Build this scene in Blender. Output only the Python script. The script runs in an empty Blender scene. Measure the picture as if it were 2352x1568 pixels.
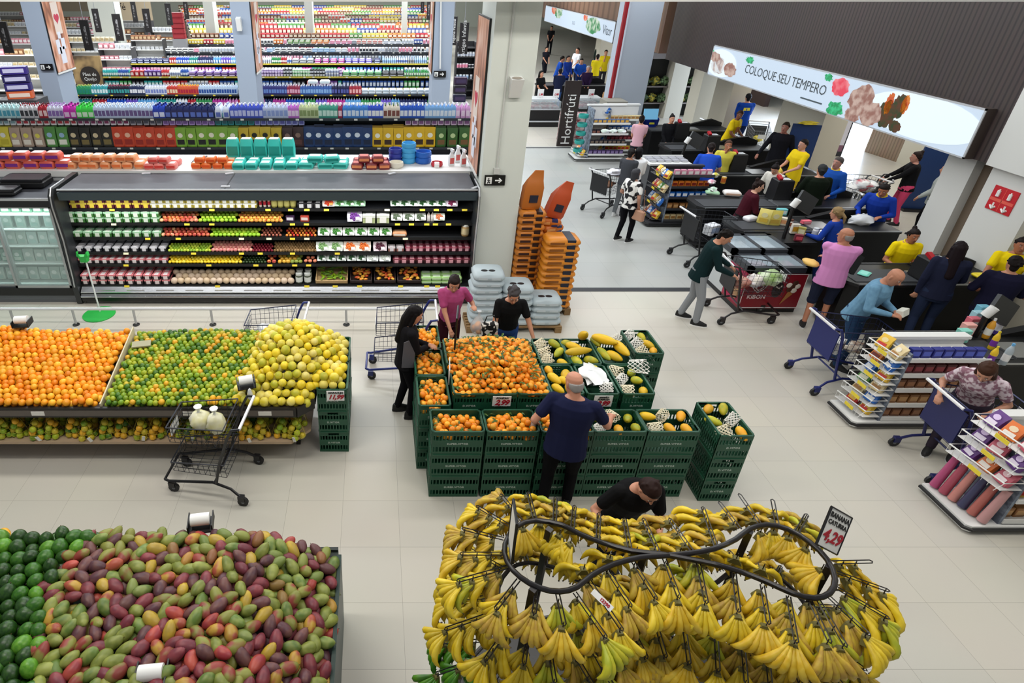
import bpy, bmesh, math, random
from mathutils import Vector, Matrix, Euler, Quaternion
R = math.radians
rnd = random.Random(7)
S = bpy.context.scene
COL = S.collection
# ---------------------------------------------------------------- camera, world, lights
CF, CPX, CPY, CTH, CH = 1385., 860., 680.5, R(28.8), 5.12     # focal px, principal point, tilt, height
cd = bpy.data.cameras.new('camera'); cam = bpy.data.objects.new('camera', cd); COL.objects.link(cam)
cam.location = (0, 0, CH); cam.rotation_euler = (R(90) - CTH, 0, 0)
cd.sensor_width = 36; cd.lens = CF * 36 / 2352; cd.shift_x = (1176 - CPX) / 2352; cd.shift_y = (CPY - 784) / 2352
cd.clip_end = 300; S.camera = cam
w = bpy.data.worlds.new('world'); S.world = w; w.use_nodes = True
w.node_tree.nodes['Background'].inputs[0].default_value = (.93, .97, 1, 1)
w.node_tree.nodes['Background'].inputs[1].default_value = .42
S.view_settings.view_transform = 'Standard'; S.view_settings.look = 'None'
S.view_settings.exposure = -.6; S.view_settings.gamma = 1; S.view_settings.use_curve_mapping = False
def area(name, loc, size, power, col=(1, .985, .96), rot=(0, 0, 0)):
    l = bpy.data.lights.new(name, 'AREA'); l.shape = 'RECTANGLE'; l.size, l.size_y = size; l.energy = power; l.color = col
    o = bpy.data.objects.new(name, l); COL.objects.link(o); o.location = loc; o.rotation_euler = rot; return o
for x, y, sx, sy, p in [(-3.2, 3.6, 4, .6, 205), (2.4, 2.6, 3, .5, 135), (7.2, 4, 2.6, .5, 140), (-3.4, 6.5, 4, .5, 195), (2.5, 6.5, 4, .5, 160),
                        (-6, 13, 8, .6, 620), (1, 13, 8, .6, 500), (7, 9.3, 4, .5, 165), (7.5, 13.5, 4, .5, 190), (-7, 21, 12, .7, 1350),
                        (2, 21, 6, .7, 620), (8.5, 19, 4, .6, 260), (-6, 33, 14, 1, 2600), (5, 31, 7, 1, 1000), (-4, 47, 18, 1, 3200), (-14, 25, 5, 1, 900)]:
    area('ceiling_lamp', (x, y, 6.4), (sx, sy), p, (1, .965, .89) if y < 7 else (.93, .975, 1))
for x, y, sx, sy, p in ((12.8, 15.5, 3, 8, 190), (10.6, 11.6, 1.2, 4, 45), (13, 27, 4, 8, 160)): area('passage_fill', (x, y, 2.72), (sx, sy), p, (1, .97, .9))  # fill lights added under the passage ceiling to brighten the columns
try:
    S.cycles.max_bounces = 5; S.cycles.diffuse_bounces = 2; S.cycles.glossy_bounces = 2; S.cycles.transmission_bounces = 4
    S.cycles.transparent_max_bounces = 12; S.cycles.caustics_reflective = False; S.cycles.caustics_refractive = False
    S.cycles.sample_clamp_indirect = 4
except Exception: pass
_c, _s = math.cos(CTH), math.sin(CTH)
def ray(x, y):
    u = (x - CPX) / CF; v = (y - CPY) / CF
    return Vector((u, _c - v * _s, -_s - v * _c))
def G(x, y, Z=0.):                       # the point at height Z seen at a spot of the photo
    d = ray(x, y); t = (Z - CH) / d.z; return Vector((d.x * t, d.y * t, Z))
def PY(x, y, Y):
    d = ray(x, y); t = Y / d.y; return Vector((d.x * t, Y, CH + d.z * t))
def PX(x, y, X):
    d = ray(x, y); t = X / d.x; return Vector((X, d.y * t, CH + d.z * t))
def depth(p): return p[1] * _c - (p[2] - CH) * _s
# ---------------------------------------------------------------- materials
MATS = {}
def lin(c):
    if isinstance(c, str):
        c = c.lstrip('#'); c = ''.join(a * 2 for a in c) if len(c) == 3 else c; c = [int(c[i:i+2], 16) / 255 for i in (0, 2, 4)]
        return tuple(((v / 12.92) if v <= .04045 else ((v + .055) / 1.055) ** 2.4) for v in c)
    return tuple(c[:3])
def M(c, rough=.5, metal=0., emit=0., alpha=1., var=0., vscale=30., c2=None, bump=0., coat=0., spec=.5, key=None, trans=0.):
    """procedural surface: base colour, optional noise between two colours, optional bump"""
    k = key or (c if isinstance(c, str) else tuple(c), rough, metal, emit, alpha, var, vscale, c2, bump, coat, spec, trans)
    if k in MATS: return MATS[k]
    m = bpy.data.materials.new('mat_%d' % len(MATS)); m.use_nodes = True; nt = m.node_tree; b = nt.nodes['Principled BSDF']
    col = lin(c); I = b.inputs
    I['Base Color'].default_value = (*(tuple(v * .2 for v in col) if emit else col), 1); I['Roughness'].default_value = rough; I['Metallic'].default_value = metal
    I['Specular IOR Level'].default_value = spec
    if coat: I['Coat Weight'].default_value = coat; I['Coat Roughness'].default_value = .15
    if alpha < 1: I['Alpha'].default_value = alpha
    if trans: I['Transmission Weight'].default_value = trans
    if emit: I['Emission Color'].default_value = (*col, 1); I['Emission Strength'].default_value = emit
    if c2 or bump:
        tc = nt.nodes.new('ShaderNodeTexCoord'); nz = nt.nodes.new('ShaderNodeTexNoise'); nz.inputs['Scale'].default_value = vscale
        nz.inputs['Detail'].default_value = 2
        nt.links.new(tc.outputs['Object'], nz.inputs['Vector'])
        if c2:
            r = nt.nodes.new('ShaderNodeValToRGB'); r.color_ramp.elements[0].color = (*col, 1); r.color_ramp.elements[1].color = (*lin(c2), 1)
            v = var or .15; r.color_ramp.elements[0].position = .5 - v; r.color_ramp.elements[1].position = .5 + v
            nt.links.new(nz.outputs['Fac'], r.inputs[0])
            if not emit: nt.links.new(r.outputs[0], I['Base Color'])
            if emit: nt.links.new(r.outputs[0], I['Emission Color'])
        if bump:
            bp = nt.nodes.new('ShaderNodeBump'); bp.inputs['Strength'].default_value = bump; bp.inputs['Distance'].default_value = .01
            nt.links.new(nz.outputs['Fac'], bp.inputs['Height']); nt.links.new(bp.outputs[0], I['Normal'])
    MATS[k] = m; return m
# ---------------------------------------------------------------- mesh building
class MB:
    def __init__(s): s.v = []; s.f = []; s.m = []; s.cur = 0; s.T = Matrix.Identity(4)
    def add(s, vs, fs, m=None):
        n = len(s.v); s.v += [s.T @ Vector(v) for v in vs]; s.f += [tuple(i + n for i in f) for f in fs]; s.m += [s.cur if m is None else m] * len(fs); return s
    def box(s, c, d, rz=0., m=None, rx=0., ry=0.):
        q = Euler((rx, ry, rz)).to_matrix(); c = Vector(c)
        vs = [c + q @ Vector((x * d[0] / 2, y * d[1] / 2, z * d[2] / 2)) for z in (-1, 1) for x, y in ((-1, -1), (1, -1), (1, 1), (-1, 1))]
        return s.add(vs, [(3, 2, 1, 0), (4, 5, 6, 7), (0, 1, 5, 4), (1, 2, 6, 5), (2, 3, 7, 6), (3, 0, 4, 7)], m)
    def bx(s, a, b, m=None):            # box between two corners
        return s.box([(a[i] + b[i]) / 2 for i in range(3)], [abs(b[i] - a[i]) for i in range(3)], m=m)
    def rbox(s, c, d, r=.01, m=None, rz=0., puff=0.):   # box with chamfered vertical edges and soft top
        x, y, z = d[0] / 2, d[1] / 2, d[2] / 2; q = Euler((0, 0, rz)).to_matrix(); c = Vector(c); rings = []
        for zz, k in ((-z, r), (-z + r, 0), (0, -puff), (z - r, 0), (z, r)):
            a, b_ = x - k, y - k; rings.append([c + q @ Vector(p + (zz,)) for p in ((-a + r, -b_), (a - r, -b_), (a, -b_ + r), (a, b_ - r), (a - r, b_), (-a + r, b_), (-a, b_ - r), (-a, -b_ + r))])
        return s.loft(rings, m)
    def loft(s, rings, m=None, cap=True, close=True):
        n = len(rings[0]); vs = [p for r in rings for p in r]; fs = []
        for i in range(len(rings) - 1):
            for j in range(n if close else n - 1):
                a = i * n + j; b = i * n + (j + 1) % n; fs.append((a, b, b + n, a + n))
        if cap: fs.append(tuple(range(n - 1, -1, -1))); fs.append(tuple((len(rings) - 1) * n + j for j in range(n)))
        return s.add(vs, fs, m)
    def tube(s, pts, r, n=6, m=None, closed=False, cap=True):
        pts = [Vector(p) for p in pts]; L = len(pts); rs = r if isinstance(r, (list, tuple)) else [r] * L; rings = []
        up = Vector((0, 0, 1)); prev = None
        for i, p in enumerate(pts):
            a = pts[(i - 1) % L] if (closed or i > 0) else p; b = pts[(i + 1) % L] if (closed or i < L - 1) else p
            t = (b - a).normalized() if (b - a).length > 1e-9 else up
            if prev is None: u = t.cross(up) if abs(t.z) < .95 else t.cross(Vector((0, 1, 0)))
            else: u = prev - t * prev.dot(t)
            if u.length < 1e-6: u = t.orthogonal()
            u.normalize(); prev = u; v = t.cross(u)
            rings.append([p + (u * math.cos(6.28318 * k / n) + v * math.sin(6.28318 * k / n)) * rs[i] for k in range(n)])
        if closed: rings.append(rings[0]); cap = False
        return s.loft(rings, m, cap)
    def lathe(s, prof, n=12, c=(0, 0, 0), m=None, sx=1., sy=1.):
        c = Vector(c); return s.loft([[c + Vector((math.cos(6.28318 * k / n) * r * sx, math.sin(6.28318 * k / n) * r * sy, z)) for k in range(n)] for r, z in prof], m)
    def ball(s, c, r, n=10, k=6, m=None, q=None):
        c = Vector(c); r = (r, r, r) if not isinstance(r, (tuple, list)) else r; rings = []
        for i in range(k + 1):
            a = -math.pi / 2 + math.pi * i / k; a = max(-1.5, min(1.5, a)); row = []
            for j in range(n):
                b = 6.28318 * j / n; v = Vector((math.cos(a) * math.cos(b) * r[0], math.cos(a) * math.sin(b) * r[1], math.sin(a) * r[2]))
                row.append(c + (q @ v if q else v))
            rings.append(row)
        return s.loft(rings, m)
    def prism(s, poly, z0, z1, m=None):
        return s.loft([[Vector((x, y, z0)) for x, y in poly], [Vector((x, y, z1)) for x, y in poly]], m)
    def quad(s, a, b, c, d, m=None): return s.add([a, b, c, d], [(0, 1, 2, 3)], m)
    def mesh(s, name, mats, smooth=False):
        me = bpy.data.meshes.new(name); me.from_pydata([tuple(v) for v in s.v], [], s.f)
        mats = mats if isinstance(mats, (list, tuple)) else [mats]
        for m in mats: me.materials.append(m)
        me.polygons.foreach_set('material_index', [min(i, len(mats) - 1) for i in s.m])
        bm = bmesh.new(); bm.from_mesh(me); bmesh.ops.recalc_face_normals(bm, faces=bm.faces); bm.to_mesh(me); bm.free()
        if smooth:
            try: me.shade_smooth(); me.set_sharp_from_angle(angle=R(45 if smooth is True else smooth))
            except Exception: pass
        return me
    def obj(s, name, mats, parent=None, smooth=False, **kw): return link(name, s.mesh(name, mats, smooth), parent, **kw)
def link(name, me, parent=None, loc=None, rz=None, **kw):
    o = bpy.data.objects.new(name, me); COL.objects.link(o)
    if parent: o.parent = parent
    if loc is not None: o.location = loc
    if rz is not None: o.rotation_euler = (0, 0, rz)
    if kw: tag(o, **kw)
    return o
def tag(o, label=None, cat=None, group=None, kind=None):
    if label: o['label'] = label
    if cat: o['category'] = cat
    if group: o['group'] = group
    if kind: o['kind'] = kind
    return o
def thing(name, label, cat, loc=(0, 0, 0), rz=0., group=None, rot=None):
    o = bpy.data.objects.new(name, None); COL.objects.link(o); o.location = loc; o.rotation_euler = rot or (0, 0, rz)
    o.empty_display_size = .1; return tag(o, label, cat, group)
def struct(name, mb, mats, smooth=False): return tag(mb.obj(name, mats, smooth=smooth), kind='structure')
def copy_tree(o, loc=None, rot=None, parent=None, label=None, group=None, scale=None):
    c = o.copy(); COL.objects.link(c); c.parent = parent
    if loc is not None: c.location = loc
    if rot is not None: c.rotation_euler = rot
    if scale is not None: c.scale = scale if hasattr(scale, '__len__') else (scale,) * 3
    if label: c['label'] = label
    if group: c['group'] = group
    for ch in o.children: copy_tree(ch, parent=c)
    return c
def text(body, size, m, parent=None, loc=(0, 0, 0), rot=(0, 0, 0), name='lettering', shear=0., ext=.001, spacing=1., bold=0., **kw):
    c = bpy.data.curves.new(name, 'FONT'); c.body = body; c.size = size; c.align_x = 'CENTER'; c.align_y = 'CENTER'; c.shear = shear
    c.extrude = ext; c.space_character = spacing; c.offset = bold; c.resolution_u = 2; c.materials.append(m)
    o = bpy.data.objects.new(name, c); me = bpy.data.meshes.new_from_object(o); bpy.data.objects.remove(o)
    me.materials.clear(); me.materials.append(m)
    o = link(name, me, parent, loc, **kw); o.rotation_euler = rot
    return o
WHITE = M('#e8e8e6', .5); BLACK = M('#101012', .45); DGREY = M('#2b2c30', .5); STEEL = M('#b9bcc0', .3, .9); GREYM = M('#70747a', .45, .3)
YEL = M('#e9d23a', .6); PAPER = M('#f0f0ee', .7); RED = M('#b5121f', .5)
# ---------------------------------------------------------------- floor
def floor_mat(c1='#cdc8bc', c2='#c8c4ba', mo='#9a968c'):
    m = bpy.data.materials.new('floor_tiles'); m.use_nodes = True; nt = m.node_tree; b = nt.nodes['Principled BSDF']; N = nt.nodes.new; L = nt.links.new
    g = N('ShaderNodeNewGeometry'); mp = N('ShaderNodeMapping'); bk = N('ShaderNodeTexBrick')
    p = G(906.4, 969.1); q = G(860, 1058.1)
    mp.inputs['Location'].default_value = (-(p.x % .6), -(q.y % .6), 0)
    bk.offset = 0; bk.inputs['Scale'].default_value = 1; bk.inputs['Brick Width'].default_value = .6; bk.inputs['Row Height'].default_value = .6
    bk.inputs['Mortar Size'].default_value = .0016; bk.inputs['Mortar Smooth'].default_value = .1
    bk.inputs['Color1'].default_value = (*lin(c1), 1); bk.inputs['Color2'].default_value = (*lin(c2), 1); bk.inputs['Mortar'].default_value = (*lin(mo), 1)
    nz = N('ShaderNodeTexNoise'); nz.inputs['Scale'].default_value = .9; mx = N('ShaderNodeMix'); mx.data_type = 'RGBA'; mx.blend_type = 'MULTIPLY'
    mx.inputs[0].default_value = .06
    L(g.outputs['Position'], mp.inputs['Vector']); L(mp.outputs[0], bk.inputs['Vector']); L(g.outputs['Position'], nz.inputs['Vector'])
    L(bk.outputs['Color'], mx.inputs[6]); L(nz.outputs['Color'], mx.inputs[7]); L(mx.outputs[2], b.inputs['Base Color'])
    b.inputs['Roughness'].default_value = .28; b.inputs['Specular IOR Level'].default_value = .35
    return m
mb = MB(); mb.bx((-45, -1, -.1), (30, 95, 0)); struct('floor', mb, floor_mat())
BY = G(1450, 665).y
mb = MB(); mb.bx((2.2, BY - .07, .001), (5.9, BY + .07, .006)); struct('trim_1', mb, M('#25262b', .5))
a = G(1208, 339); b_ = G(1283, 336)
mb = MB(); mb.bx((a.x - .5, a.y - .06, .001), (b_.x + 2, a.y + .04, .006)); struct('trim_2', mb, M('#25262b', .5))
mb = MB(); mb.bx((2.35, BY + .07, 0), (9.7, 19.3, .0015)); struct('floor.001', mb, floor_mat('#b3b4b0', '#afb1ae', '#929390'))
# beam across the top of the view
zt = PY(1176, 4, 8.6).z
mb = MB(); mb.bx((-12, 8.6, zt), (13, 8.9, zt + .4)); struct('trim_3', mb, M('#dcdcd8', .6))
# ---------------------------------------------------------------- pillars
PILM = M('#dbe0d9', .7); POSTM = M('#9fabbd', .6)
def poster_mat():
    # picture of arms and a paper bag: flesh tones, blurred
    m = bpy.data.materials.new('poster_picture'); m.use_nodes = True; nt = m.node_tree; b = nt.nodes['Principled BSDF']; N = nt.nodes.new; L = nt.links.new
    tc = N('ShaderNodeTexCoord'); mp = N('ShaderNodeMapping'); mp.inputs['Scale'].default_value = (3, 3, 1.1); nz = N('ShaderNodeTexNoise'); nz.inputs['Scale'].default_value = 1.6; nz.inputs['Detail'].default_value = 1.5
    r = N('ShaderNodeValToRGB'); e = r.color_ramp.elements; e[0].position = .32; e[0].color = (*lin('#7d4636'), 1); e[1].position = .68; e[1].color = (*lin('#f0c6b2'), 1)
    x = r.color_ramp.elements.new(.5); x.color = (*lin('#d28f6d'), 1)
    L(tc.outputs['Object'], mp.inputs[0]); L(mp.outputs[0], nz.inputs['Vector']); L(nz.outputs['Fac'], r.inputs[0]); L(r.outputs[0], b.inputs['Base Color']); b.inputs['Roughness'].default_value = .35
    return m
POSTER = poster_mat()
def heart(mb, c, s, axis, m=0, n=28):          # heart outline in the plane facing `axis`
    pts = []
    for i in range(n):
        t = 6.28318 * i / n; x = 16 * math.sin(t) ** 3; z = 13 * math.cos(t) - 5 * math.cos(2 * t) - 2 * math.cos(3 * t) - math.cos(4 * t)
        pts.append(Vector(c) + axis[0] * (x * s / 34) + Vector((0, 0, z * s / 34)))
    nrm = axis[1] * .004
    mb.loft([[p for p in pts], [p + nrm for p in pts]], m)
def poster(name, label, x, y0, y1, z0, z1, side):     # hangs on a face x = const; side = outward direction
    t = thing(name, label, 'poster', (x, (y0 + y1) / 2, z0), 0, 'hanging posters of a hand with a paper bag')
    W = y1 - y0; H_ = z1 - z0; n = Vector((side, 0, 0)); ax = Vector((0, 1, 0))
    mb = MB(); mb.bx((0, -W / 2, 0), (side * .03, W / 2, H_)); mb.obj('frame', M('#1a1a1c', .5), t)
    mb = MB(); mb.bx((side * .03, -W / 2 + .015, .03), (side * .036, W / 2 - .015, H_ - .02)); mb.obj('picture', POSTER, t)
    mb = MB(); mb.bx((side * .03, -W / 2, -.02), (side * .05, W / 2, .02)); mb.obj('rail', WHITE, t)
    mb = MB(); mb.bx((side * .037, -W * .12, H_ * .34), (side * .041, W * .24, H_ * .62)); bag = mb.obj('printed_bag', M('#e9d8cc', .6), t)
    mb = MB(); heart(mb, (side * .042, W * .06, H_ * .48), W * .28, (ax, n)); mb.obj('heart', M('#c8324e', .6), t)
    mb = MB()
    for yy, zz, dy, dz in ((-.2, .2, .2, .13), (-.05, .12, .26, .15), (.08, .22, .2, .1), (-.05, .3, .16, .06)):
        mb.box((side * .04, W * (yy + .05), H_ * (zz + .03)), (.006, W * dy, H_ * dz))
    mb.obj('printed_letters', M('#e4e6f2', .6), t)
    return t
def exit_sign(x, y, z, label):
    t = thing('exit_sign', label, 'sign', (x, y, z), 0, None)
    mb = MB(); mb.bx((-.16, -.03, -.08), (.16, 0, .08)); mb.obj('panel', M('#0c0c0c', .4), t)
    mb = MB(); mb.tube([(0, -.036, 0), (.09, -.036, 0)], .012, 4); mb.tube([(.06, -.036, .035), (.1, -.036, 0), (.06, -.036, -.035)], .012, 4); mb.obj('arrow', PAPER, t)
    mb = MB(); mb.bx((-.14, -.036, -.055), (-.05, -.031, .055)); mb.obj('white_field', PAPER, t)
    mb = MB(); mb.ball((-.1, -.038, .03), .011, 6, 4); mb.tube([(-.1, -.038, .015), (-.098, -.038, -.015), (-.12, -.038, -.045)], .008, 4); mb.tube([(-.098, -.038, -.015), (-.075, -.038, -.04)], .008, 4); mb.tube([(-.12, -.038, .0), (-.098, -.038, .01), (-.075, -.038, -.005)], .006, 4)
    mb.obj('running_figure', BLACK, t); return t
px0, px1, pyf = 1.67, 2.31, 9.15
mb = MB(); mb.bx((px0, pyf, 0), (px1, pyf + 1.15, 5.4)); struct('wall_pillar', mb, PILM)
pt = poster('hanging_poster', 'tall picture poster with a red heart on the side of the big grey pillar', px0, pyf + .25, pyf + 1.3, 2.15, 4.45, -1)
t = exit_sign(*PY(1136, 413, pyf - .0), 'black exit sign with white arrow low on the big grey pillar')
mb = MB(); p1 = PY(1182, 8, pyf - .02); p2 = PY(1141, 385, pyf - .02)
c = mb.tube([(p1.x, pyf - .02, p1.z + .2), (p1.x - .01, pyf - .02, (p1.z + p2.z) / 2), (p2.x, pyf - .02, p2.z)], .014, 6)
mb.box((p2.x, pyf - .03, p2.z - .05), (.09, .05, .09)); mb.obj('cable_conduit', M('#c9cac6', .5), smooth=True, label='thin grey cable conduit running down the big pillar with the wall speaker', cat='conduit')
p = PY(1182, 200, pyf)
t = thing('wall_speaker', 'small white wall speaker beside the conduit on the big pillar', 'speaker', p)
mb = MB(); mb.loft([[Vector((-.08, -.06, -.14)), Vector((.08, -.06, -.14)), Vector((.08, 0, -.14)), Vector((-.08, 0, -.14))], [Vector((-.09, -.2, .13)), Vector((.09, -.2, .13)), Vector((.09, 0, .15)), Vector((-.09, 0, .15))]]); mb.obj('housing', WHITE, t)
mb = MB(); mb.ball((0, -.1, .14), (.08, .08, .015), 12, 4); mb.obj('grille', M('#a99f93', .8), t)
PXC = []
for i, (xa, xb, nm) in enumerate(((60, 98, 'left'), (533, 572, 'middle'), (998, 1038, 'right'))):
    Yp = 16.6; A = PY(xa, 60, Yp).x; B = PY(xb, 60, Yp).x
    mb = MB(); mb.bx((A, Yp, 0), (A + .48, Yp + .9, 5.6)); struct('wall_post' if i == 0 else 'wall_post.%03d' % i, mb, POSTM)
    PXC.append((A, Yp))
    if i < 2: poster('hanging_poster', 'tall picture poster on the blue-grey post %s' % ('beside the bread crates, far left', 'between the detergent shelves')[i], A + .48, Yp + .02, Yp + 1.05, 2.62, 5.3, 1)
    if i == 2: poster('hanging_poster', 'narrow-looking picture poster on the blue-grey post above the softener bottles', A, Yp + .02, Yp + 1.0, 2.62, 5.3, -1)
exit_sign(*PY(108, 154, 16.57), 'black exit sign on the leftmost blue-grey post')
exit_sign(*PY(1010, 170, 16.57), 'black exit sign on the blue-grey post over the cleaning bottles')
p = PY(1013, 0, 16.55); q = PY(1011, 158, 16.55)
mb = MB(); mb.tube([p, q], .02); mb.obj('cable_conduit', WHITE, label='white cable conduit down the blue-grey post with an exit sign', cat='conduit')
p = PY(549, 55, 16.5)
mb = MB(); mb.box(p, (.12, .14, .3), rx=.3); mb.box(p + Vector((0, .08, .05)), (.05, .1, .06)); mb.obj('wall_speaker', WHITE, label='white speaker on the middle blue-grey post', cat='speaker')
# ---------------------------------------------------------------- right wall: slatted fascia, lit signs, columns
def slat_mat(axis='Y', a='#3f3432', b='#251d1d', sc=22.):
    m = bpy.data.materials.new('slatted_wood'); m.use_nodes = True; nt = m.node_tree; bs = nt.nodes['Principled BSDF']; N = nt.nodes.new; L = nt.links.new
    g = N('ShaderNodeNewGeometry'); wv = N('ShaderNodeTexWave'); wv.bands_direction = axis; wv.inputs['Scale'].default_value = sc / 6.283
    wv.inputs['Distortion'].default_value = 0
    r = N('ShaderNodeValToRGB'); r.color_ramp.elements[0].color = (*lin(b), 1); r.color_ramp.elements[1].color = (*lin(a), 1); r.color_ramp.elements[1].position = .5
    L(g.outputs['Position'], wv.inputs['Vector']); L(wv.outputs['Fac'], r.inputs[0])
    nz = N('ShaderNodeTexNoise'); nz.inputs['Scale'].default_value = 3; mx = N('ShaderNodeMix'); mx.data_type = 'RGBA'; mx.blend_type = 'OVERLAY'; mx.inputs[0].default_value = .15
    mp = N('ShaderNodeMapping'); mp.inputs['Scale'].default_value = (4, 4, .4); L(g.outputs['Position'], mp.inputs[0]); L(mp.outputs[0], nz.inputs['Vector'])
    L(r.outputs[0], mx.inputs[6]); L(nz.outputs['Color'], mx.inputs[7]); L(mx.outputs[2], bs.inputs['Base Color']); bs.inputs['Roughness'].default_value = .5
    return m
SLAT = slat_mat(); WX = 9.5; FZ = 2.42
mb = MB(); mb.bx((WX, 9.2, FZ), (WX + .35, 21.0, 6)); struct('wall_right', mb, SLAT)
mb = MB(); mb.bx((WX, 21.6, FZ + .1), (WX + .35, 44, 6)); struct('wall_right.001', mb, slat_mat('Y', '#7a5c49', '#604636', 3.))
CREAM = M('#c9c4b4', .75); WWHITE = M('#d3d3cf', .75)
mb = MB(); mb.bx((WX, -1, FZ - .02), (WX + .4, 9.2, 6)); struct('wall_right.002', mb, WWHITE)
mb = MB()
def xb(y0, y1, x=9.75, z1=6, dx=.6): mb.bx((x, y0, 0), (x + dx, y1, z1))
mb = MB(); mb.bx((9.75, 9.6, 0), (10.35, 10.12, 2.6)); struct('wall_column', mb, WWHITE)
mb = MB(); mb.bx((9.9, 9.0, 0), (10.3, 9.62, 2.6)); struct('wall_recess', mb, M('#6e5f50', .8))
mb = MB(); mb.bx((9.6, 8.35, 0), (10.3, 9.16, 2.6)); struct('wall_column.001', mb, WWHITE)
mb = MB(); mb.bx((9.8, -1, 0), (10.3, 8.35, 2.6)); struct('wall_right.003', mb, CREAM)
for i, (ya, yb, c) in enumerate(((15.0, 16.75, '#c9c4b4'), (19.3, 20.3, '#bdb6a4'), (21.2, 21.9, '#c9c4b4'), (23.4, 24.1, '#c9c4b4'), (25.3, 26.1, '#c9c4b4'), (28.2, 28.9, '#c9c4b4'), (31.6, 32.3, '#c9c4b4'))):
    mb = MB(); mb.bx((11.0, ya, 0), (11.6, yb, 2.8)); struct('wall_column.%03d' % (i + 2), mb, M(c, .75))
# lobby beyond the checkouts
mb = MB(); mb.bx((19, 6, 0), (19.3, 60, 6)); struct('wall_lobby', mb, M('#8c8478', .8))
mb = MB(); mb.bx((9.9, 9.2, 2.75), (19.3, 60, 2.85)); struct('ceiling_lobby', mb, M('#b8b4aa', .8))
ga, gb = G(1985, 348), G(2058, 372); mb = MB(); mb.prism([(ga.x, ga.y), (gb.x, gb.y), (gb.x + .2, gb.y), (ga.x + .2, ga.y)], 0, 2.75); struct('wall_lobby.001', mb, slat_mat('Y', '#8b7560', '#6f5c4a', 20)); mb = MB(); mb.prism([(gb.x, gb.y), (gb.x - .3, gb.y - 3.5), (gb.x + .2, gb.y - 3.5), (gb.x + .3, gb.y)], 0, 2.75); struct('wall_lobby.003', mb, CREAM)
mb = MB(); mb.bx((16.3, ga.y + .3, 0), (16.4, ga.y + 4.6, 2.7)); tag(mb.obj('window_1', M('#dcecff', .5, emit=9.)), kind='structure')
area('entrance_daylight', (16.2, ga.y + 2.3, 1.5), (2.4, 4), 520, (.6, .74, 1), (0, R(90), 0))
mb = MB(); mb.bx((16.0, 25.5, 0), (16.2, 34, 2.7)); struct('wall_lobby.002', mb, M('#3b2a26', .7))
# rear walls
mb = MB(); mb.bx((-45, 62, 0), (30, 62.4, 9)); struct('wall_back', mb, M('#c6cabc', .8))
mb = MB(); mb.bx((-45, 46, PY(100, 26, 46).z), (PY(215, 26, 46).x, 46.4, 9)); struct('wall_back.001', mb, M('#8f836f', .8))
# lit advertising signs along the fascia
def sign_matte(emit=1.6): return M('#dfeaf5', .4, emit=emit, key='signface%g' % emit)
def sign_box(name, label, ya, yb, za, zb):
    t = thing(name, label, 'sign', (WX, (ya + yb) / 2, za))
    W = yb - ya; H_ = zb - za
    mb = MB(); mb.bx((-.14, -W / 2, 0), (0, W / 2, H_)); mb.obj('box', M('#3f3531', .5), t)
    mb = MB(); mb.bx((-.15, -W / 2 + .03, .02), (-.14, W / 2 - .03, H_ - .03)); mb.obj('lit_face', M('#cfe0f2', .4, emit=1.25), t)
    mb = MB()
    for a_, b2 in (((-.155, -W / 2, 0), (-.14, W / 2, .025)), ((-.155, -W / 2, H_ - .03), (-.14, W / 2, H_)), ((-.155, -W / 2, 0), (-.14, -W / 2 + .03, H_)), ((-.155, W / 2 - .03, 0), (-.14, W / 2, H_))): mb.bx(a_, b2)
    mb.obj('frame', M('#c7c9cc', .4, .4), t)
    return t, W, H_
def disc(mb, y, z, ry, rz_, x=-.156, m=None, n=20, seed=0, rough=0., clip=(9, -9, 9)):
    rr = random.Random(seed); pts = []
    for i in range(n):
        a = 6.28318 * i / n; k = 1 + rough * (rr.random() - .5); pts.append((max(-clip[0], min(clip[0], y + math.cos(a) * ry * k)), max(clip[1], min(clip[2], z + math.sin(a) * rz_ * k))))
    mb.loft([[Vector((x, a, b)) for a, b in pts], [Vector((x - .003, a, b)) for a, b in pts]], m)
def em(c, c2=None, e=.75, vs=9.): return M(c, .5, emit=e * (1.5 if e < 1.2 else 1), c2=c2, var=.12, vscale=vs)
A = PX(2235, 365, WX); B = PX(1635, 175, WX); C_ = PX(2290, 250, WX); t, W, H_ = sign_box('lit_sign', 'long glowing sign reading COLOQUE SEU TEMPERO on the dark slatted fascia', A.y, B.y, A.z + .0, C_.z)
def sy(px, py): p = PX(px, py, WX); return p.y - (A.y + B.y) / 2, p.z - A.z
text('COLOQUE SEU TEMPERO', .285, M('#7d8a92', .6, emit=.12), t, (-.16, sy(1806, 198)[0], H_ * .52), (R(90), 0, R(-90)), ext=.001, name='sign_lettering', spacing=.95)
y_, z_ = sy(1862, 224); mb = MB(); mb.bx((-.16, y_ - .62, z_ - .03), (-.156, y_ + .1, z_)); mb.obj('underline', M('#4a565c', .6), t)
def pic(nm, ps, c, c2=None, e=.75, vs=9., rough=.25, x=-.157):
    for i, (px_, py_, ry, rz_) in enumerate(ps):
        mb = MB(); a_, b2 = sy(px_, py_); disc(mb, a_, b2, ry, rz_, x - .0015 * (i % 3), n=26, seed=i + len(nm), rough=rough, clip=(W / 2 - .03, .02, H_ - .03)); mb.obj(nm, em(c, c2, e, vs), t)
pic('printed_plate', [(2130, 268, 1.25, .36), (1668, 145, .8, .34)], '#e2f0f6', e=1.45, rough=0, x=-.1555)
pic('printed_meat', [(1996, 232, .32, .3), (2020, 262, .25, .22), (1975, 265, .2, .14), (1662, 150, .38, .2), (1690, 160, .3, .17), (1655, 130, .3, .12)], '#a9776a', '#ead0c2', .6, 7)
pic('printed_greens', [(2055, 262, .2, .24), (2085, 245, .16, .2), (2075, 290, .14, .1)], '#3c4a1e', '#7c3a22', .45, 10)
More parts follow.
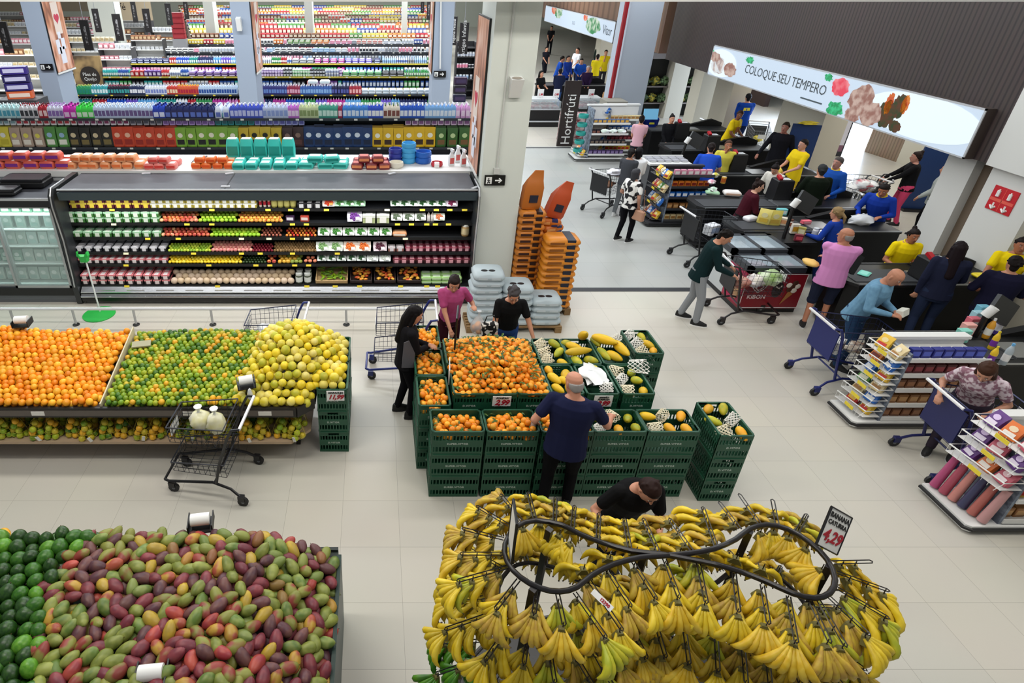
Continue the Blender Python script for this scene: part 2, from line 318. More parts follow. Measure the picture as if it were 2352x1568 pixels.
pic('printed_peppers', [(2062, 238, .09, .18), (2100, 240, .08, .16)], '#d9822e', '#c8452c', .8, 8)
pic('printed_tomato', [(1948, 200, .25, .17)], '#e8455c', '#f59aa0', .8, 5)
pic('printed_herbs', [(1936, 250, .22, .15), (1921, 178, .12, .07), (1737, 138, .18, .07), (1648, 118, .2, .06)], '#1f9a5a', '#46d694', .7, 12, .5)
A = PX(1415, 100, WX); B = PX(1256, 48, WX); C_ = PX(1425, 50, WX); t, W, H_ = sign_box('lit_sign', 'glowing picture sign high over the distant meat counter', A.y, B.y, A.z, C_.z)
pic('printed_salad', [(1371, 58, .95, .32), (1290, 28, .7, .28)], '#2f8a52', '#e6f0e0', .8, 4)
pic('printed_tomato', [(1353, 40, .3, .14), (1280, 22, .5, .2)], '#d8604a', '#f0b090', .8, 5)
text('Vitor', .5, M('#3c4450', .6), t, (-.17, sy(1404, 72)[0], H_ * .5), (R(90), 0, R(-90)), name='sign_lettering')
text('sua', .34, M('#8d96a0', .6), t, (-.17, sy(1325, 55)[0], H_ * .45), (R(90), 0, R(-90)), name='sign_lettering')
# blue-grey column with red riser
YC = 20.0; mb = MB(); mb.bx((PY(1440, 60, YC).x, YC, 0), (PY(1515, 60, YC).x, YC + .9, 6)); struct('wall_column.020', mb, M('#a9b2bf', .7))
p1 = PY(1441, 8, YC - .1); p2 = PY(1399, 225, YC - .1)
mb = MB(); mb.tube([(p1.x, YC - .08, 5.6), (p1.x, YC - .08, p2.z)], .07, 8); mb.obj('fire_riser_pipe', M('#8f1420', .45), smooth=True, label='dark red riser pipe beside the blue-grey column by the checkouts', cat='pipe')
mb = MB(); mb.bx((p1.x - .3, YC - .7, 0), (p1.x + .35, YC - .05, p2.z)); mb.obj('riser_cabinet', M('#8d8a80', .6), label='grey metal cabinet under the dark red riser pipe', cat='cabinet')
# red hydrant / extinguisher sign
t = thing('safety_sign', 'red safety sign with two white extinguishers and arrows on the right-hand wall', 'sign', (9.6, 8.78, 1.95))
mb = MB(); mb.bx((-.012, -.2, -.17), (0, .2, .2)); mb.obj('panel', M('#c11b26', .5), t)
for yy in (-.095, .095):
    mb = MB(); mb.tube([(-.016, yy, .05), (-.016, yy, .14)], .026, 6); mb.tube([(-.016, yy, .139), (-.016, yy, .16)], .012, 5); mb.obj('extinguisher_pictogram', PAPER, t)
    mb = MB(); mb.tube([(-.016, yy, -.05), (-.016, yy, -.12)], .015, 4); mb.tube([(-.016, yy - .045, -.1), (-.016, yy, -.145), (-.016, yy + .045, -.1)], .015, 4); mb.obj('arrow_pictogram', PAPER, t)
mb = MB(); mb.bx((-.015, -.19, -.025), (-.012, .19, .02)); mb.bx((-.015, -.004, -.16), (-.012, .004, .19)); mb.obj('dividers', M('#e05a4a', .6), t)
# ---------------------------------------------------------------- goods: every placement is registered, the ones that show largest become objects
SHP = {}
def shape(name, mb, smooth=True): SHP[name] = (mb, smooth)
def mk():
    m = MB(); m.loft([[Vector((x * k, y * k, z)) for x, y in ((-.04, -.022), (.04, -.022), (.045, 0), (.04, .022), (-.04, .022), (-.045, 0))] for z, k in ((0, .92), (.01, 1), (.17, 1), (.2, .75), (.225, .32))], 0)
    m.lathe([(.014, .225), (.014, .25)], 6, m=1); m.bx((-.03, -.0245, .04), (.03, -.021, .14), 2); shape('bottle', m)                      # flat household bottle
    m = MB(); m.lathe([(.03, 0), (.034, .01), (.034, .17), (.022, .205), (.012, .23)], 8, m=0); m.lathe([(.014, .228), (.014, .255)], 6, m=1); m.lathe([(.0348, .05), (.0348, .13)], 8, m=2); shape('round_bottle', m)
    m = MB(); m.loft([[Vector((x * k + sx, y * k, z)) for x, y in ((-.07, -.045), (.07, -.045), (.075, 0), (.07, .045), (-.07, .045), (-.075, 0))] for z, k, sx in ((0, .94, 0), (.012, 1, 0), (.16, 1, 0), (.22, .8, .005), (.26, .42, .015))], 0)
    m.lathe([(.022, .26), (.022, .295)], 8, (.015, 0, 0), 1); m.tube([(-.05, 0, .2), (-.052, 0, .245), (-.03, 0, .265), (.0, 0, .262)], .012, 5, 0); m.bx((-.05, -.0475, .03), (.05, -.043, .13), 2); shape('jug', m)
    m = MB(); m.loft([[Vector((x * k, y * k, z)) for x, y in ((-.04, -.025), (.04, -.025), (.04, .025), (-.04, .025))] for z, k in ((0, .95), (.01, 1), (.12, 1), (.17, .5), (.2, .35))], 0); m.bx((-.012, -.06, .2), (.012, .03, .235), 1)
    m.bx((-.005, -.05, .17), (.005, -.04, .2), 1); m.bx((-.03, -.0275, .03), (.03, -.024, .11), 2); shape('spray_bottle', m)
    m = MB(); m.rbox((0, 0, .1), (.14, .07, .2), .006, 0); m.bx((-.055, -.0365, .05), (.055, -.034, .15), 2); shape('box', m, False)
    def pouch(w, d, h):
        m = MB(); R_ = []
        for z, kx, ky in ((0, .92, .9), (.06, 1, 1.), (.45, .98, 1.), (.72, .96, .75), (.9, .98, .3), (1, 1, .05)): R_.append([Vector((x * kx * w / 2, y * ky * d / 2, z * h)) for x, y in ((-1, -.7), (-.6, -1), (0, -1.12), (.6, -1), (1, -.7), (1, .7), (.6, 1), (0, 1.12), (-.6, 1), (-1, .7))])
        m.loft(R_, 0); m.lathe([(w * .25, 0), (w * .25, .004)], 10, (0, 0, 0), 1, 1, .9)
        n = len(m.v) - 20
        for i in range(n, len(m.v)):
            v = m.v[i]; m.v[i] = Vector((v.x, -d / 2 * 1.13 - (.002 if v.z > .001 else 0) + .002, h * .62 + v.y))
        m.bx((-w * .34, -d / 2 * 1.16, h * .14), (w * .34, -d / 2 * 1.1, h * .4), 2); return m
    shape('pouch', pouch(.2, .1, .36)); shape('small_pouch', pouch(.15, .06, .2))
    m = MB()
    R_ = []
    for z, k in ((0, .86), (.25, .97), (.5, 1.), (.75, .96), (1, .8)): R_.append([Vector((x * (.15 if abs(x) > .9 else .15) * k, y * .095 * k, z * .1)) for x, y in ((-1, -.8), (-.85, -1), (0, -1.04), (.85, -1), (1, -.8), (1.02, 0), (1, .8), (.85, 1), (0, 1.04), (-.85, 1), (-1, .8), (-1.02, 0))])
    m.loft(R_, 0); m.bx((-.1, -.06, .0985), (.1, .06, .103), 1); m.bx((-.12, -.1, .03), (.12, -.094, .07), 2); shape('pack', m)
    m = MB(); m.lathe([(.036, 0), (.04, .01), (.04, .09), (.034, .1)], 8, m=0); m.lathe([(.037, .098), (.037, .12)], 8, m=1); m.lathe([(.0408, .02), (.0408, .08)], 8, m=2); shape('jar', m)
    m = MB(); m.lathe([(.034, 0), (.036, .004), (.036, .1), (.034, .104)], 8, m=0); m.lathe([(.031, .103), (.031, .106)], 8, m=1); m.lathe([(.0366, .02), (.0366, .085)], 8, m=2); shape('can', m)
    # clear tray with a produce fill
    m = MB(); m.loft([[Vector((x * k, y * k, z)) for x, y in ((-.075, -.055), (.075, -.055), (.08, 0), (.075, .055), (-.075, .055), (-.08, 0))] for z, k in ((0, .86), (.035, 1.), (.04, 1.04), (.042, 1.04))], 1)
    for i in range(16):
        a = i * 2.4; m.ball((math.cos(a) * .012 * (i ** .5) * 1.15, math.sin(a) * .009 * (i ** .5) * 1.1, .042 + .004 * (i % 3)), (.016, .016, .012), 6, 4, 0)
    m.bx((.01, -.045, .058), (.055, -.01, .061), 2); shape('tray', m)
    m = MB(); m.bx((-.055, -.055, 0), (.055, .055, .05), 0); m.bx((-.057, -.057, .05), (.057, .057, .075), 1); m.loft([[Vector((x, -.0585 - e, z)) for x, z in ((-.03, .005), (.03, .005), (.03, .06), (-.03, .06))] for e in (0, .002)], 2); m.bx((-.03, -.05, .075), (.03, .05, .078), 2); shape('punnet', m, False)
mk()
_mc = {}
def gmesh(shp, cols, name=None):
    k = (shp, cols)
    if k not in _mc:
        mb, sm = SHP[shp]; mats = [M(c, .42) if isinstance(c, str) else c for c in cols]
        _mc[k] = mb.mesh(shp, mats, 50 if sm else False)
    return _mc[k]
ORD = 'first second third fourth fifth sixth seventh eighth ninth tenth eleventh twelfth thirteenth fourteenth fifteenth sixteenth seventeenth'.split()
BC = {}
NUMW = 'one two three four five six seven eight nine ten eleven twelve thirteen fourteen fifteen sixteen seventeen eighteen nineteen twenty'.split()
REG = {}
def put(kind, shp, cols, loc, rz=0., sc=1., label='', cat=None, group=None, tilt=0., prio=0., rot=None):
    """register one product: kind = object name"""
    _d = depth(loc); _px = CPX + CF * loc[0] / _d; _py = CPY - CF * (loc[1] * _s + (loc[2] - CH) * _c) / _d
    if not (-90 < _px < 2442 and -70 < _py < 1650): return
    s3 = (sc, sc, sc) if not isinstance(sc, tuple) else sc
    m = Matrix.LocRotScale(Vector(loc), rot if rot is not None else Euler((tilt, 0, rz)), Vector(s3))
    REG.setdefault(kind, []).append((depth(loc) / max(s3) + prio, shp, cols, m, label, cat or kind.replace('_', ' '), group))
def flush_goods(limit=300, limits={}):
    for kind, L in REG.items():
        L.sort(key=lambda r: r[0]); n = min(limits.get(kind, limit), sum(1 for r in L if r[0] < 5e3))
        for d, shp, cols, m, label, cat, group in L[:n]:
            o = bpy.data.objects.new(kind, gmesh(shp, cols)); COL.objects.link(o); o.matrix_world = m
            o['label'] = label; o['category'] = cat; o['group'] = group or (kind.replace('_', ' ') + 's, ' + label)[:60]
        rest = L[n:]
        if rest:
            V = []; F = []; MI = []; mats = []; mi = {}
            for d, shp, cols, m, *_ in rest:
                mb, sm = SHP[shp]; n0 = len(V); V += [(m @ v)[:] for v in mb.v]; F += [tuple(i + n0 for i in f) for f in mb.f]
                idx = []
                for c in cols:
                    mt = M(c, .42) if isinstance(c, str) else c
                    if mt.name not in mi: mi[mt.name] = len(mats); mats.append(mt)
                    idx.append(mi[mt.name])
                MI += [idx[min(a, len(idx) - 1)] for a in mb.m]
            me = bpy.data.meshes.new(kind + '_rows'); me.from_pydata(V, [], F)
            for mt in mats: me.materials.append(mt)
            me.polygons.foreach_set('material_index', MI); me.shade_smooth(); me.set_sharp_from_angle(angle=R(50)); o = link(kind + '_rows', me)
            tag(o, RESTLAB.get(kind, 'mass of further %ss on the more distant shelves' % kind.replace('_', ' ')), RESTCAT.get(kind, cat), None, 'stuff')
RESTLAB = {}; RESTCAT = {}
# ---------------------------------------------------------------- gondola shelving
SHELFM = M('#2c3038', .5); LIPW = M('#d9d9d0', .5); LIPY = M('#e6cf3c', .6)
GN = [0]
def gondola(label, x0, x1, y, dep, levels, H_, colr=SHELFM, lip=None, topm=None, ends=True, tags=True):
    """shelving run facing the camera: front edge at y, going back dep; levels = heights of the shelf boards"""
    t = thing('shelving_unit', label, 'shelf', ((x0 + x1) / 2, y, 0)); W = x1 - x0
    mb = MB(); mb.bx((-W / 2, .04, 0), (W / 2, dep, .12)); mb.obj('base', colr, t)
    mb = MB(); mb.bx((-W / 2, dep - .04, .12), (W / 2, dep, H_)); mb.obj('back_panel', topm or colr, t)
    for z in levels:
        mb = MB(); mb.bx((-W / 2, 0, z - .03), (W / 2, dep - .04, z)); sh = mb.obj('shelf', topm or colr, t)
        mb = MB(); mb.bx((-W / 2, -.014, z - .045), (W / 2, 0, z + .004)); mb.obj('price_rail', lip or colr, sh)
        if tags:
            mb = MB(); x = -W / 2 + .2
            while x < W / 2 - .15:
                mb.bx((x, -.018, z - .04), (x + .07, -.014, z - .005)); x += rnd.uniform(.25, .6)
            o = mb.obj('price_tags', LIPY if rnd.random() < .5 else LIPW, sh); o['kind'] = 'stuff'
    if ends:
        for sx in (-1, 1): mb = MB(); mb.bx((sx * W / 2 - .02, 0, 0), (sx * W / 2 + .02, dep, H_)); mb.obj('end_panel', colr, t)
    return t
W_ = '#eef0f4'
def run(kind, shp, palettes, x0, x1, y, z, dy, rows, pitch, place, sc=1., jit=.004, cat=None, desc=None, stack=1, h=.1, rz=0.):
    """fill a stretch of shelf with blocks of equal products. palettes: (colour name, body, cap, label[, width])"""
    x = x0; k = 0; blocks = []
    if isinstance(palettes[0], tuple) and len(palettes[0]) > 4:
        tot = sum(p[4] for p in palettes); 
        for p in palettes: blocks.append((p, (x1 - x0) * p[4] / tot))
    else:
        rem = x1 - x0
        while rem > .02:
            w_ = min(rem, rnd.uniform(3, 8) * pitch); blocks.append((rnd.choice(palettes), w_)); rem -= w_
    for p, w_ in blocks:
        n = max(1, int(w_ / pitch)); st = w_ / n; bc = BC[place] = BC.get(place, -1) + 1
        for j in range(rows):
            for i in range(n):
                for q in range(stack):
                    put(kind, shp, tuple(p[1:4]), (x + st * (i + .5) + rnd.uniform(-jit, jit), y + dy * (j + .5), z + q * h), rz + rnd.uniform(-.06, .06), sc * rnd.uniform(.96, 1.04) if not isinstance(sc, tuple) else sc,
                        ('front ' if j == 0 else 'second-row ' if j == 1 else 'third-row ') + '%s %s%s %s' % (p[0], desc or kind.replace('_', ' '), ', %s of block %s,' % (ORD[i % 17], NUMW[bc % 20]), place), cat)
        x += w_
# colours: name, body, cap, label
PBOT = [('blue', '#1d4fc0', '#e8ecf4', '#dfe6ff'), ('navy', '#18265e', '#101a48', '#c8d0f0'), ('white', '#e9edf3', '#cfd6e0', '#6a86c8'), ('violet', '#6b55c8', '#f0f0f8', '#e8e4ff'), ('teal', '#158a86', '#eef6f4', '#d8f0ec'),
        ('pink', '#d67ac0', '#f4e8f2', '#fbe4f4'), ('sky blue', '#5fa4e0', '#f2f6fb', '#e8f2ff'), ('green', '#2f8f50', '#e8efe8', '#dff0df'), ('red', '#b52230', '#e8e8e8', '#f4d8d8'), ('magenta', '#b8309a', '#f0e6f0', '#f4d0ec')]
PWARM = [('red', '#b3202c', '#e6c24a', '#f0e0d0'), ('orange', '#e07b28', '#f4e4c0', '#f8ecd8'), ('yellow', '#e8c83c', '#b02028', '#f6efcc'), ('brown', '#6e4028', '#c8a070', '#e8d8c0'), ('white', '#e8e6e0', '#c8443c', '#d8584c'), ('blue', '#2d4c9c', '#e8e8ea', '#f2f2f2'), ('green', '#4c8a3a', '#e8e8da', '#f0f0d8')]
PPALE = [('white', '#eceef0', '#d8dade', '#c0c8d8'), ('pink', '#eab4c8', '#f4e6ec', '#e88ca8'), ('pale blue', '#bcd4ea', '#f0f4f8', '#8cb0d8'), ('grey', '#b8bcc4', '#e4e6ea', '#8a8e98'), ('white', '#f2f2f0', '#2a2c34', '#30323c')]
PCOS = [('black', '#1c1c24', '#101014', '#c8ccd4'), ('blue', '#24509c', '#e8ecf4', '#dce6f4'), ('teal', '#2a9c9c', '#e8f4f4', '#dff2f0'), ('white', '#eceef2', '#c0c4cc', '#9ca8c8'), ('green', '#3c9c54', '#f0f4ee', '#e0f0e0'), ('red', '#b82c34', '#f0eceC', '#f6dcdc'), ('purple', '#5c3484', '#e4dcf0', '#e4d4f4')]
# ---- row A: flat white counter directly behind the chiller
AY, AZ = 9.97, 2.06
t = thing('merchandise_shelf', 'long white shelf top directly behind the dark chiller, stacked with pet products', 'shelf', (-4, AY, 0))
mb = MB(); mb.bx((-7, 0, AZ - .1), (5.7, 1.0, AZ)); mb.obj('top_board', M('#e4e5e4', .5), t)
mb = MB(); mb.bx((-7, .02, 0), (5.6, .95, AZ - .1)); mb.obj('body', M('#b9bcc0', .6), t)
PA = 'on the white shelf top'
SHW = {'pack': .3}
def pile(kind, shp, name, cols, xa, xb, n, ya, levels, sc, seed=0, desc=None, cat=None, rzr=.15, dyy=.22, h=.1, label=None, kinds=None):
    r = random.Random(seed)
    A = G(xa, 375, AZ).x; B = G(xb, 375, AZ).x
    w_ = (B - A) / n * .93 / .305; sc = (w_, min(sc, .2 / .2 * 1.06), sc) if not isinstance(sc, tuple) else sc
    for l in range(levels):
        for i in range(n - (l % 2)):
            for j in range(2 if l == 0 else 1):
                x = A + (B - A) * (i + .5 + .5 * (l % 2)) / n; s_ = sc if not isinstance(sc, tuple) else max(sc)
                put(kind, shp, cols, (x + r.uniform(-.02, .02), ya + j * dyy + r.uniform(-.005, .005), AZ + l * .104 * sc[2] + .001), r.uniform(-rzr, rzr) * .4, sc, label or '%s %s %s, %s' % (name, desc, PA, 'upper layer' if l else ('front of the lower layer' if j == 0 else 'rear of the lower layer')), cat)
pile('pack', 'pack', 'coral', ('#d9604e', '#f2e8e6', '#7c2f8c'), 0, 185, 5, AY + .2, 2, 1.35, 3, 'plastic pack with purple stripes', 'pack', .05, .24)
pile('pack', 'pack', 'pale orange', ('#f0a878', '#fbe8dc', '#e8743c'), 172, 345, 7, AY + .2, 2, 1.15, 4, 'soft pack', 'pack', .3)
pile('pack', 'pack', 'rose', ('#e88078', '#fdf0ea', '#d8443c'), 345, 420, 3, AY + .16, 2, 1.0, 5, 'soft pack', 'pack', .3)
pile('pack', 'pack', 'bright orange', ('#f07830', '#fbd8b8', '#e05018'), 448, 545, 4, AY + .2, 2, .95, 6, 'soft pack', 'pack', .2)
pile('pack', 'pack', 'teal', ('#3fc6bc', '#dff4f0', '#168a80'), 543, 692, 5, AY + .16, 1, 1.12, 7, 'absorbent pad pack', 'pack', .03, .22)
A = G(545, 340, AZ).x; B = G(692, 340, AZ).x
for i in range(5): put('pack', 'pack', ('#3fc6bc', '#e4f6f3', '#168a80'), (A + (B - A) * (i + .5) / 5, AY + .62, AZ + .001), 0, ((B - A) / 5 * .95 / .305, .9, 3.9), 'teal absorbent pad pack standing upright ' + PA, 'pack')
pile('pack', 'pack', 'creased teal', ('#48cfc4', '#eaf8f5', '#168a80'), 690, 805, 3, AY + .2, 2, 1.05, 8, 'pad pack lying skewed', 'pack', .35)
pile('pack', 'pack', 'dark red', ('#7c1f28', '#c84838', '#e89060'), 808, 895, 3, AY + .16, 2, 1.1, 9, 'foil bag', 'pack', .4)
pile('pack', 'pack', 'black', ('#24242a', '#8a8c94', '#f06028'), 446, 480, 1, AY + .3, 2, 1.0, 10, 'pack', 'pack', .2)
m = MB(); m.lathe([(.11, 0), (.13, .03), (.12, .09), (.11, .09), (.1, .04), (.0, .035)], 14); shape('bowl', m)
for px_, py_, c, nm, n, s_ in ((910, 382, ('#e4dfd0',), 'cream', 1, 1.), (908, 372, ('#2c3a9c',), 'navy', 3, .95), (938, 372, ('#48a8e0',), 'light blue', 4, 1.0), (971, 372, ('#1f62c0',), 'blue', 2, 1.15), (1003, 380, ('#c02030',), 'red', 1, .8)):
    for i in range(n):
        p = G(px_, py_, AZ); put('pet_bowl', 'bowl', c, (p.x, p.y - .03, AZ + .088 * i * s_ + .001), 0, s_, '%s plastic pet bowl %s' % (nm, PA), 'bowl')
for i, (px_, py_) in enumerate(((1036, 380), (1050, 372), (1063, 381))):
    p = G(px_, py_, AZ); put('spray_bottle', 'spray_bottle', ('#eceef0', '#e4e4e8', '#d05a58'), (p.x, p.y, AZ + .001), .3, 1.25, 'white spray bottle with a pink label on the shelf top by the pillar', 'spray bottle')
put('box', 'box', ('#f0efee', '#fff', '#c8202c'), G(1003, 383, AZ), 1.5, (1.0, 1.2, .35), 'white blister pack with a red patch at the right end of the white shelf top', 'box')
# ---- row B: pet food and laundry shelves facing us
BYF = 12.75; xl, xr = G(-260, 300, 1.7).x, G(1079, 300, 1.7).x
zt, z2 = PY(600, 272, BYF).z, PY(600, 338, BYF).z; zm = (zt + z2) / 2 + .14
gondola('dark shelving run of laundry bottles above pet food pouches, first behind the chiller', xl, xr, BYF, .55, (.3, .75, 1.2, z2, zt), zt + .02, SHELFM, SHELFM)
def XB(px_, z): return PY(px_, 300, BYF + .1).x if 0 else (px_ - CPX) / CF * depth((0, BYF + .1, z))
LB = 'top shelf, first aisle past chiller'
def runpx(kind, shp, seg, y, z, dy, rows, pitch, place, sc=1., **kw):
    for a_, b2, p in seg:
        d = depth((0, y + dy * .5, z)); run(kind, shp, [p + (1,)], (a_ - CPX) / CF * d, (b2 - CPX) / CF * d, y, z, dy, rows, pitch, place, sc, **kw)
runpx('jug', 'jug', [(150, 180, ('magenta', '#c22ba8', '#7a1a78', '#e8c8e8')), (180, 219, ('bright green', '#3cd048', '#2f9a3c', '#d8f4d8')), (355, 382, ('cobalt', '#1c3fb0', '#10206c', '#e0e8ff')), (382, 494, ('navy', '#16235c', '#0c1440', '#5c78d0')), (494, 530, ('white', '#e0e8f8', '#b8c8f0', '#5c70c0'))], BYF, zt, .12, 3, .115, LB, .92, desc='detergent jug', cat='bottle')
runpx('bottle', 'bottle', [(0, 50, ('pale aqua', '#bfe4e6', '#e8f4f4', '#48a0b8')), (50, 92, ('grey-white', '#d8d8dc', '#9a2030', '#2a2c34')), (92, 114, ('red', '#b02030', '#701020', '#f0d0d0')), (114, 150, ('lilac-white', '#dcdcf0', '#b088c8', '#8868b0')), (219, 355, ('milky blue', '#c6d8f2', '#eef4fb', '#6a5890')),
    (530, 605, ('violet-blue', '#4358c8', '#f2f0fa', '#c8cdf8')), (605, 662, ('pale lilac', '#c9d2f0', '#f2f4fb', '#8fa0d8')), (662, 688, ('pink', '#c86fd0', '#f4e6f4', '#f0d4f0')), (688, 732, ('cream green', '#cfd8a8', '#f4f6e8', '#8a9a60')), (732, 776, ('sea green', '#3f9c88', '#eef4f0', '#d0ece0')),
    (776, 788, ('crimson', '#a02048', '#f0e0e8', '#f4d0dc')), (788, 845, ('sky blue', '#3f86d8', '#eef4fc', '#dbe8fa')), (845, 880, ('blue and white', '#2b52c8', '#f0f0f4', '#f4f4f8')), (880, 918, ('cream brown', '#e6dccc', '#5c7a50', '#80483c')), (918, 975, ('royal blue', '#1f58c0', '#f2f4f8', '#e8ecf4')), (975, 1045, ('light blue', '#7fb0e4', '#f6f2f8', '#e4eefa')), (1045, 1079, ('pink', '#e0a8dc', '#f8f0f8', '#f4dcf2'))],
    BYF, zt, .09, 3, .078, LB, 1.12, desc='cleaning bottle', cat='bottle')
LM = 'middle shelf, first aisle past chiller'
runpx('jug', 'jug', [(375, 495, ('lilac', '#b79ad8', '#e4d8f2', '#7a5aa0')), (495, 585, ('dark teal', '#2c8f94', '#58b8b8', '#1f5f68')), (585, 700, ('pale violet', '#a6a8e0', '#e4e8f8', '#5c58a8')), (930, 1079, ('pale pink', '#dcc4dc', '#f4eaf4', '#8c5a90'))], BYF + .08, zm, .12, 2, .13, LM, .85, desc='softener jug', cat='bottle')
runpx('box', 'box', [(180, 300, ('white and plum', '#ece8f0', '#fff', '#7c2858')), (300, 375, ('grey', '#a8a8b0', '#fff', '#484c5c')), (40, 180, ('white', '#f0f0f0', '#fff', '#b02838')), (-250, 40, ('pale', '#dde6e8', '#fff', '#88a8b0'))], BYF + .08, zm, .1, 2, .13, LM, (.8, 1, .7), desc='powder box', cat='box')
LP = 'shelf behind the chiller'
runpx('pouch', 'pouch', [(-250, 30, ('plain yellow', '#e6d648', '#e8e8e0', '#c8b830')), (30, 110, ('beige and yellow', '#c0a894', '#e8dc60', '#f0e8d8')), (110, 165, ('green and blue', '#5c9a4c', '#9cc0dc', '#f0f0e0')), (165, 265, ('black', '#24241c', '#d8c8a0', '#7c6c3c')), (265, 408, ('orange-red', '#d84a28', '#f4c0a0', '#a02818')), (408, 550, ('lime and black', '#86b83c', '#f4f0d8', '#1c1c18')),
    (550, 650, ('yellow and black', '#d8b82c', '#1c1c14', '#2a2418')), (650, 700, ('dark brown', '#3a1c20', '#8a6c60', '#5c3430')), (700, 855, ('dark blue', '#143a70', '#dfe8f4', '#0e2040')), (855, 998, ('golden yellow', '#f0c018', '#fbf6e0', '#3c2410')), (998, 1077, ('leaf green', '#3c6a2c', '#c8dca0', '#7c5a34'))], BYF, z2, .12, 3, .205, LP, 1.12, desc='pet food pouch', cat='pouch')
# ---- rows further back
seg = [  # lip y in the photo, x range, Z of the shelf, what
 (217, 140, 998, 1.86, 'second'), (176, 236, 988, 1.86, 'third'), (146, 300, 988, 1.88, 'fourth'), (120, 380, 988, 1.88, 'fifth'), (101, 420, 988, 1.9, 'sixth')]
for i, (ly, a_, b2, z, nm) in enumerate(seg):
    Y = G(600, ly, z).y; d = depth((0, Y, z)); x0 = (a_ - CPX) / CF * d; x1 = (b2 - CPX) / CF * d
    gondola('dark shelving run of small goods, %s aisle behind the chiller' % nm, x0, x1, Y, .5, (.3, .75, 1.15, z - .36, z), z + .05, SHELFM, M('#c8b84a' if i in (1, 2) else '#30343c', .5), M('#c4c8d0', .5) if i > 2 else None)
    pl = 'top shelf, %s aisle past chiller' % nm; pl2 = 'second-highest shelf, %s aisle past chiller' % nm
    if i == 0:
        runpx('bottle', 'bottle', [(140, 178, ('black', '#202430', '#0c0c10', '#5878b0')), (178, 212, ('green', '#2c9a60', '#d8d868', '#188870')), (212, 250, ('teal', '#38a0a8', '#f0f4f4', '#e0f0f0')), (250, 300, ('near-black', '#221c30', '#b04060', '#40a0a0')), (300, 335, ('blue-black', '#243058', '#e8ecf4', '#e8e8f0')), (335, 385, ('white', '#e4e8f2', '#c0c8e0', '#7888c8')),
            (385, 410, ('red', '#c83c30', '#f4f4f4', '#e8d0b0')), (410, 458, ('red and yellow', '#d86038', '#f0c848', '#b02040')), (458, 545, ('blue-white', '#c0d4ec', '#f0f4fa', '#28509c')), (594, 660, ('indigo', '#33357c', '#c4d4f0', '#6888c8')), (660, 690, ('ruby', '#902848', '#e8d0e0', '#d8a0b8')), (690, 762, ('blue', '#3860a8', '#e8f0f8', '#80a8d8')), (762, 802, ('navy', '#1a1c48', '#c0c8e8', '#5058a0')), (802, 830, ('red', '#a83040', '#f0e8e8', '#e8b0b0'))], Y, z, .08, 3, .072, pl, 1.0, desc='cleaning bottle', cat='bottle')
        runpx('pack', 'pack', [(830, 990, ('white', '#e6ecf0', '#f4f6f8', '#9cb4c8'))], Y, z, .2, 2, .2, pl, .62, desc='soft pack', cat='pack', stack=2, h=.06)
        runpx('pack', 'pack', [(705, 760, ('clear white', '#f0f4f6', '#fbfbfc', '#d0e4ec'))], Y + .1, z + .27, .2, 1, .3, pl, 1., desc='shrink-wrapped bundle', cat='pack')
        run('bottle', 'bottle', PBOT, x0, x1, Y + .05, z - .36, .08, 2, .075, pl2, .95, desc='cleaning bottle', cat='bottle')
    else:
        pal = [PCOS, PPALE + PBOT, PPALE, PPALE + PWARM][i - 1]
        xx = x0
        while xx < x1 - .3:
            w_ = min(x1 - xx, rnd.uniform(.8, 2.2)); k = rnd.choice(['bottle', 'round_bottle', 'box', 'pack', 'jar'] if i < 3 else ['box', 'pack', 'pack', 'box'])
            shp, pit, sc, st = {'bottle': ('bottle', .075, .9, 1), 'round_bottle': ('round_bottle', .07, .9, 1), 'box': ('box', .13, (.8, 1, .9), 1), 'pack': ('pack', .24, .75, 2), 'jar': ('jar', .08, 1, 2)}[k]
            kk = {'round_bottle': 'bottle'}.get(k, k)
            run(kk, shp, pal, xx, xx + w_, Y, z, .09 if k != 'pack' else .2, 3 if k != 'pack' else 2, pit, pl, sc, desc={'bottle': 'slim bottle', 'box': 'carton'}.get(kk), stack=st, h=.1 if k == 'jar' else .075)
            run('box', 'box', pal, xx, xx + w_, Y + .03, z - .36, .1, 1, .12, pl2, (.75, 1, 1.1), desc='carton')
            xx += w_
ys = [88, 78, 69, 61, 54, 47, 41, 35, 30, 25, 21]
for i, ly in enumerate(ys):
    z = 1.95; Y = G(600, ly, z).y; d = depth((0, Y, z)); 
    for a_, b2 in ((590, 985), (440 - i * 3, 540)):
        x0 = (a_ - CPX) / CF * d; x1 = (b2 - CPX) / CF * d
        nm = 'warm-coloured' if i < 6 else 'farthest'
        gondola('%s grocery shelving run number %s back, %s the middle post' % ('red and orange' if i % 2 else 'mixed-colour', 'six seven eight nine ten eleven twelve thirteen fourteen fifteen sixteen'.split()[i], 'right of' if a_ == 590 else 'left of'), x0, x1, Y, .6, (.4, 1.1, z), z + .02, M('#7c6c60', .6), LIPW, M('#8c8478', .6), tags=False)
        pl = '%s shelving run from the back wall' % ORD[len(ys) - 1 - i]
        run('box', 'box', PWARM, x0, x1, Y, z, .14, 2, .2, pl, (1.35, 1.3, 1.1 + .25 * (i % 3)), desc='carton', cat='box')
        run('box', 'box', PWARM, x0, x1, Y + .02, z - .42, .14, 1, .2, pl, (1.35, 1.3, 1.4), desc='carton', cat='box')
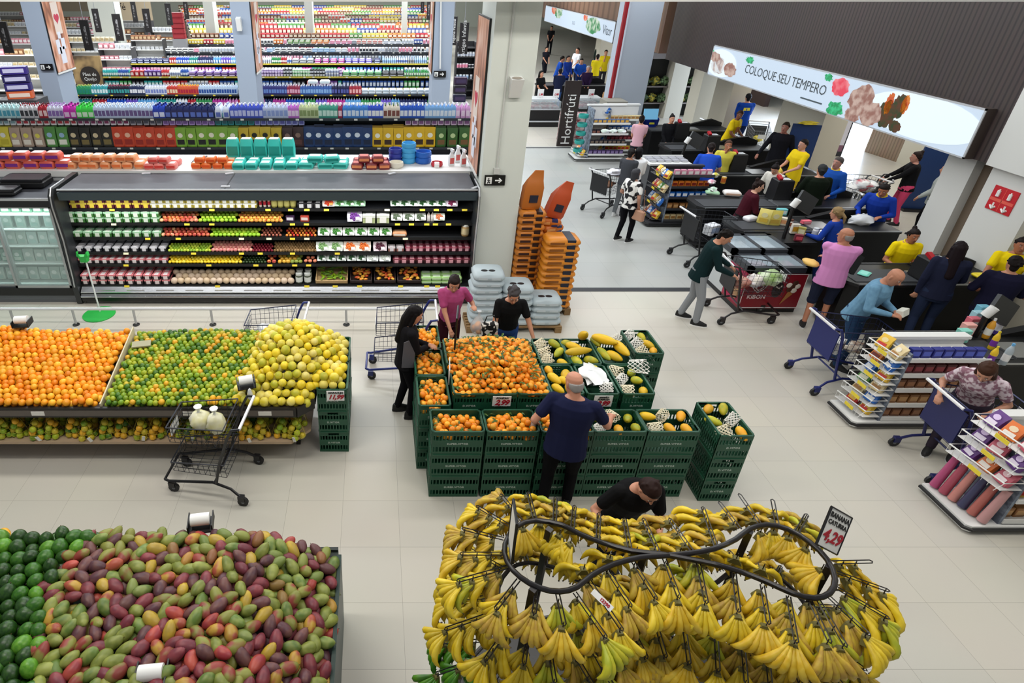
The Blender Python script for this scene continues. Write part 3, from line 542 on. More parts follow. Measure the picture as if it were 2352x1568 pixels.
# ---------------------------------------------------------------- open multideck chiller
FM = M('#2d3236', .45); FTOP = M('#3f4148', .55, c2='#4a4c54', var=.2, vscale=3); FX0, FX1, FY = -5.02, 1.62, 9.05; FH = 2.03
t = thing('open_chiller', 'long dark open-front chiller cabinet filled with fruit, trays and packed vegetables', 'chiller', (0, FY, 0))
def part(nm, m, fn, p=None, **k):
    mb = MB(); fn(mb); return mb.obj(nm, m, p or t, **k)
part('plinth', M('#8c8a88', .5, .5), lambda b: b.bx((FX0 + .05, .04, 0), (FX1 - .02, .85, .08)))
part('bumper', M('#121214', .4), lambda b: b.bx((FX0 + .02, -.03, .06), (FX1, .12, .13)))
part('lower_tray', M('#9a9ca0', .35, .6), lambda b: (b.bx((FX0 + .02, -.02, .14), (FX1, .8, .22)),))
part('chrome_rail', M('#dfe2e6', .15, .9), lambda b: (b.tube([(FX0 + .02, -.03, .16), (FX1, -.03, .16)], .026, 8)), smooth=True)
part('front_sill', M('#c8cbd0', .25, .8), lambda b: (b.loft([[Vector((x, y, z)) for y, z in ((-.02, .2), (-.02, .235), (.07, .3), (.09, .3), (.09, .2))] for x in (FX0 + .02, FX1)]), [b.bx((FX0 + .3 + q * .5, .0, .245), (FX0 + .6 + q * .5, .03, .262)) for q in range(12)]))
part('back_panel', M('#17191b', .6), lambda b: b.bx((FX0, .8, .05), (FX1, .9, FH - .04)))
part('roof', FTOP, lambda b: (b.bx((FX0 + .06, .04, FH - .04), (FX1 - .03, .9, FH))))
part('roof_trim', M('#c4c8cc', .4, .5), lambda b: b.bx((FX0 + .04, .02, FH - .01), (FX1, .045, FH + .012)))
part('valance', M('#39464c', .5), lambda b: b.loft([[Vector((x, y, z)) for y, z in ((.04, FH - .04), (.0, FH - .04), (.02, FH - .17), (.1, FH - .17))] for x in (FX0 + .04, FX1)]))
part('seam', M('#18181c', .6), lambda b: b.bx((G(527, 415, FH).x, .03, FH), (G(527, 415, FH).x + .02, .88, FH + .004)))
for i, (px_, py_) in enumerate(((518, 430), (345, 392), (530, 396), (900, 398), (1090, 433))):
    p = G(px_, py_, FH); part('roof_clip', M('#d0d3d8', .4, .4), lambda b: b.box((p.x, p.y - FY if p.y - FY < .86 else .84, FH + .012), (.14, .05, .02), rz=.2 * i))
for sx, nm in ((FX0, 'side_panel'), (FX1, 'side_panel')):
    def side(b):
        poly = [(-.02, .02), (-.04, .35), (-.02, .5), (.0, 1.2), (-.06, FH - .25), (-.04, FH - .08), (.04, FH + .02), (.9, FH + .02), (.9, .02)]
        b.loft([[Vector((sx + e, y, z)) for y, z in poly] for e in ((-.09, .0) if sx < 0 else (0, .04))])
    part(nm, M('#26292c', .4), side)
    def edge(b): b.tube([(sx - (.045 if sx < 0 else -.02), y - .01, z) for y, z in ((-.04, .35), (-.02, .5), (.0, 1.2), (-.06, FH - .25), (-.04, FH - .08), (.04, FH + .03), (.5, FH + .03))], .014, 5)
    part('edge_trim', M('#c8cacc', .3, .7), edge)
CL = [.50, .80, 1.06, 1.30, 1.53, 1.74]     # shelf heights found from the photo
def fz(py, dy=.1): return PY(500, py, FY + dy).z
LIPS = [655, 607, 580, 546, 513, 480]; CY = [.08, .16, .2, .24, .28, .32]
CL = [PY(500, l, FY + c).z for l, c in zip(LIPS, CY)]
lamp = None
for i, (z, dy) in enumerate(zip(CL, CY)):
    mb = MB(); mb.loft([[Vector((x, y, zz)) for y, zz in ((dy, z - .02), (dy, z), (.8, z + .05), (.8, z + .03))] for x in (FX0, FX1)]); sh = mb.obj('shelf', M('#1b1d20', .5), t)
    mb = MB(); mb.bx((FX0, dy - .012, z - .035), (FX1, dy, z + .012)); mb.obj('price_rail', M('#0f1012', .5), sh)
    pr = [[1150 * .0 + q for q in L] for L in ((292, 500, 705, 770, 826, 920, 980, 1005), (290, 480, 588, 620, 677, 709), (290, 445, 555, 598, 672, 775), (340, 410, 555, 618, 672, 705, 931), (262, 430, 487, 618, 672, 704, 913, 945, 980, 1000, 1030), (258, 487, 616, 668, 705, 750, 889, 970, 1002, 1033, 1067))][i]
    for q in pr:
        d = depth((0, FY + dy, z)); x = (q - CPX) / CF * d; mb = MB(); mb.box((x, dy - .018, z - .01), (.085, .006, .034), rx=-.35); mb.obj('price_tag', YEL if rnd.random() < .8 else M('#f0ecc8', .6), sh)
area('chiller_lamp', (-1.7, FY + .16, FH - .19), (6.2, .05), 65, (1, 1, 1), (R(-25), 0, 0))
area('chiller_lamp', (-1.7, FY + .1, 1.25), (6.4, .04), 18, (1, 1, 1), (R(-60), 0, 0))
# produce bodies
def fruitmesh(name, r, mats, sz=1., dent=.12, n=10, k=7, stem=None):
    mb = MB(); rings = []
    for i in range(k + 1):
        a = -math.pi / 2 + math.pi * i / k; z = math.sin(a) * sz; rr = max(math.cos(a), .02); z -= dent * math.exp(-(rr / .35) ** 2) * (1 if z > 0 else -.6)
        rings.append([Vector((math.cos(6.28318 * j / n) * rr * r, math.sin(6.28318 * j / n) * rr * r, z * r)) for j in range(n)])
    mb.loft(rings, 0)
    if stem: mb.tube([(0, 0, r * sz * .8), (.002, 0, r * sz + .008)], .003, 4, 1)
    SHP[name] = (mb, 180); return mb
fruitmesh('apple', .037, None, .92, .2); fruitmesh('plum', .025, None, 1., .05, 8, 6); fruitmesh('melon', .062, None, .95, .05, 12, 8); fruitmesh('lemon', .03, None, 1.25, -.1, 8, 7); fruitmesh('pear', .036, None, 1.2, .1); fruitmesh('kiwi', .026, None, 1.2, .02, 8, 6)
def crunch(kind, shp, cname, cols, pa, pb, lvl, rad, rows=4, lab='', n_up=1, jit=.3, place=None, cat=None, rot=False, group=None, x0f=.0):
    """rows of loose produce on chiller shelf `lvl` between two photo columns"""
    z = CL[lvl]; d = depth((0, FY + CY[lvl], z)); xa = (pa - CPX) / CF * d; xb_ = (pb - CPX) / CF * d; n = max(1, round((xb_ - xa) / (rad * 2.0)))
    st = (xb_ - xa) / n; place = place or 'loose on chiller shelf %s' % ['one', 'two', 'three', 'four', 'five', 'six'][lvl]
    for j in range(rows):
        for i in range(n - (j % 2)):
            c = rnd.choice(cols) if isinstance(cols, list) else cols
            y = FY + CY[lvl] + rad * (1.1 + 1.55 * j); zz = z + rad * (1.0 + .62 * j) + .05 * (y - FY - CY[lvl]) / .5
            put(kind, shp, (c[1], '#4a3a20'), (xa + st * (i + .5 + .5 * (j % 2)) + rnd.uniform(-jit, jit) * rad * .3, y, zz), rnd.uniform(0, 6.3), rnd.uniform(.93, 1.04), '%s %s %s, row %s, %s' % (c[0], lab or kind, place, 'one two three four five'.split()[j], ('left end', 'left part', 'centre', 'right part', 'right end')[min(4, int(5 * i / n))]), cat or kind, None, rnd.uniform(-.7, .7) if not rot else 1.57 + rnd.uniform(-.3, .3))
RA = [('red-orange', M('#c8402c', .35, c2='#e8a858', var=.12, vscale=18)), ('deep red', M('#a82430', .35, c2='#d87850', var=.12, vscale=18)), ('pinkish-red', M('#d85850', .35, c2='#f0c890', var=.12, vscale=16))]
GA = [('bright green', M('#8fc02c', .35)), ('yellow-green', M('#a8c838', .35))]
GALA = [('red and yellow', M('#c8542c', .35, c2='#e8c858', var=.1, vscale=20)), ('yellow', M('#e0b848', .35, c2='#d87838', var=.15, vscale=20))]
crunch('apple', 'apple', '', RA, 366, 455, 4, .037, 4); crunch('apple', 'apple', '', GA, 455, 545, 4, .037, 4); crunch('apple', 'apple', '', GALA, 545, 650, 4, .034, 4)
crunch('apple', 'apple', '', RA[1:], 370, 482, 3, .037, 3); crunch('apple', 'apple', '', GA, 482, 598, 3, .035, 3); crunch('plum', 'plum', '', [('dusky red', M('#8c3c38', .35, c2='#b87858', var=.15, vscale=20))], 598, 648, 3, .03, 4, 'peach', cat='peach')
crunch('nectarine', 'plum', '', [('bright red', M('#c83828', .3)), ('orange', M('#e8903c', .3))], 655, 728, 3, .029, 4)
GRP = [('green', M('#8ab030', .4)), ('yellow-green', M('#b4c83c', .4))]
crunch('fig', 'kiwi', '', GRP, 385, 485, 2, .026, 4, 'starfruit', cat='fruit', rot=True); crunch('peach', 'apple', '', [('pink', M('#c86870', .4, c2='#e0a890', var=.15, vscale=14))], 485, 580, 2, .032, 4); crunch('plum', 'plum', '', [('dark red', M('#7c1c2c', .25))], 578, 628, 2, .025, 4)
crunch('kiwi_fruit', 'kiwi', '', [('brown', M('#7c6038', .7)), ('tan', M('#94744a', .7))], 628, 728, 2, .024, 5, 'kiwi fruit', cat='kiwi')
crunch('lemon', 'lemon', '', [('yellow', M('#ecc820', .35)), ('pale yellow', M('#e8d040', .35))], 386, 556, 1, .03, 4, rot=True)
crunch('lime', 'plum', '', [('dark green', M('#2c4420', .35))], 556, 612, 1, .027, 4); crunch('apple', 'apple', '', RA[:2], 612, 635, 1, .035, 3); crunch('mango', 'pear', '', [('green-yellow', M('#88983c', .4)), ('yellow', M('#d8a838', .4))], 638, 695, 1, .034, 3, 'small mango', rot=True); crunch('pomelo', 'apple', '', [('pink-orange', M('#e08868', .4))], 697, 728, 1, .042, 2)
crunch('melon', 'melon', '', [('pale cream', M('#dcc8b0', .6, c2='#c8b09a', var=.2, vscale=40)), ('buff', M('#d0b898', .6))], 393, 675, 0, .054, 3)
# packed goods
def packs(kind, shp, seg, lvl, sc, rows, pit, stack=1, h=.07, tilt=.35, desc='', y0=.08, cat='tray'):
    z = CL[lvl]
    for a_, b2, p in seg:
        d = depth((0, FY + CY[lvl], z)); xa = (a_ - CPX) / CF * d; xb_ = (b2 - CPX) / CF * d; n = max(1, round((xb_ - xa) / pit)); st = (xb_ - xa) / n
        for j in range(rows):
            for q in range(stack):
                for i in range(n):
                    put(kind, shp, tuple(p[1:4]), (xa + st * (i + .5), FY + CY[lvl] + y0 + j * .13, z + .012 + q * h + (.06 if tilt else 0) + .01 * j), rnd.uniform(-.08, .08), sc * st / pit * .98 if not isinstance(sc, tuple) else sc,
                        '%s %s, %s chiller shelf %s%s' % (p[0], desc, ORD[i % 17] + ' from left,', ['one', 'two', 'three', 'four', 'five', 'six'][lvl], [', front row', ', second row', ', rear row'][min(j, 2)] + (', on top' if q else '')), cat, None, tilt)
DKRED = ('dark grape', '#5c2030', '#d8c050', '#e0c848'); MIX = ('yellow and green', '#b0a040', '#d8d8c8', '#f0f0e4'); GRN = ('leafy green', '#3c7a34', '#a8d8b0', '#e8f4e4')
packs('produce_pack', 'punnet', [(160, 345, DKRED)], 5, 1.25, 3, .15, 2, .09, 0, 'fruit punnet'); packs('produce_pack', 'punnet', [(345, 590, MIX)], 5, 1.0, 2, .115, 2, .08, 0, 'cut fruit tub')
packs('produce_pack', 'round_bottle', [(592, 622, ('red and white', '#d8c8b8', '#e8e4dc', '#b02030'))], 5, .75, 2, .07, 1, .1, 0, 'small bottle'); packs('produce_pack', 'jar', [(622, 680, ('olive', '#8c8440', '#c8c090', '#b0a860'))], 5, 1.3, 2, .1, 1, .1, 0, 'olive tub')
packs('produce_pack', 'punnet', [(682, 740, ('black', '#1c1c20', '#28282c', '#c8c8c8'))], 5, 1.1, 2, .13, 1, .1, 0, 'mushroom box'); packs('produce_tray', 'tray', [(742, 768, ('tomato red', '#c84020', '#d8d0c8', '#e89038'))], 5, 1.25, 1, .18, 1, .1, .9, 'tray')
packs('produce_tray', 'tray', [(770, 838, GRN), (897, 1025, ('dark green', '#2c5c2c', '#dce8dc', '#f0f4ec')), (1026, 1050, ('purple', '#7c1c48', '#e0d0dc', '#f0e8ec'))], 5, 1.1, 1, .16, 1, .1, .95, 'herb tray')
packs('produce_pack', 'punnet', [(155, 368, GRN)], 4, 1.2, 3, .15, 2, .09, 0, 'salad punnet'); packs('produce_pack', 'punnet', [(168, 372, GRN)], 3, 1.2, 2, .16, 1, .09, 0, 'salad punnet')
packs('produce_pack', 'punnet', [(172, 384, ('black with white flap', '#2a2c34', '#d8d8e0', '#ecebf0'))], 2, 1.1, 3, .16, 1, .1, 0, 'carton'); packs('produce_pack', 'punnet', [(180, 386, ('black and pink', '#2a2226', '#e08088', '#f4e8ea')), (902, 1080, ('wine-red', '#4c1c28', '#7c3040', '#e8a8b4'))], 1, 1.1, 2, .13, 1, .1, 0, 'berry punnet')
packs('produce_pack', 'punnet', [(187, 392, ('black and rose', '#2c2428', '#e8848c', '#f6e4e6'))], 0, 1.15, 3, .15, 2, .09, 0, 'berry punnet'); packs('produce_pack', 'punnet', [(930, 1080, ('wine', '#541c2c', '#8c3448', '#f0b4c0'))], 2, .95, 3, .11, 1, .09, 0, 'berry punnet')
packs('produce_pack', 'box', [(650, 682, ('plum-coloured', '#3c2844', '#d8d0e0', '#e8e4ec')), (684, 715, ('red striped', '#b84838', '#e8c8b8', '#e8d8d0'))], 4, (1.0, 1, .5), 1, .19, 1, .1, 0, 'pack'); packs('produce_tray', 'tray', [(797, 832, ('violet', '#6c3488', '#e0dcea', '#f0ecf4')), (898, 978, ('grey-green', '#5c6c54', '#d0d4cc', '#e8ece4'))], 4, 1.1, 1, .18, 1, .1, .9, 'tray')
packs('produce_pack', 'punnet', [(832, 896, ('white and green', '#b8c490', '#e4e8dc', '#f4f4ee'))], 4, 1.7, 1, .21, 1, .1, 0, 'cauliflower tub'); packs('produce_pack', 'bottle', [(980, 998, ('white', '#e4d8d0', '#e8e0dc', '#f0ece8'))], 4, .8, 1, .08, 1, .1, 0, 'bottle'); packs('produce_tray', 'tray', [(998, 1020, ('orange and green', '#c87048', '#dce8d4', '#f0f4e8'))], 4, 1.0, 1, .14, 1, .1, .9, 'tray')
packs('produce_tray', 'tray', [(730, 900, ('fresh green', '#387c2c', '#e0e8e0', '#f2f4ee'))], 3, 1.2, 1, .2, 1, .1, 1., 'tray'); packs('produce_pack', 'pack', [(900, 936, ('tan', '#c88c60', '#d8a880', '#e8dccc'))], 3, .75, 1, .24, 1, .1, 0, 'bread bag'); packs('produce_pack', 'jar', [(1056, 1082, ('tan', '#a88858', '#dcdcd4', '#c8b890'))], 3, 1.4, 1, .15, 1, .1, 0, 'tub')
packs('produce_tray', 'tray', [(726, 788, ('pale green', '#7ca468', '#dce4dc', '#eef2ea')), (789, 852, ('carrot-orange', '#e07028', '#ecdcd0', '#f4e8dc')), (857, 888, ('beetroot', '#501830', '#d8c8d0', '#e8dce4'))], 2, 1.2, 1, .19, 1, .1, 1., 'tray'); packs('produce_pack', 'punnet', [(890, 928, ('mixed', '#a87068', '#d8d0d4', '#f0e8ec'))], 2, 1., 1, .13, 1, .1, 0, 'tub')
packs('produce_tray', 'tray', [(728, 842, ('dark green', '#2a5430', '#d4dcd8', '#e8ecea')), (842, 898, ('white', '#c4ccc4', '#e0e6e6', '#f2f4f4'))], 1, 1.0, 2, .17, 1, .1, .75, 'tray'); packs('produce_pack', 'pack', [(968, 1060, ('light green', '#9cc878', '#d8ecd0', '#c8e4b8'))], 0, .62, 2, .17, 2, .07, 0, 'lettuce bag')
packs('produce_pack', 'jar', [(677, 716, ('clear', '#4c5444', '#c8ccc8', '#dfe4e0'))], 0, 1.3, 2, .12, 1, .1, 0, 'jar')
# low crates of peppers and small fruit on the bottom shelf
m = MB(); m.tube([(-.05, 0, 0), (-.02, .004, .004), (.02, .006, .004), (.055, .0, -.002)], [.006, .014, .013, .004], 6); shape('chilli', m, 180)
m = MB(); m.ball((0, 0, 0), (.035, .02, .02), 8, 6); shape('date_tomato', m, 180)
def lowcrate(name, label, pa, pb, frame, fill, kind, klab, n, open_=True):
    z = CL[0]; d = depth((0, FY + .1, z)); xa = (pa - CPX) / CF * d + .01; xb_ = (pb - CPX) / CF * d - .01; W = xb_ - xa; D = .4; tl = .3
    c = thing(name, label, 'crate', ((xa + xb_) / 2, FY + .1, z + .03), 0, None, (tl, 0, 0))
    mb = MB(); mb.bx((-W / 2, 0, -.005), (W / 2, D, .01)); mb.obj('bottom', frame, c)
    for nm, a_, b2 in (('front_board', (-W / 2, 0, 0), (W / 2, .015, .06)), ('rear_board', (-W / 2, D - .015, 0), (W / 2, D, .07)), ('side_board', (-W / 2, 0, 0), (-W / 2 + .015, D, .07)), ('side_board', (W / 2 - .015, 0, 0), (W / 2, D, .07))):
        mb = MB(); mb.bx(a_, b2); mb.obj(nm, frame, c)
    T = Matrix.Translation((c.location)) @ Euler((tl, 0, 0)).to_matrix().to_4x4()
    for i in range(n):
        p = T @ Vector((rnd.uniform(-W / 2 + .05, W / 2 - .05), rnd.uniform(.04, D - .05), rnd.uniform(.03, .07)))
        cc = rnd.choice(fill); put(kind, kind, (cc[1],), p, rnd.uniform(-.6, .6) + (1.57 if rnd.random() < .3 else 0), rnd.uniform(1., 1.3), '%s %s' % (cc[0], klab), kind.replace('_', ' '))
WOODL = M('#c8a878', .7); CARD = M('#2c1c1c', .6)
lowcrate('wooden_crate', 'shallow wooden crate of green peppers on the lowest chiller shelf', 724, 800, WOODL, [('lime-green', M('#90b020', .4)), ('green', M('#6c9a24', .4))], 'chilli', 'pepper in the wooden crate on the lowest chiller shelf', 46)
for i, (a_, b2, l) in enumerate(((803, 856, 'leftmost'), (858, 910, 'middle'), (911, 968, 'rightmost'))):
    lowcrate('cardboard_tray', '%s of the three dark trays of small tomatoes on the lowest chiller shelf' % l, a_, b2, CARD, [('orange', M('#e08c30', .35)), ('orange-red', M('#d8582c', .35)), ('yellow-orange', M('#e8b040', .35))], 'date_tomato', 'long tomato in the %s dark tray, lowest chiller shelf' % l, 34)
# ---------------------------------------------------------------- glass-door freezer at the left
gx1 = FX0 - .1; gx0 = -8.5; gy = FY + .0; gH = 1.9
t = thing('glass_door_freezer', 'upright freezer with sliding glass doors left of the open chiller', 'freezer', (0, gy, 0))
part('plinth', GREYM, lambda b: b.bx((gx0, .06, 0), (gx1, .85, .16))); part('bumper', BLACK, lambda b: b.bx((gx0, 0, .16), (gx1, .1, .3)))
part('back_panel', M('#c8d8d4', .6), lambda b: b.bx((gx0, .78, .3), (gx1, .86, gH - .1))); part('floor_tray', M('#a8b8b4', .5), lambda b: b.bx((gx0, .08, .28), (gx1, .8, .34)))
part('roof', FTOP, lambda b: b.bx((gx0, .02, gH - .1), (gx1, .9, gH))); part('header', M('#1a1c1e', .4), lambda b: b.bx((gx0, -.02, gH - .14), (gx1, .03, gH - .02))); part('header_trim', M('#d0d4d8', .3, .7), lambda b: b.bx((gx0, -.03, gH - .03), (gx1, .0, gH + .01)))
FZL = [.36, .7, 1.02, 1.32, 1.58]
for z in FZL[1:]: part('shelf', M('#d8e4e2', .4), lambda b: b.bx((gx0, .14, z - .02), (gx1, .78, z)))
GLASS = M('#cfe8e4', .08, alpha=.22, spec=.6); ALU = M('#b4b8ba', .3, .7)
def fdoor(xa, xb_, y):
    mb = MB(); mb.bx((xa + .03, y, .34), (xb_ - .03, y + .01, gH - .16)); dr = mb.obj('door', GLASS, t)
    for a_, b2 in (((xa, y - .01, .3), (xa + .04, y + .03, gH - .13)), ((xb_ - .04, y - .01, .3), (xb_, y + .03, gH - .13)), ((xa, y - .01, .3), (xb_, y + .03, .35)), ((xa, y - .01, gH - .17), (xb_, y + .03, gH - .13))):
        m_ = MB(); m_.bx(a_, b2); m_.obj('door_frame', ALU, dr)
dx = PY(20, 560, gy).x
fdoor(dx - .12, gx1 - .02, .02); fdoor(dx - 1.1, dx - .06, .06); fdoor(dx - 2.1, dx - 1.08, .02)
area('freezer_lamp', (-6.5, gy + .12, gH - .2), (2.6, .05), 48, (.8, 1, .96), (R(-20), 0, 0))
for i, z in enumerate(FZL):
    cs = [('frosty white', '#c8dcd8', '#eef6f4', '#a8c8c4'), ('frosty green', '#6c9c88', '#dcece8', '#c8e0d4'), ('pale', '#b8c8c0', '#e8f0ee', '#98b4ac')] if i < 4 else [('brown', '#8c5c38', '#d8c8b0', '#e0d8c8'), ('green', '#3c6c50', '#c8dcd0', '#e0ece4')]
    run('frozen_bag', 'small_pouch', cs, -7.8, gx1 - .1, gy + .2, z, .11, 1, .17, 'shelf %s, glass freezer' % ['one', 'two', 'three', 'four', 'five'][i], 1.1, desc='frozen vegetable bag', cat='bag')
p = G(98, 405, gH); q = G(75, 425, gH)
t = thing('storage_case', 'large flat black case on top of the glass-door freezer', 'case', (p.x, gy + .62, gH)); mb = MB(); mb.rbox((0, 0, .07), (.72, .4, .12), .03); mb.obj('case_body', BLACK, t); mb = MB(); mb.rbox((0, 0, .145), (.7, .38, .03), .03); mb.obj('lid', M('#1c1c20', .4), t)
t = thing('storage_case', 'smaller black case in front on the glass-door freezer', 'case', (p.x - .17, gy + .2, gH)); mb = MB(); mb.rbox((0, 0, .05), (.5, .3, .08), .03); mb.obj('case_body', M('#141416', .4), t); mb = MB(); mb.rbox((0, 0, .1), (.48, .28, .03), .03); mb.obj('lid', M('#1a1a1e', .35), t)
# guard rail in front of both
RY = G(400, 709, .3).y
t = thing('guard_rail', 'low white guard rail on short steel posts in front of the chiller', 'rail', (0, RY, 0))
mb = MB(); mb.tube([(-9, 0, .3), (G(1000, 715, .3).x, 0, .3)], .026, 8); mb.obj('rail_bar', M('#e8eaec', .25, .3), t, True)
for q in (52, 190, 325, 497, 797):
    x = G(q, 728, 0).x; mb = MB(); mb.tube([(x, 0, 0), (x, 0, .29)], .02, 8); po = mb.obj('rail_post', STEEL, t, True); mb = MB(); mb.lathe([(.055, 0), (.055, .012), (.03, .02)], 12, (x, 0, 0)); mb.obj('foot_plate', BLACK, po)
# green stand with pole
p = G(228, 722)
GRNP = M('#28b048', .4); t = thing('sampling_stand', 'green stand with round base and white pole before the chiller', 'stand', (p.x, p.y, 0))
mb = MB(); mb.lathe([(.26, 0), (.26, .012), (.2, .02), (.04, .035)], 24); mb.obj('base', GRNP, t, True)
top = PY(192, 590, p.y + .12) - Vector((p.x, p.y, 0))
mb = MB(); mb.tube([(0, .05, .02), (top.x + .02, top.y, top.z - .05)], .014, 8); mb.obj('pole', M('#dfe3e3', .4), t, True)
mb = MB(); mb.loft([[top + Vector((x * k, y * k, z)) for x, y in ((-.06, -.05), (.06, -.05), (.08, .03), (-.08, .03))] for z, k in ((-.08, .8), (.0, 1.), (.03, 1.15))]); mb.add([top + Vector(v) for v in ((-.09, -.05, .03), (-.03, -.05, .03), (-.08, -.05, .11), (.03, -.05, .03), (.09, -.05, .03), (.08, -.05, .11), (-.09, .03, .03), (-.08, .03, .1), (.09, .03, .03), (.08, .03, .1))], [(0, 1, 2), (3, 4, 5), (0, 2, 7, 6), (4, 5, 9, 8)]); mb.obj('holder', GRNP, t)
# ---------------------------------------------------------------- loose fruit
def fmat(a, b=None, sc=14., rough=.38, pos=.12, key=None, dots=0.):
    """fruit skin: two tones blended by noise that differs from fruit to fruit"""
    k = ('fruit', a, b, sc, rough, pos)
    if k in MATS: return MATS[k]
    m = bpy.data.materials.new('skin_%d' % len(MATS)); m.use_nodes = True; nt = m.node_tree; bs = nt.nodes['Principled BSDF']; N = nt.nodes.new; L = nt.links.new
    tc = N('ShaderNodeTexCoord'); oi = N('ShaderNodeObjectInfo'); ad = N('ShaderNodeVectorMath'); ad.operation = 'ADD'; cb = N('ShaderNodeCombineXYZ'); mu = N('ShaderNodeMath'); mu.operation = 'MULTIPLY'; mu.inputs[1].default_value = 37
    L(oi.outputs['Random'], mu.inputs[0]); L(mu.outputs[0], cb.inputs[0]); L(tc.outputs['Object'], ad.inputs[0]); L(cb.outputs[0], ad.inputs[1])
    nz = N('ShaderNodeTexNoise'); nz.inputs['Scale'].default_value = sc; nz.inputs['Detail'].default_value = 1; L(ad.outputs[0], nz.inputs['Vector'])
    r = N('ShaderNodeValToRGB'); r.color_ramp.elements[0].color = (*lin(a), 1); r.color_ramp.elements[1].color = (*lin(b or a), 1); r.color_ramp.elements[0].position = .5 - pos; r.color_ramp.elements[1].position = .5 + pos
    L(nz.outputs['Fac'], r.inputs[0]); hs = N('ShaderNodeHueSaturation'); ma = N('ShaderNodeMapRange'); ma.inputs[3].default_value = .82; ma.inputs[4].default_value = 1.14
    L(oi.outputs['Random'], ma.inputs[0]); L(ma.outputs[0], hs.inputs['Value']); L(r.outputs[0], hs.inputs['Color']); L(hs.outputs[0], bs.inputs['Base Color'])
    bs.inputs['Roughness'].default_value = rough; bs.inputs['Specular IOR Level'].default_value = .4
    MATS[k] = m; return m
def q_rand(r): return Euler((r.uniform(0, 6.28), r.uniform(0, 6.28), r.uniform(0, 6.28)))
fruitmesh('citrus', 1., None, .93, .04, 12, 8)
m = MB(); rings = []
for i in range(9):
    a = -math.pi / 2 + math.pi * i / 8; rr = max(math.cos(a), .04) * (1 - .12 * math.sin(a)); rings.append([Vector((math.cos(6.28318 * j / 10) * rr + .1 * math.sin(a) ** 2, math.sin(6.28318 * j / 10) * rr * .86, math.sin(a) * 1.62)) for j in range(10)])
m.loft(rings, 0); m.tube([(.08, 0, 1.55), (.1, 0, 1.78)], .05, 4, 1); shape('mango', m, 180)
m = MB(); rings = []
for i in range(9):
    a = -math.pi / 2 + math.pi * i / 8; rr = max(math.cos(a), .03) * (1 - .1 * math.sin(a)); rings.append([Vector((math.cos(6.28318 * j / 12) * rr, math.sin(6.28318 * j / 12) * rr, math.sin(a) * 1.12)) for j in range(12)])
m.loft(rings, 0); m.tube([(0, 0, 1.1), (.02, 0, 1.22)], .06, 5, 1); shape('avocado', m, 180)
m = MB(); rings = []
for i in range(10):
    a = -math.pi / 2 + math.pi * i / 9; rr = max(math.cos(a), .03) * (1 - .18 * math.sin(a)); rings.append([Vector((math.cos(6.28318 * j / 12) * rr, math.sin(6.28318 * j / 12) * rr, math.sin(a) * 2.1)) for j in range(12)])
m.loft(rings, 0); m.tube([(0, 0, 2.05), (0, 0, 2.2)], .08, 5, 1); shape('papaya', m, 180)
def heap(kind, shp, cols, inside, zf, x0, x1, y0, y1, r, lab, seed=1, jit=.22, flat=False, under=True, dens=1.9, prio=0., cat=None, where=None, layers=2):
    rg = random.Random(seed)
    for lay in range(layers if under else 1):
        y = y0 + r; row = 0
        while y < y1:
            x = x0 + r + (row % 2) * r * dens / 2 + (r * .9 if lay else 0)
            while x < x1:
                X = x + rg.uniform(-jit, jit) * r; Y = y + rg.uniform(-jit, jit) * r + (r * .6 if lay else 0)
                if inside(X, Y):
                    c = cols(X, Y, rg) if callable(cols) else rg.choice(cols); s_ = r * rg.uniform(.88, 1.1)
                    z = zf(X, Y) + (rg.uniform(-.12, .45) * r if not lay else -1.15 * r)
                    rot = q_rand(rg) if not flat else Euler((1.57 + rg.uniform(-.5, .5), rg.uniform(-.3, .3), rg.uniform(0, 6.28)))
                    w = where(X, Y) if where else ''
                    put(kind, shp, (c[1], '#4c3a20'), (X, Y, z), 0, s_, '%s %s%s' % (c[0], lab, w), cat or kind.replace('_', ' '), None, 0, prio + (1e4 if lay else 0), rot)
                x += r * dens
            y += r * dens * .84; row += 1
def cells(x0, x1, y0, y1, what):
    return lambda X, Y: ', %s, %s of the %s' % (('far left', 'left of centre', 'centre', 'right of centre', 'far right')[max(0, min(4, int(5 * (X - x0) / (x1 - x0))))], ('front edge', 'lower part', 'middle', 'upper part', 'rear edge')[max(0, min(4, int(5 * (Y - y0) / (y1 - y0))))], what)
def thirds(x0, x1, a, b, c): return lambda X, Y: ' ' + (a if X < x0 + (x1 - x0) / 3 else b if X < x0 + (x1 - x0) * 2 / 3 else c)
# ---- citrus table
TX1, TY0, TY1, TZ = -.70, 5.27, 6.5, .80
def tz(X, Y):
    k = (Y - TY0) / (TY1 - TY0)
    return TZ + .045 + .19 * min(1, k * 1.15) + .03 * math.sin(X * 2.3) * k
DIV = G(232, 930, .82).x
t = thing('fruit_table', 'long dark two-tier display table of loose oranges, green tangerines and passion fruit', 'table', (-3, 5.9, 0))
def lp(nm, m, f): mb = MB(); mb.T = Matrix.Translation((3, -5.9, 0)); f(mb); return mb.obj(nm, m, t)
front = [(-6, TY0), (-.86, TY0), (TX1, TY0 + .16), (TX1, TY1), (-6, TY1)]
lp('table_top', M('#3a2c26', .6), lambda b: b.prism(front, TZ - .04, TZ + .005))
lp('front_lip', M('#15110f', .4), lambda b: (b.loft([[Vector((x, y + o, z)) for o, z in ((0, TZ - .1), (-.03, TZ - .1), (-.03, TZ + .03), (0, TZ + .03))] for x, y in ((-6, TY0), (-.87, TY0))]), b.loft([[Vector((x + o, y - o * .6, z)) for o, z in ((0, TZ - .1), (.02, TZ - .1), (.02, TZ + .03), (0, TZ + .03))] for x, y in ((-.87, TY0 - .02), (TX1 + .005, TY0 + .14))])))
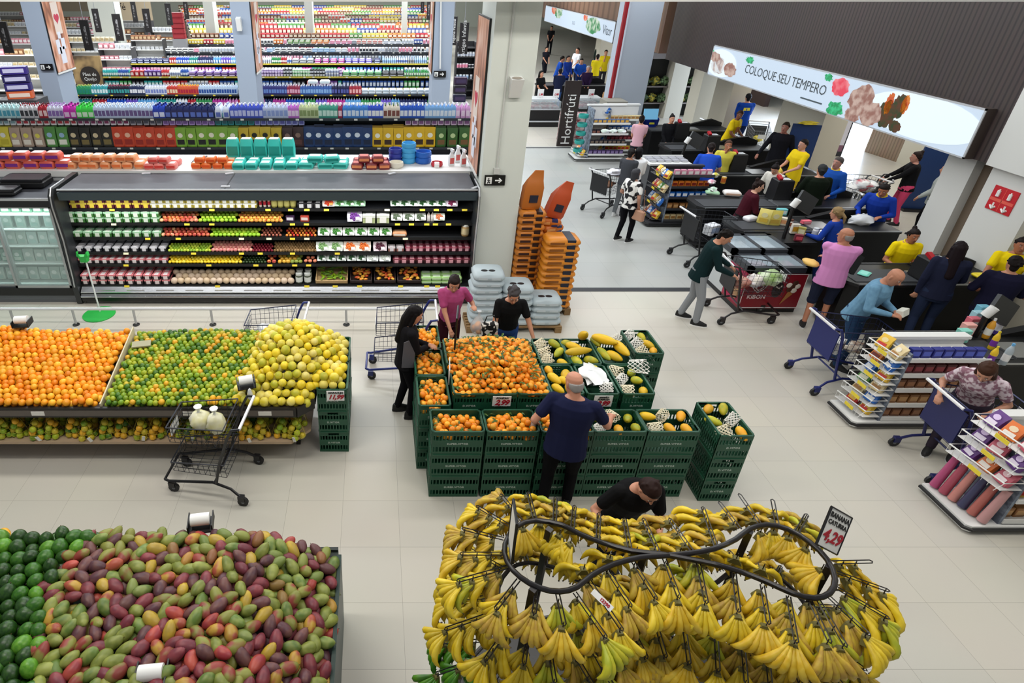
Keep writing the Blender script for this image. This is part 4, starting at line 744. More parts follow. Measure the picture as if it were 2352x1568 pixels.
lp('price_strip', M('#5c534c', .35), lambda b: b.bx((-6, TY0 - .036, TZ - .075), (-.9, TY0 - .03, TZ + .0)))
lp('rear_rim', M('#1c1613', .5), lambda b: b.bx((-6, TY1, TZ - .1), (TX1, TY1 + .03, TZ + .17)))
lp('side_rim', M('#1c1613', .5), lambda b: b.bx((TX1, TY0 + .2, TZ - .1), (TX1 + .025, TY1, TZ + .1)))
lp('lower_shelf', M('#b59c80', .6), lambda b: b.prism([(-6, TY0 - .02), (-.95, TY0 - .02), (-.75, TY0 + .2), (-.75, TY1 - .1), (-6, TY1 - .1)], .3, .335))
lp('kick_panel', M('#241c18', .6), lambda b: b.bx((-6, TY0 + .45, 0), (-.9, TY0 + .5, TZ - .05)))
for x in (-5.8, -4.4, -3.0, -1.6, -.95): lp('post', M('#1a1513', .5), lambda b: b.bx((x, TY0 + .3, 0), (x + .05, TY0 + .36, TZ - .04)))
for px_ in (90, 437, 610): lp('price_label', M('#e8e4dc', .6), lambda b: b.bx((G(px_ - 16, 938, TZ).x, TY0 - .041, TZ - .065), (G(px_ + 14, 938, TZ).x, TY0 - .036, TZ - .01)))
mb = MB(); a = (DIV, TY0 + .01); b_ = (G(300, 775, 1.05).x, TY1 - .05)
mb.loft([[Vector((a[0], a[1], z)) for z in (TZ, TZ + .06)] + [Vector((a[0] + .015, a[1], z)) for z in (TZ + .06, TZ)], [Vector((b_[0], b_[1], z)) for z in (TZ, TZ + .34)] + [Vector((b_[0] + .015, b_[1], z)) for z in (TZ + .34, TZ)]])
mb.obj('divider_board', M('#d8ccae', .6), label='pale divider board between the oranges and the green tangerines', cat='board')
mb = MB(); p = G(325, 790, 1.05); mb.box(p + Vector((0, 0, .0)), (.22, .1, .02), rz=.2, rx=.2); mb.obj('card_sheet', M('#a8a488', .7), label='grey-beige card on top of the divider between orange and green citrus', cat='card')
OR = [('deep-toned', fmat('#ee8410', '#f4921a')), ('bright', fmat('#f49a18', '#f8a828')), ('golden', fmat('#f8ac24', '#fabc34'))]
heap('orange', 'citrus', OR, lambda X, Y: X < DIV - .05 + (Y - TY0) * .0 and TY0 < Y < TY1 - .02, lambda X, Y: tz(X, Y) + .04 * max(0, (Y - TY0) / 1.2), -4.85, DIV, TY0, TY1, .043, 'orange', 3, where=cells(-4.4, DIV, TY0, TY1, 'orange heap'))
GT = [('dark green', fmat('#35601a', '#547c1c', .8)), ('green', fmat('#68901c', '#8ca426', .8)), ('yellow-green', fmat('#9cae24', '#b8be34', .8)), ('olive-yellow', fmat('#b8a828', '#c8b030', .8)), ('orange-yellow', fmat('#e0a420', '#ecb430'))]
def gtc(X, Y, r): return GT[r.choices(range(5), (3, 5, 5, 1.5, 2))[0]]
heap('tangerine', 'citrus', gtc, lambda X, Y: X > DIV + .05 and TY0 < Y < TY1 - .02 and X < -1.6 + (Y - TY0) * .3, tz, DIV, -1.1, TY0, TY1, .0345, 'tangerine', 4, where=cells(DIV, -1.2, TY0, TY1, 'green tangerine heap'))
PF = [('yellow', fmat('#e6c81c', '#eed23c', .9, .45)), ('lemon-yellow', fmat('#dcc828', '#e8d65c', .9, .45)), ('pale yellow', fmat('#e2cf58', '#ecdc80', .9, .45)), ('greenish-yellow', fmat('#b8b830', '#d4c840', .8, .45))]
AX, AY2 = -.98, 6.15
def pz(X, Y): 
    d = math.hypot((X - AX) / .75, (Y - AY2) / .8)
    return max(TZ + .055 + .12 * (Y - TY0), TZ + .055 + .42 * max(0, 1 - d ** 1.6)) if X < TX1 + .02 else max(.99, TZ + .06 + .36 * max(0, 1 - d ** 1.6))
def pin(X, Y):
    if X < TX1: return Y > TY0 + .0 + max(0, X + .86) * 1. and X > -1.62 + (Y - TY0) * .22 and Y < TY1
    return X < -.36 and 5.5 < Y < 6.5
heap('passion_fruit', 'citrus', PF, pin, pz, -1.7, -.3, TY0, TY1, .054, 'passion fruit', 5, where=cells(-1.7, -.35, TY0, 6.5, 'yellow heap'))
# ---- green crates
CRG = M('#174a34', .45, c2='#1d5a40', var=.3, vscale=5); CRL = M('#b8c8bc', .6)
def crate_mesh(w, d, h=.31):
    mb = MB(); t_ = .012
    mb.bx((-w / 2 + .02, .02, 0), (w / 2 - .02, d - .02, .015))
    def wall(p, ax, L, nrm, n, handle):
        # p = lower start corner, ax = direction along, nrm = inward
        def seg(a, b, z0, z1, k=0.):
            q = [p + ax * a, p + ax * b]; o = nrm * t_
            e = -nrm * .0
            mb.add([q[0] + Vector((0, 0, z0)), q[1] + Vector((0, 0, z0)), q[1] + Vector((0, 0, z1)), q[0] + Vector((0, 0, z1)), q[0] + o + Vector((0, 0, z0)), q[1] + o + Vector((0, 0, z0)), q[1] + o + Vector((0, 0, z1)), q[0] + o + Vector((0, 0, z1))], [(0, 1, 2, 3), (7, 6, 5, 4), (0, 4, 5, 1), (3, 2, 6, 7), (0, 3, 7, 4), (1, 5, 6, 2)])
        seg(0, L, 0, .035); seg(0, L, .1, .185)
        if handle: seg(0, L * .32, .245, h); seg(L * .68, L, .245, h); seg(0, L, .287, h)
        else: seg(0, L, .25, h)
        if handle: seg(L * .32, L * .68, .24, .252)
        for i in range(n + 1):
            a = L * i / n; ww = .011 if 0 < i < n else .03
            seg(max(0, a - ww / 2), min(L, a + ww / 2), .03, .26)
    a, b = Vector((-w / 2 + .008, .008, 0)), Vector((w / 2 - .008, d - .008, 0))
    wall(Vector((a.x, a.y, 0)), Vector((1, 0, 0)), w - .016, Vector((0, 1, 0)), 15 if w > .45 else 10, w < .45); wall(Vector((a.x, b.y, 0)), Vector((1, 0, 0)), w - .016, Vector((0, -1, 0)), 15 if w > .45 else 10, w < .45)
    wall(Vector((a.x, a.y, 0)), Vector((0, 1, 0)), d - .016, Vector((1, 0, 0)), 15 if d > .45 else 10, d < .45); wall(Vector((b.x, a.y, 0)), Vector((0, 1, 0)), d - .016, Vector((-1, 0, 0)), 15 if d > .45 else 10, d < .45)
    r = [(-w / 2 + .03, 0), (w / 2 - .03, 0), (w / 2, .03), (w / 2, d - .03), (w / 2 - .03, d), (-w / 2 + .03, d), (-w / 2, d - .03), (-w / 2, .03)]
    k = 1 - .05
    ri = [(x * k, d / 2 + (y - d / 2) * (1 - .05 * .5 / d)) for x, y in r]
    mb.loft([[Vector((x, y, z)) for x, y in rr] for rr, z in ((r, h - .018), (r, h), (ri, h), (ri, h - .018))], cap=False)
    return mb.mesh('crate', CRG)
CR_W = crate_mesh(.55, .365); CR_D = crate_mesh(.36, .55)
LET = {}
def crate(x, y, z, deep, label, group, top, txt=None):
    me = CR_D if deep else CR_W; w = .36 if deep else .55
    o = link('plastic_crate', me, None, (x + w / 2, y, z), 0, label=label, cat='crate', group=group)
    s = 'D.VITOR' if deep else 'SUPER.VITOR'
    if s not in LET:
        l = text(s, .033, CRL, o, (0, -.002 + .008, .142), (R(90), 0, 0), name='crate_lettering', bold=.0008, spacing=1.15); LET[s] = l
    else:
        l = LET[s].copy(); COL.objects.link(l); l.parent = o
    return o
NUM = ['bottom', 'second', 'third', 'fourth']
def stack(fl, deep, desc, n=3, base=None):
    """fl = world position of the front-left top corner"""
    zb = fl.z - .31 * n
    for i in range(n): crate(fl.x, fl.y, zb + .31 * i, deep, 'dark green crate, %s in the stack %s' % (('top' if i == n - 1 else NUM[i]), desc), 'green crates under the fruit', i == n - 1)
    if zb > .05:
        w = .36 if deep else .55; d = .55 if deep else .365
        mb = MB()
        for q in (.02, w / 2 - .04, w - .1): mb.bx((q, 0, 0), (q + .08, d, .07))
        for q in range(4): mb.bx((0, q * d / 4 + .01, .07), (w, q * d / 4 + d / 4 - .02, zb))
        link('wooden_pallet', mb.mesh('pallet', M('#8c7454', .8)), None, (fl.x, fl.y, 0), 0, label='low wooden pallet under the crate stack %s' % desc, cat='pallet', group='pallets under crates')
    return fl
ZC, ZR = .93, 1.05
Y1 = G(1050, 992, ZC).y; Y2 = G(1100, 905, ZR).y; Y2 = max(Y2, Y1 + .38); Y3 = Y2 + .56
def at(px_, Y, Z): return (px_ - CPX) / CF * depth((0, Y, Z))
MAN = [('orange', fmat('#f49620', '#f8a42a', 10)), ('golden-orange', fmat('#f8a82c', '#fab43c', 10)), ('deep orange', fmat('#ec8414', '#f09022', 10))]
contents = []
x = at(992, Y1, ZC)
for i, (px_, d) in enumerate(((992, 'front left, holding loose mandarins'), (1118, 'second at the front, holding mandarins'), (1245, 'left of the bald man'), (1366, 'right of the bald man'), (1489, 'left of the outermost front stack'))):
    v = Vector((at(px_, Y1, ZC), Y1, ZC)); stack(v, False, d); contents.append((v, .55, .365, 'm' if i < 3 else 'p', d))
v = Vector((at(1655, Y1 - .06, ZC), Y1 - .06, ZC)); stack(v, True, 'outermost at the right front'); contents.append((v, .36, .55, 'p', 'outermost right front crate'))
for px_, d, k in ((1042, 'left of the 2,99 price card', 'h'), (1115, 'behind the 2,99 price card', 'h'), (1190, 'right of the 2,99 price card', 'h'), (1268, 'behind the bald man, with papayas', 'P'), (1349, 'with the white crumpled bag', 'w'), (1431, 'with foam nets, right end of the middle row', 'n')):
    v = Vector((at(px_, Y2, ZR), Y2, ZR)); stack(v, True, d); contents.append((v, .36, .55, k, d))
for px_, d, k in ((1026, 'behind the side-on placard', 'm'), (1095, 'in front of the woman in black', 'h'), (1166, 'at the right hand of the woman in black', 'h'), (1243, 'with nets, left of the long papayas', 'n'), (1314, 'with two long papayas, left one', 'P'), (1388, 'with two long papayas, right one', 'P')):
    v = Vector((at(px_, Y3, ZR), Y3, ZR)); stack(v, True, d); contents.append((v, .36, .55, k, d))
v = Vector((at(1461, G(1461, 812, ZC).y, ZC), G(1461, 812, ZC).y, ZC)); v = Vector((max(v.x, contents[-1][0].x + .38), v.y, ZC)); stack(v, True, 'outermost at the right rear'); contents.append((v, .36, .55, 'n', 'outermost right rear crate'))
xl_ = at(1042, Y2, ZR) - .37
for i, (py_, d) in enumerate(((937, 'nearest of the left column'), (868, 'middle of the left column'), (803, 'rear of the left column'))):
    Yq = 5.16 + .56 * i; v = Vector((xl_ - .01, Yq, ZC)); stack(v, True, d); contents.append((v, .36, .55, 'm', d))
for i, d in enumerate(('bearing the 11,99 price card', 'behind the 11,99 price stack')):
    v = Vector((-.66, 5.44 + .56 * i, ZC)); stack(v, True, d)
# mandarins in the crates and the big mound
HX0, HX1 = at(1042, Y2, ZR), at(1266, Y2, ZR); HY0, HY1 = Y2 + .01, Y3 + .55
def hz(X, Y):
    u = (X - (HX0 + HX1) / 2) / ((HX1 - HX0) / 2); k = (Y - HY0) / (HY1 - HY0)
    return ZR - .03 + .2 * max(0, 1 - abs(u) ** 2.5) * min(1, k * 3.2) * min(1, (1 - k) * 4)
heap('mandarin', 'citrus', MAN, lambda X, Y: HX0 + .02 < X < HX1 - .02 and HY0 + .02 < Y < HY1 - .01, hz, HX0, HX1, HY0, HY1, .036, 'mandarin', 8, .4, layers=2, dens=1.95, where=cells(HX0, HX1, HY0, HY1, 'leafy mandarin mound'))
for v, w, d, k, ds in contents:
    if k in 'm':
        heap('mandarin', 'citrus', MAN, lambda X, Y: v.x + .045 < X < v.x + w - .04 and v.y + .045 < Y < v.y + d - .035, lambda X, Y: v.z - .055 + .02 * math.sin(X * 31 + Y * 17), v.x, v.x + w, v.y, v.y + d, .036, 'mandarin', int(v.x * 100), .4, layers=2, dens=2.0, prio=-.3, where=lambda X, Y: ' in the %s %s of the crate %s' % ('front' if Y < v.y + d / 2 else 'rear', 'left' if X < v.x + w / 2 else 'right', ds.split(',')[0]))
# loose leaves among the mandarins
mb = MB(); rl = random.Random(5)
def leaf(mb, p, L, q):
    mb.add([p, p + q @ Vector((L * .5, L * .17, .012)), p + q @ Vector((L, 0, 0)), p + q @ Vector((L * .5, -L * .17, .012))], [(0, 1, 2, 3)])
for i in range(420):
    if i < 260: X = rl.uniform(HX0 + .04, HX1 - .04); Y = rl.uniform(HY0 + .05, HY1 - .05); z = hz(X, Y) + .035
    else:
        v, w, d, k, ds = rl.choice([c for c in contents if c[3] == 'm']); X = rl.uniform(v.x + .04, v.x + w - .08); Y = rl.uniform(v.y + .04, v.y + d - .05); z = v.z - .03
    leaf(mb, Vector((X, Y, z)), rl.uniform(.06, .1), Euler((rl.uniform(-.4, .4), rl.uniform(-.15, .3), rl.uniform(0, 6.3))).to_matrix())
mb.obj('mandarin_leaves', M('#2c4c1c', .5, c2='#5c7c30', var=.2, vscale=8), label='dark green leaves scattered among the mandarins', cat='leaves', kind='stuff')
# papayas and foam nets
PAP = {'yellow': fmat('#e6b81c', '#d8b428', .7, .45), 'yellow-green': fmat('#c8b828', '#a4ac30', .7, .45), 'orange': fmat('#e8a01c', '#e4b028', .7, .45)}
FOAM = M('#f1efe8', .8); FOAMC = M('#e9dfc2', .8)
def foam_net(p, r, q, lab, col=FOAM, drape=False):
    mb = MB(); n = 10; K = 6
    pts = [[p + q @ Vector((math.cos(6.28318 * (j + .5 * (i % 2)) / n) * r * (1 + (.5 * (i / K) if drape else .04)), math.sin(6.28318 * (j + .5 * (i % 2)) / n) * r, (i / K - .45) * 2.6 * r)) for j in range(n)] for i in range(K + 1)]
    for i in range(K):
        for j in range(n):
            for dj in (0, 1):
                jj = (j + dj + (0 if i % 2 else -1)) % n; mb.tube([pts[i][j], pts[i + 1][jj]], .0045, 3)
    return mb.obj('foam_net', col, label=lab, cat='foam net', group='foam nets')
rp = random.Random(3)
def papa(v, z, x, y, r, L, rz, col, lab, tilt=0.):
    put('papaya', 'papaya', (PAP[col], '#5c4a28'), (v.x + x, v.y + y, z), 0, (r, r, L / 4.2), '%s papaya %s' % (col, lab), 'papaya', 'papayas in the green crates', 0, 0, Euler((1.57 - tilt, 0, rz)))
cd_ = {c[4]: c[0] for c in contents}
v = [c for c in contents if c[3] == 'P']
L_, Rr = v[1][0], v[2][0]
papa(L_, ZR + .06, .12, .18, .05, .34, 1.75, 'yellow', 'lying crosswise in the left long-papaya crate'); papa(L_, ZR + .02, .12, .33, .05, .22, .9, 'yellow', 'behind the crosswise one, left long-papaya crate'); papa(L_, ZR + .11, .25, .45, .055, .32, -.15, 'yellow', 'standing up steeply at the rear, left long-papaya crate', .7)
papa(L_, ZR - .02, .08, .08, .055, .18, .4, 'yellow-green', 'low at the front of the left long-papaya crate'); papa(L_, ZR - .01, .25, .09, .05, .17, 1.2, 'yellow-green', 'low at the front right, left long-papaya crate')
papa(L_, ZR - .01, .07, .44, .05, .16, 1.2, 'yellow-green', 'at the rear left, left long-papaya crate')
papa(Rr, ZR + .08, .12, .4, .06, .36, .6, 'yellow', 'largest, at the rear of the right long-papaya crate', .25); papa(Rr, ZR + .06, .27, .24, .058, .36, .15, 'yellow', 'along the right wall of the right long-papaya crate', .1)
papa(Rr, ZR + .0, .17, .16, .055, .22, .7, 'yellow', 'short, in the front middle of the right long-papaya crate'); papa(Rr, ZR - .01, .07, .22, .05, .26, .25, 'yellow-green', 'along the left wall of the right long-papaya crate'); papa(Rr, ZR, .05, .47, .045, .2, .2, 'yellow-green', 'at the rear left corner, right long-papaya crate')
foam_net(Vector((Rr.x + .3, Rr.y + .5, ZR + .03)), .045, Euler((.6, .4, 0)).to_matrix(), 'greyish foam net at the rear of the right long-papaya crate')
C4 = v[0][0]
for i, (x, y, r, L, rz, c) in enumerate(((.1, .12, .045, .17, .6, 'yellow'), (.22, .12, .045, .17, -.2, 'yellow'), (.1, .28, .05, .2, .5, 'yellow'), (.25, .36, .055, .2, -.3, 'yellow'), (.08, .45, .045, .13, .2, 'orange'), (.2, .24, .045, .15, .9, 'yellow'))): papa(C4, ZR - .02 + .01 * (i % 3), x, y, r, L, rz, c, 'number %s from the front in the crate behind the bald man' % ('one two three four five six'.split()[i]))
for c in contents:
    if c[3] in 'pn':
        v, w, d, _, ds = c; k = 0; pl = ['front left', 'front right', 'middle left', 'middle right', 'rear left', 'rear right', 'front centre', 'rear centre']
        nx, ny = (3, 2) if w > .45 else (2, 3)
        for i in range(nx):
            for j in range(ny):
                x = w * (i + .5) / nx + rp.uniform(-.015, .015); y = d * (j + .5) / ny + rp.uniform(-.01, .01); lab = 'in column %s row %s, crate %s' % ('one two three'.split()[i], 'one two three'.split()[j], ds.split(',')[0])
                if (i + j * 2) % (3 if c[3] == 'p' else 2): papa(v, v.z - .045 + rp.uniform(-.01, .02), x, y, .047, rp.uniform(.15, .18), rp.uniform(-1, 1), rp.choice(['orange', 'yellow', 'orange', 'yellow-green'] if c[3] == 'p' or v.z < 1 else ['yellow-green', 'yellow']), lab, rp.uniform(-.2, .5))
                else: foam_net(Vector((v.x + x, v.y + y, v.z - .02)), .05, Euler((1.2 + rp.uniform(-.4, .4), rp.uniform(-.4, .4), rp.uniform(0, 3))).to_matrix(), 'cream foam net ' + lab, rp.choice([FOAM, FOAMC]), rp.random() < .5)
def crumple(name, label, cat, c, size, m, seed=1, n=14, k=8, amp=.3, group=None, parent=None):
    r = random.Random(seed); mb = MB(); rings = []
    for i in range(k + 1):
        a = -math.pi / 2 + math.pi * i / k; row = []
        for j in range(n):
            b = 6.28318 * j / n; q = 1 + r.uniform(-amp, amp) * (.3 + abs(math.cos(a))); row.append(Vector((math.cos(a) * math.cos(b) * size[0] * q, math.cos(a) * math.sin(b) * size[1] * q, math.sin(a) * size[2] * (1 + r.uniform(-amp, amp) * .6) + size[2])))
        rings.append(row)
    mb.loft(rings); o = mb.obj(name, m, parent, 70)
    o.location = c
    if label: tag(o, label, cat, group)
    return o
PLAS = M('#f0f2f4', .35, alpha=.9)
v = [c for c in contents if c[3] == 'w'][0][0]
crumple('plastic_bag', 'crumpled white plastic bag spread over a middle papaya crate', 'bag', (v.x + .15, v.y + .33, ZR - .03), (.13, .18, .05), PLAS, 4)
foam_net(Vector((v.x + .24, v.y + .12, ZR)), .05, Euler((.4, 1.2, 0)).to_matrix(), 'foam net with a fruit beside the white crumpled bag'); papa(v, ZR - .01, .24, .45, .045, .15, .3, 'yellow-green', 'behind the white crumpled bag')
v = [c for c in contents if 'right end of the middle row' in c[4]][0][0]
foam_net(Vector((v.x + .3, v.y + .42, ZR + .07)), .07, Euler((.9, .9, .3)).to_matrix(), 'wide white foam net draped over the crate edge, right end of the middle row', FOAM, True)
# ---- price cards
RDP = M('#b0122a', .6); INK = M('#161618', .6)
def card(name, label, loc, rz, w, h, lines, frame=False, tilt=0.):
    t = thing(name, label, 'sign', loc, 0, None, (tilt, 0, rz))
    mb = MB(); mb.bx((-w / 2, 0, -h / 2), (w / 2, .006, h / 2)); mb.obj('card', M('#f1f0ee', .5), t)
    if frame: mb = MB(); mb.tube([(-w / 2, .003, -h / 2), (w / 2, .003, -h / 2), (w / 2, .003, h / 2), (-w / 2, .003, h / 2)], .011, 4, closed=True); mb.obj('frame', BLACK, t)
    for s, sz, z, m, x in lines: text(s, sz, m, t, (x, -.003, z), (R(90), 0, 0), name='price' if m is RDP else 'product_name', shear=.35, bold=.0035 if m is RDP else .001, spacing=.9)
    return t
v = Vector((-.66, 5.43, .86)); card('price_card', 'white price card MARACUJA 11,99 on the crates by the citrus table', (-.44, 5.42, .86), 0, .2, .135, (('MARACUJA', .036, .042, INK, 0), ('11,99', .085, -.018, RDP, 0)))
card('price_card', 'white price card PONKAN 2,99 hung on the mandarin crates', (at(1153, Y2 - .02, ZR - .07), Y2 - .015, ZR - .085), 0, .2, .13, (('PONKAN', .034, .042, INK, 0), ('2,99', .095, -.018, RDP, 0)))
card('price_card', 'white price card MAMAO FORMOSA 9,99 beside the shoulder of the bald man', (at(1386, Y2 - .02, ZR - .07), Y2 - .015, ZR - .085), 0, .2, .145, (('MAMÃO', .03, .052, INK, 0), ('FORMOSA', .03, .024, INK, 0), ('9,99', .085, -.03, RDP, 0)))
v = G(1046, 810, 1.1); card('price_placard', 'tall framed price placard seen side-on above the rear mandarins', (v.x, v.y + .05, 1.42), R(80), .3, .42, (('PONKAN', .07, .13, INK, 0), ('2,99', .15, -.03, RDP, 0)), True, 0)
mb = MB(); mb.tube([(v.x, v.y + .05, 1.22), (v.x, v.y + .05, .95)], .008, 6); mb.obj('placard_rod', BLACK, label='thin rod holding the side-on price placard', cat='rod')
v = G(1030, 900, 1.1); card('price_placard', 'small price placard seen side-on at the left of the mandarin mound', (xl_ + .37, 5.62, 1.06), R(84), .26, .2, (('PONKAN', .04, .04, INK, 0), ('2,99', .09, -.03, RDP, 0)), False)
# ---- bag roll dispensers
def rollstand(p, label, rz=0., zb=0.):
    t = thing('bag_roll_dispenser', label, 'dispenser', p, rz); mb = MB(); mb.tube([(0, 0, zb), (0, 0, -.02)], .012, 6); mb.obj('post', BLACK, t)
    mb = MB(); mb.bx((-.1, -.08, -.02), (.1, .08, -.008)); mb.bx((-.1, -.08, -.02), (-.09, .08, .06)); mb.bx((.09, -.08, -.02), (.1, .08, .06)); mb.obj('tray', BLACK, t)
    mb = MB(); mb.tube([(-.075, 0, .055), (.075, 0, .055)], .05, 14); mb.obj('bag_roll', PAPER, t, True); return t
rollstand(PY(50, 738, 6.45) - Vector((0, 0, .03)), 'bag roll on a black stand behind the oranges', .1, -.35)
p = G(565, 878, 1.05); rollstand(Vector((p.x, p.y, 1.03)), 'bag roll with a loose bag hanging between green tangerines and passion fruit', .3, -.15)
crumple('plastic_bag', 'loose clear bag hanging from the roll between tangerines and passion fruit', 'bag', (p.x + .06, p.y - .12, .9), (.03, .03, .08), PLAS, 8, 8, 6)
# ---- net bags of tangerines on the lower shelf
NETM = M('#c8b43c', .6); bagi = 0
for i in range(19):
    x = -4.5 + i * .2 + (.03 if i % 2 else 0)
    for row in range(2):
        zz = .335 + .10 + row * .0; yy = TY0 + .07 + row * .22 + .02 * (i % 3)
        t = thing('net_bag', 'net bag of tangerines, %s from the left, %s row under the table' % (('%d' % (i + 1)) , 'front' if row == 0 else 'rear'), 'bag', (x, yy, .335), rnd.uniform(-.4, .4), 'net bags of tangerines under the citrus table')
        rr = random.Random(i * 7 + row); k = 0
        for dx, dy, dz in ((-.06, -.05, .035), (.02, -.06, .035), (.07, 0, .035), (-.02, .02, .04), (-.05, -.03, .1), (.03, -.04, .1), (.0, .03, .105), (-.02, -.05, .16), (.03, -.0, .165), (0, -.02, .215)):
            c = GT[rr.choices(range(5), (1, 3, 5, 4, 4))[0]]
            o = link('tangerine', gmesh('citrus', (c[1], '#4c3a20')), t); o.location = (dx + rr.uniform(-.01, .01), dy + rr.uniform(-.01, .01), dz); o.scale = (.039,) * 3; o.rotation_euler = (rr.uniform(0, 6), rr.uniform(0, 6), 0)
        mb = MB()
        for a in range(6):
            an = a * 1.047; mb.tube([(math.cos(an) * .03, math.sin(an) * .03, .0), (math.cos(an) * .115, math.sin(an) * .1, .04), (math.cos(an) * .09, math.sin(an) * .085, .13), (math.cos(an) * .04, math.sin(an) * .04, .235), (0, 0, .27)], .0016, 3)
        for zr, r_ in ((.04, .115), (.09, .105), (.14, .087), (.19, .063)): mb.tube([(math.cos(q * .785) * r_, math.sin(q * .785) * r_ * .88, zr) for q in range(8)], .0016, 3, closed=True)
        mb.obj('net', NETM, t)
        if (i + row) % 3 == 0: mb = MB(); mb.box((.02, -.12, .03 + .04 * rr.random()), (.035, .004, .09), rx=.3, ry=rr.uniform(-.4, .4)); mb.obj('paper_tag', PAPER, t)
# ---- mango and avocado table
MY0, MY1, MX1, MZ = 1.75, 3.36, -.30, .86
t = thing('mango_table', 'display table at the lower left with the heap of mangoes and avocados', 'table', (-1.5, 2.5, 0))
def lp(nm, m, f): mb = MB(); mb.T = Matrix.Translation((1.5, -2.5, 0)); f(mb); return mb.obj(nm, m, t)
lp('table_top', M('#1f2a26', .5), lambda b: b.bx((-3.6, 1.4, MZ - .06), (MX1, MY1, MZ)))
lp('side_panel', M('#16302a', .4), lambda b: b.bx((MX1 - .0, 1.4, 0), (MX1 + .03, MY1 - .05, MZ + .03)))
lp('rear_panel', M('#1c2422', .5), lambda b: b.bx((-3.6, MY1, 0), (MX1, MY1 + .03, MZ + .02)))
lp('front_panel', M('#1c2422', .5), lambda b: b.bx((-3.6, 1.4, 0), (MX1, 1.43, MZ)))
def mzf(X, Y):
    e = min(1, (MX1 - X) / .7) ; e2 = min(1, (MY1 - Y) / .1)
    return MZ + .02 + .3 * (max(0, e) ** .7) * (max(0, e2) ** .6) + .02 * math.sin(X * 5)
MG = [('purple-red', fmat('#6c2c38', '#843a40', .9, .45)), ('dusky purple', fmat('#54303a', '#6c4440', .9, .45)), ('red and green', fmat('#8c3c34', '#84863c', .55, .45, .07)), ('olive-green', fmat('#727c34', '#8f9648', .8, .45)), ('green', fmat('#5c7430', '#84904a', .8, .45)), ('yellow', fmat('#b89a30', '#a88c38', .8, .42)), ('red', fmat('#96343a', '#b04c3e', .7, .42)), ('yellow and red', fmat('#b8923a', '#a04c38', .55, .42, .07))]
def mgc(X, Y, r):
    k = (X + 2.6) / 2.3
    return MG[r.choices(range(8), (5, 4.5, 5, 5, 3.5, .6 + 1.6 * k, .6 + 1.4 * k, .5 + 1.6 * k))[0]]
def bnd(Y): return -2.30 + (MY1 - Y) * .08 + .0 + .12 * math.sin(Y * 4)
heap('mango', 'mango', mgc, lambda X, Y: bnd(Y) < X < MX1 - .02 and Y < MY1 - .02, mzf, -2.9, MX1, MY0, MY1, .046, 'mango', 11, .45, True, True, 2.15, where=cells(-2.5, MX1, 2.1, MY1, 'mango heap'))
AV = [('dark green', fmat('#1c3c14', '#2c5018', 2.5, .35)), ('green', fmat('#2c5c18', '#3f7020', 2.5, .35)), ('bright green', fmat('#4c8420', '#62962c', 2.5, .35))]
heap('avocado', 'avocado', lambda X, Y, r: AV[r.choices(range(3), (5, 4, 1.2))[0]], lambda X, Y: X < bnd(Y) + .04 and Y < MY1 - .02, mzf, -3.6, -2.0, MY0, MY1, .058, 'avocado', 12, .35, False, True, 1.95, where=cells(-3.05, -2.2, 2.1, MY1, 'avocado heap'))
rollstand(G(462, 1203, 1.12) + Vector((0, .0, 0)), 'bag roll behind the mangoes', .15, -.2)
rollstand(G(350, 1556, 1.15) + Vector((0, 0, -.0)), 'bag roll in the front of the mangoes', .1, -.2)
put('papaya', 'papaya', (PAP['orange'], '#5c4a28'), G(12, 1225, 1.0), 0, (.04, .04, .03), 'orange fruit behind the avocados at the left edge', 'fruit', None, 0, 0, Euler((1.5, 0, 1)))
RESTLAB.update(orange='further oranges filling the heap', tangerine='further green tangerines filling the heap', mandarin='further mandarins filling the mound and crates', passion_fruit='further passion fruit filling the heap', mango='further mangoes filling the heap', avocado='further avocados filling the heap')
# ---------------------------------------------------------------- banana rack
YB = [('yellow', fmat('#d8b81c', '#e2c638', 22, .42)), ('golden-yellow', fmat('#d0a81c', '#dcbc40', 22, .42)), ('brown-flecked yellow', fmat('#c8aa38', '#b4903c', 30, .5)), ('green', fmat('#3c7a1c', '#5c9424', 10, .4)), ('yellow-green', fmat('#a8b02c', '#c8c030', 14, .42))]
def banana_mesh(col, al, bulge, L):
    mb = MB(); pts = []; rs = []
    for i in range(8):
        t_ = i / 7; a = al * (.55 + .45 * math.sin(t_ * 2.2)); pts.append(Vector((math.sin(al) * L * t_ * (1 - .12 * t_) + .02 * al, bulge * math.sin(t_ * 2.5) * 1.0 + .004, -math.cos(al * .8) * L * t_ + .03 * t_ * t_))); rs.append([.007, .011, .0175, .021, .021, .019, .013, .004][i])
    mb.tube(pts, rs, 6, 0); mb.tube([pts[-1], pts[-1] + (pts[-1] - pts[-2]).normalized() * .008], .004, 4, 1)
    return mb.mesh('banana', [col, M('#3a2c14', .7)], 180)
def bunch_proto(ci, var):
    nm, col = YB[ci]; r = random.Random(var * 9 + ci); t = thing('banana_bunch', '', 'bananas', (0, 0, 0))
    als = [-.85, -.5, -.17, .17, .5, .85] if var % 2 else [-.72, -.36, 0, .36, .72]
    for k, a in enumerate(als):
        o = link('banana', banana_mesh(col, a + r.uniform(-.05, .05), .075, r.uniform(.165, .195)), t)
    for k, a in enumerate((-.3, .32)):
        o = link('banana', banana_mesh(col, a + r.uniform(-.06, .06), .028, r.uniform(.15, .18)), t)
    mb = MB(); mb.loft([[Vector((x, y, z)) for x, y in ((-w, -.008), (w, -.008), (w, .02), (-w, .02))] for w, z in ((.035, -.028), (.022, -.005), (.012, .012))]); mb.obj('crown', M('#6c6430', .6), t)
    return t
PRO = {}
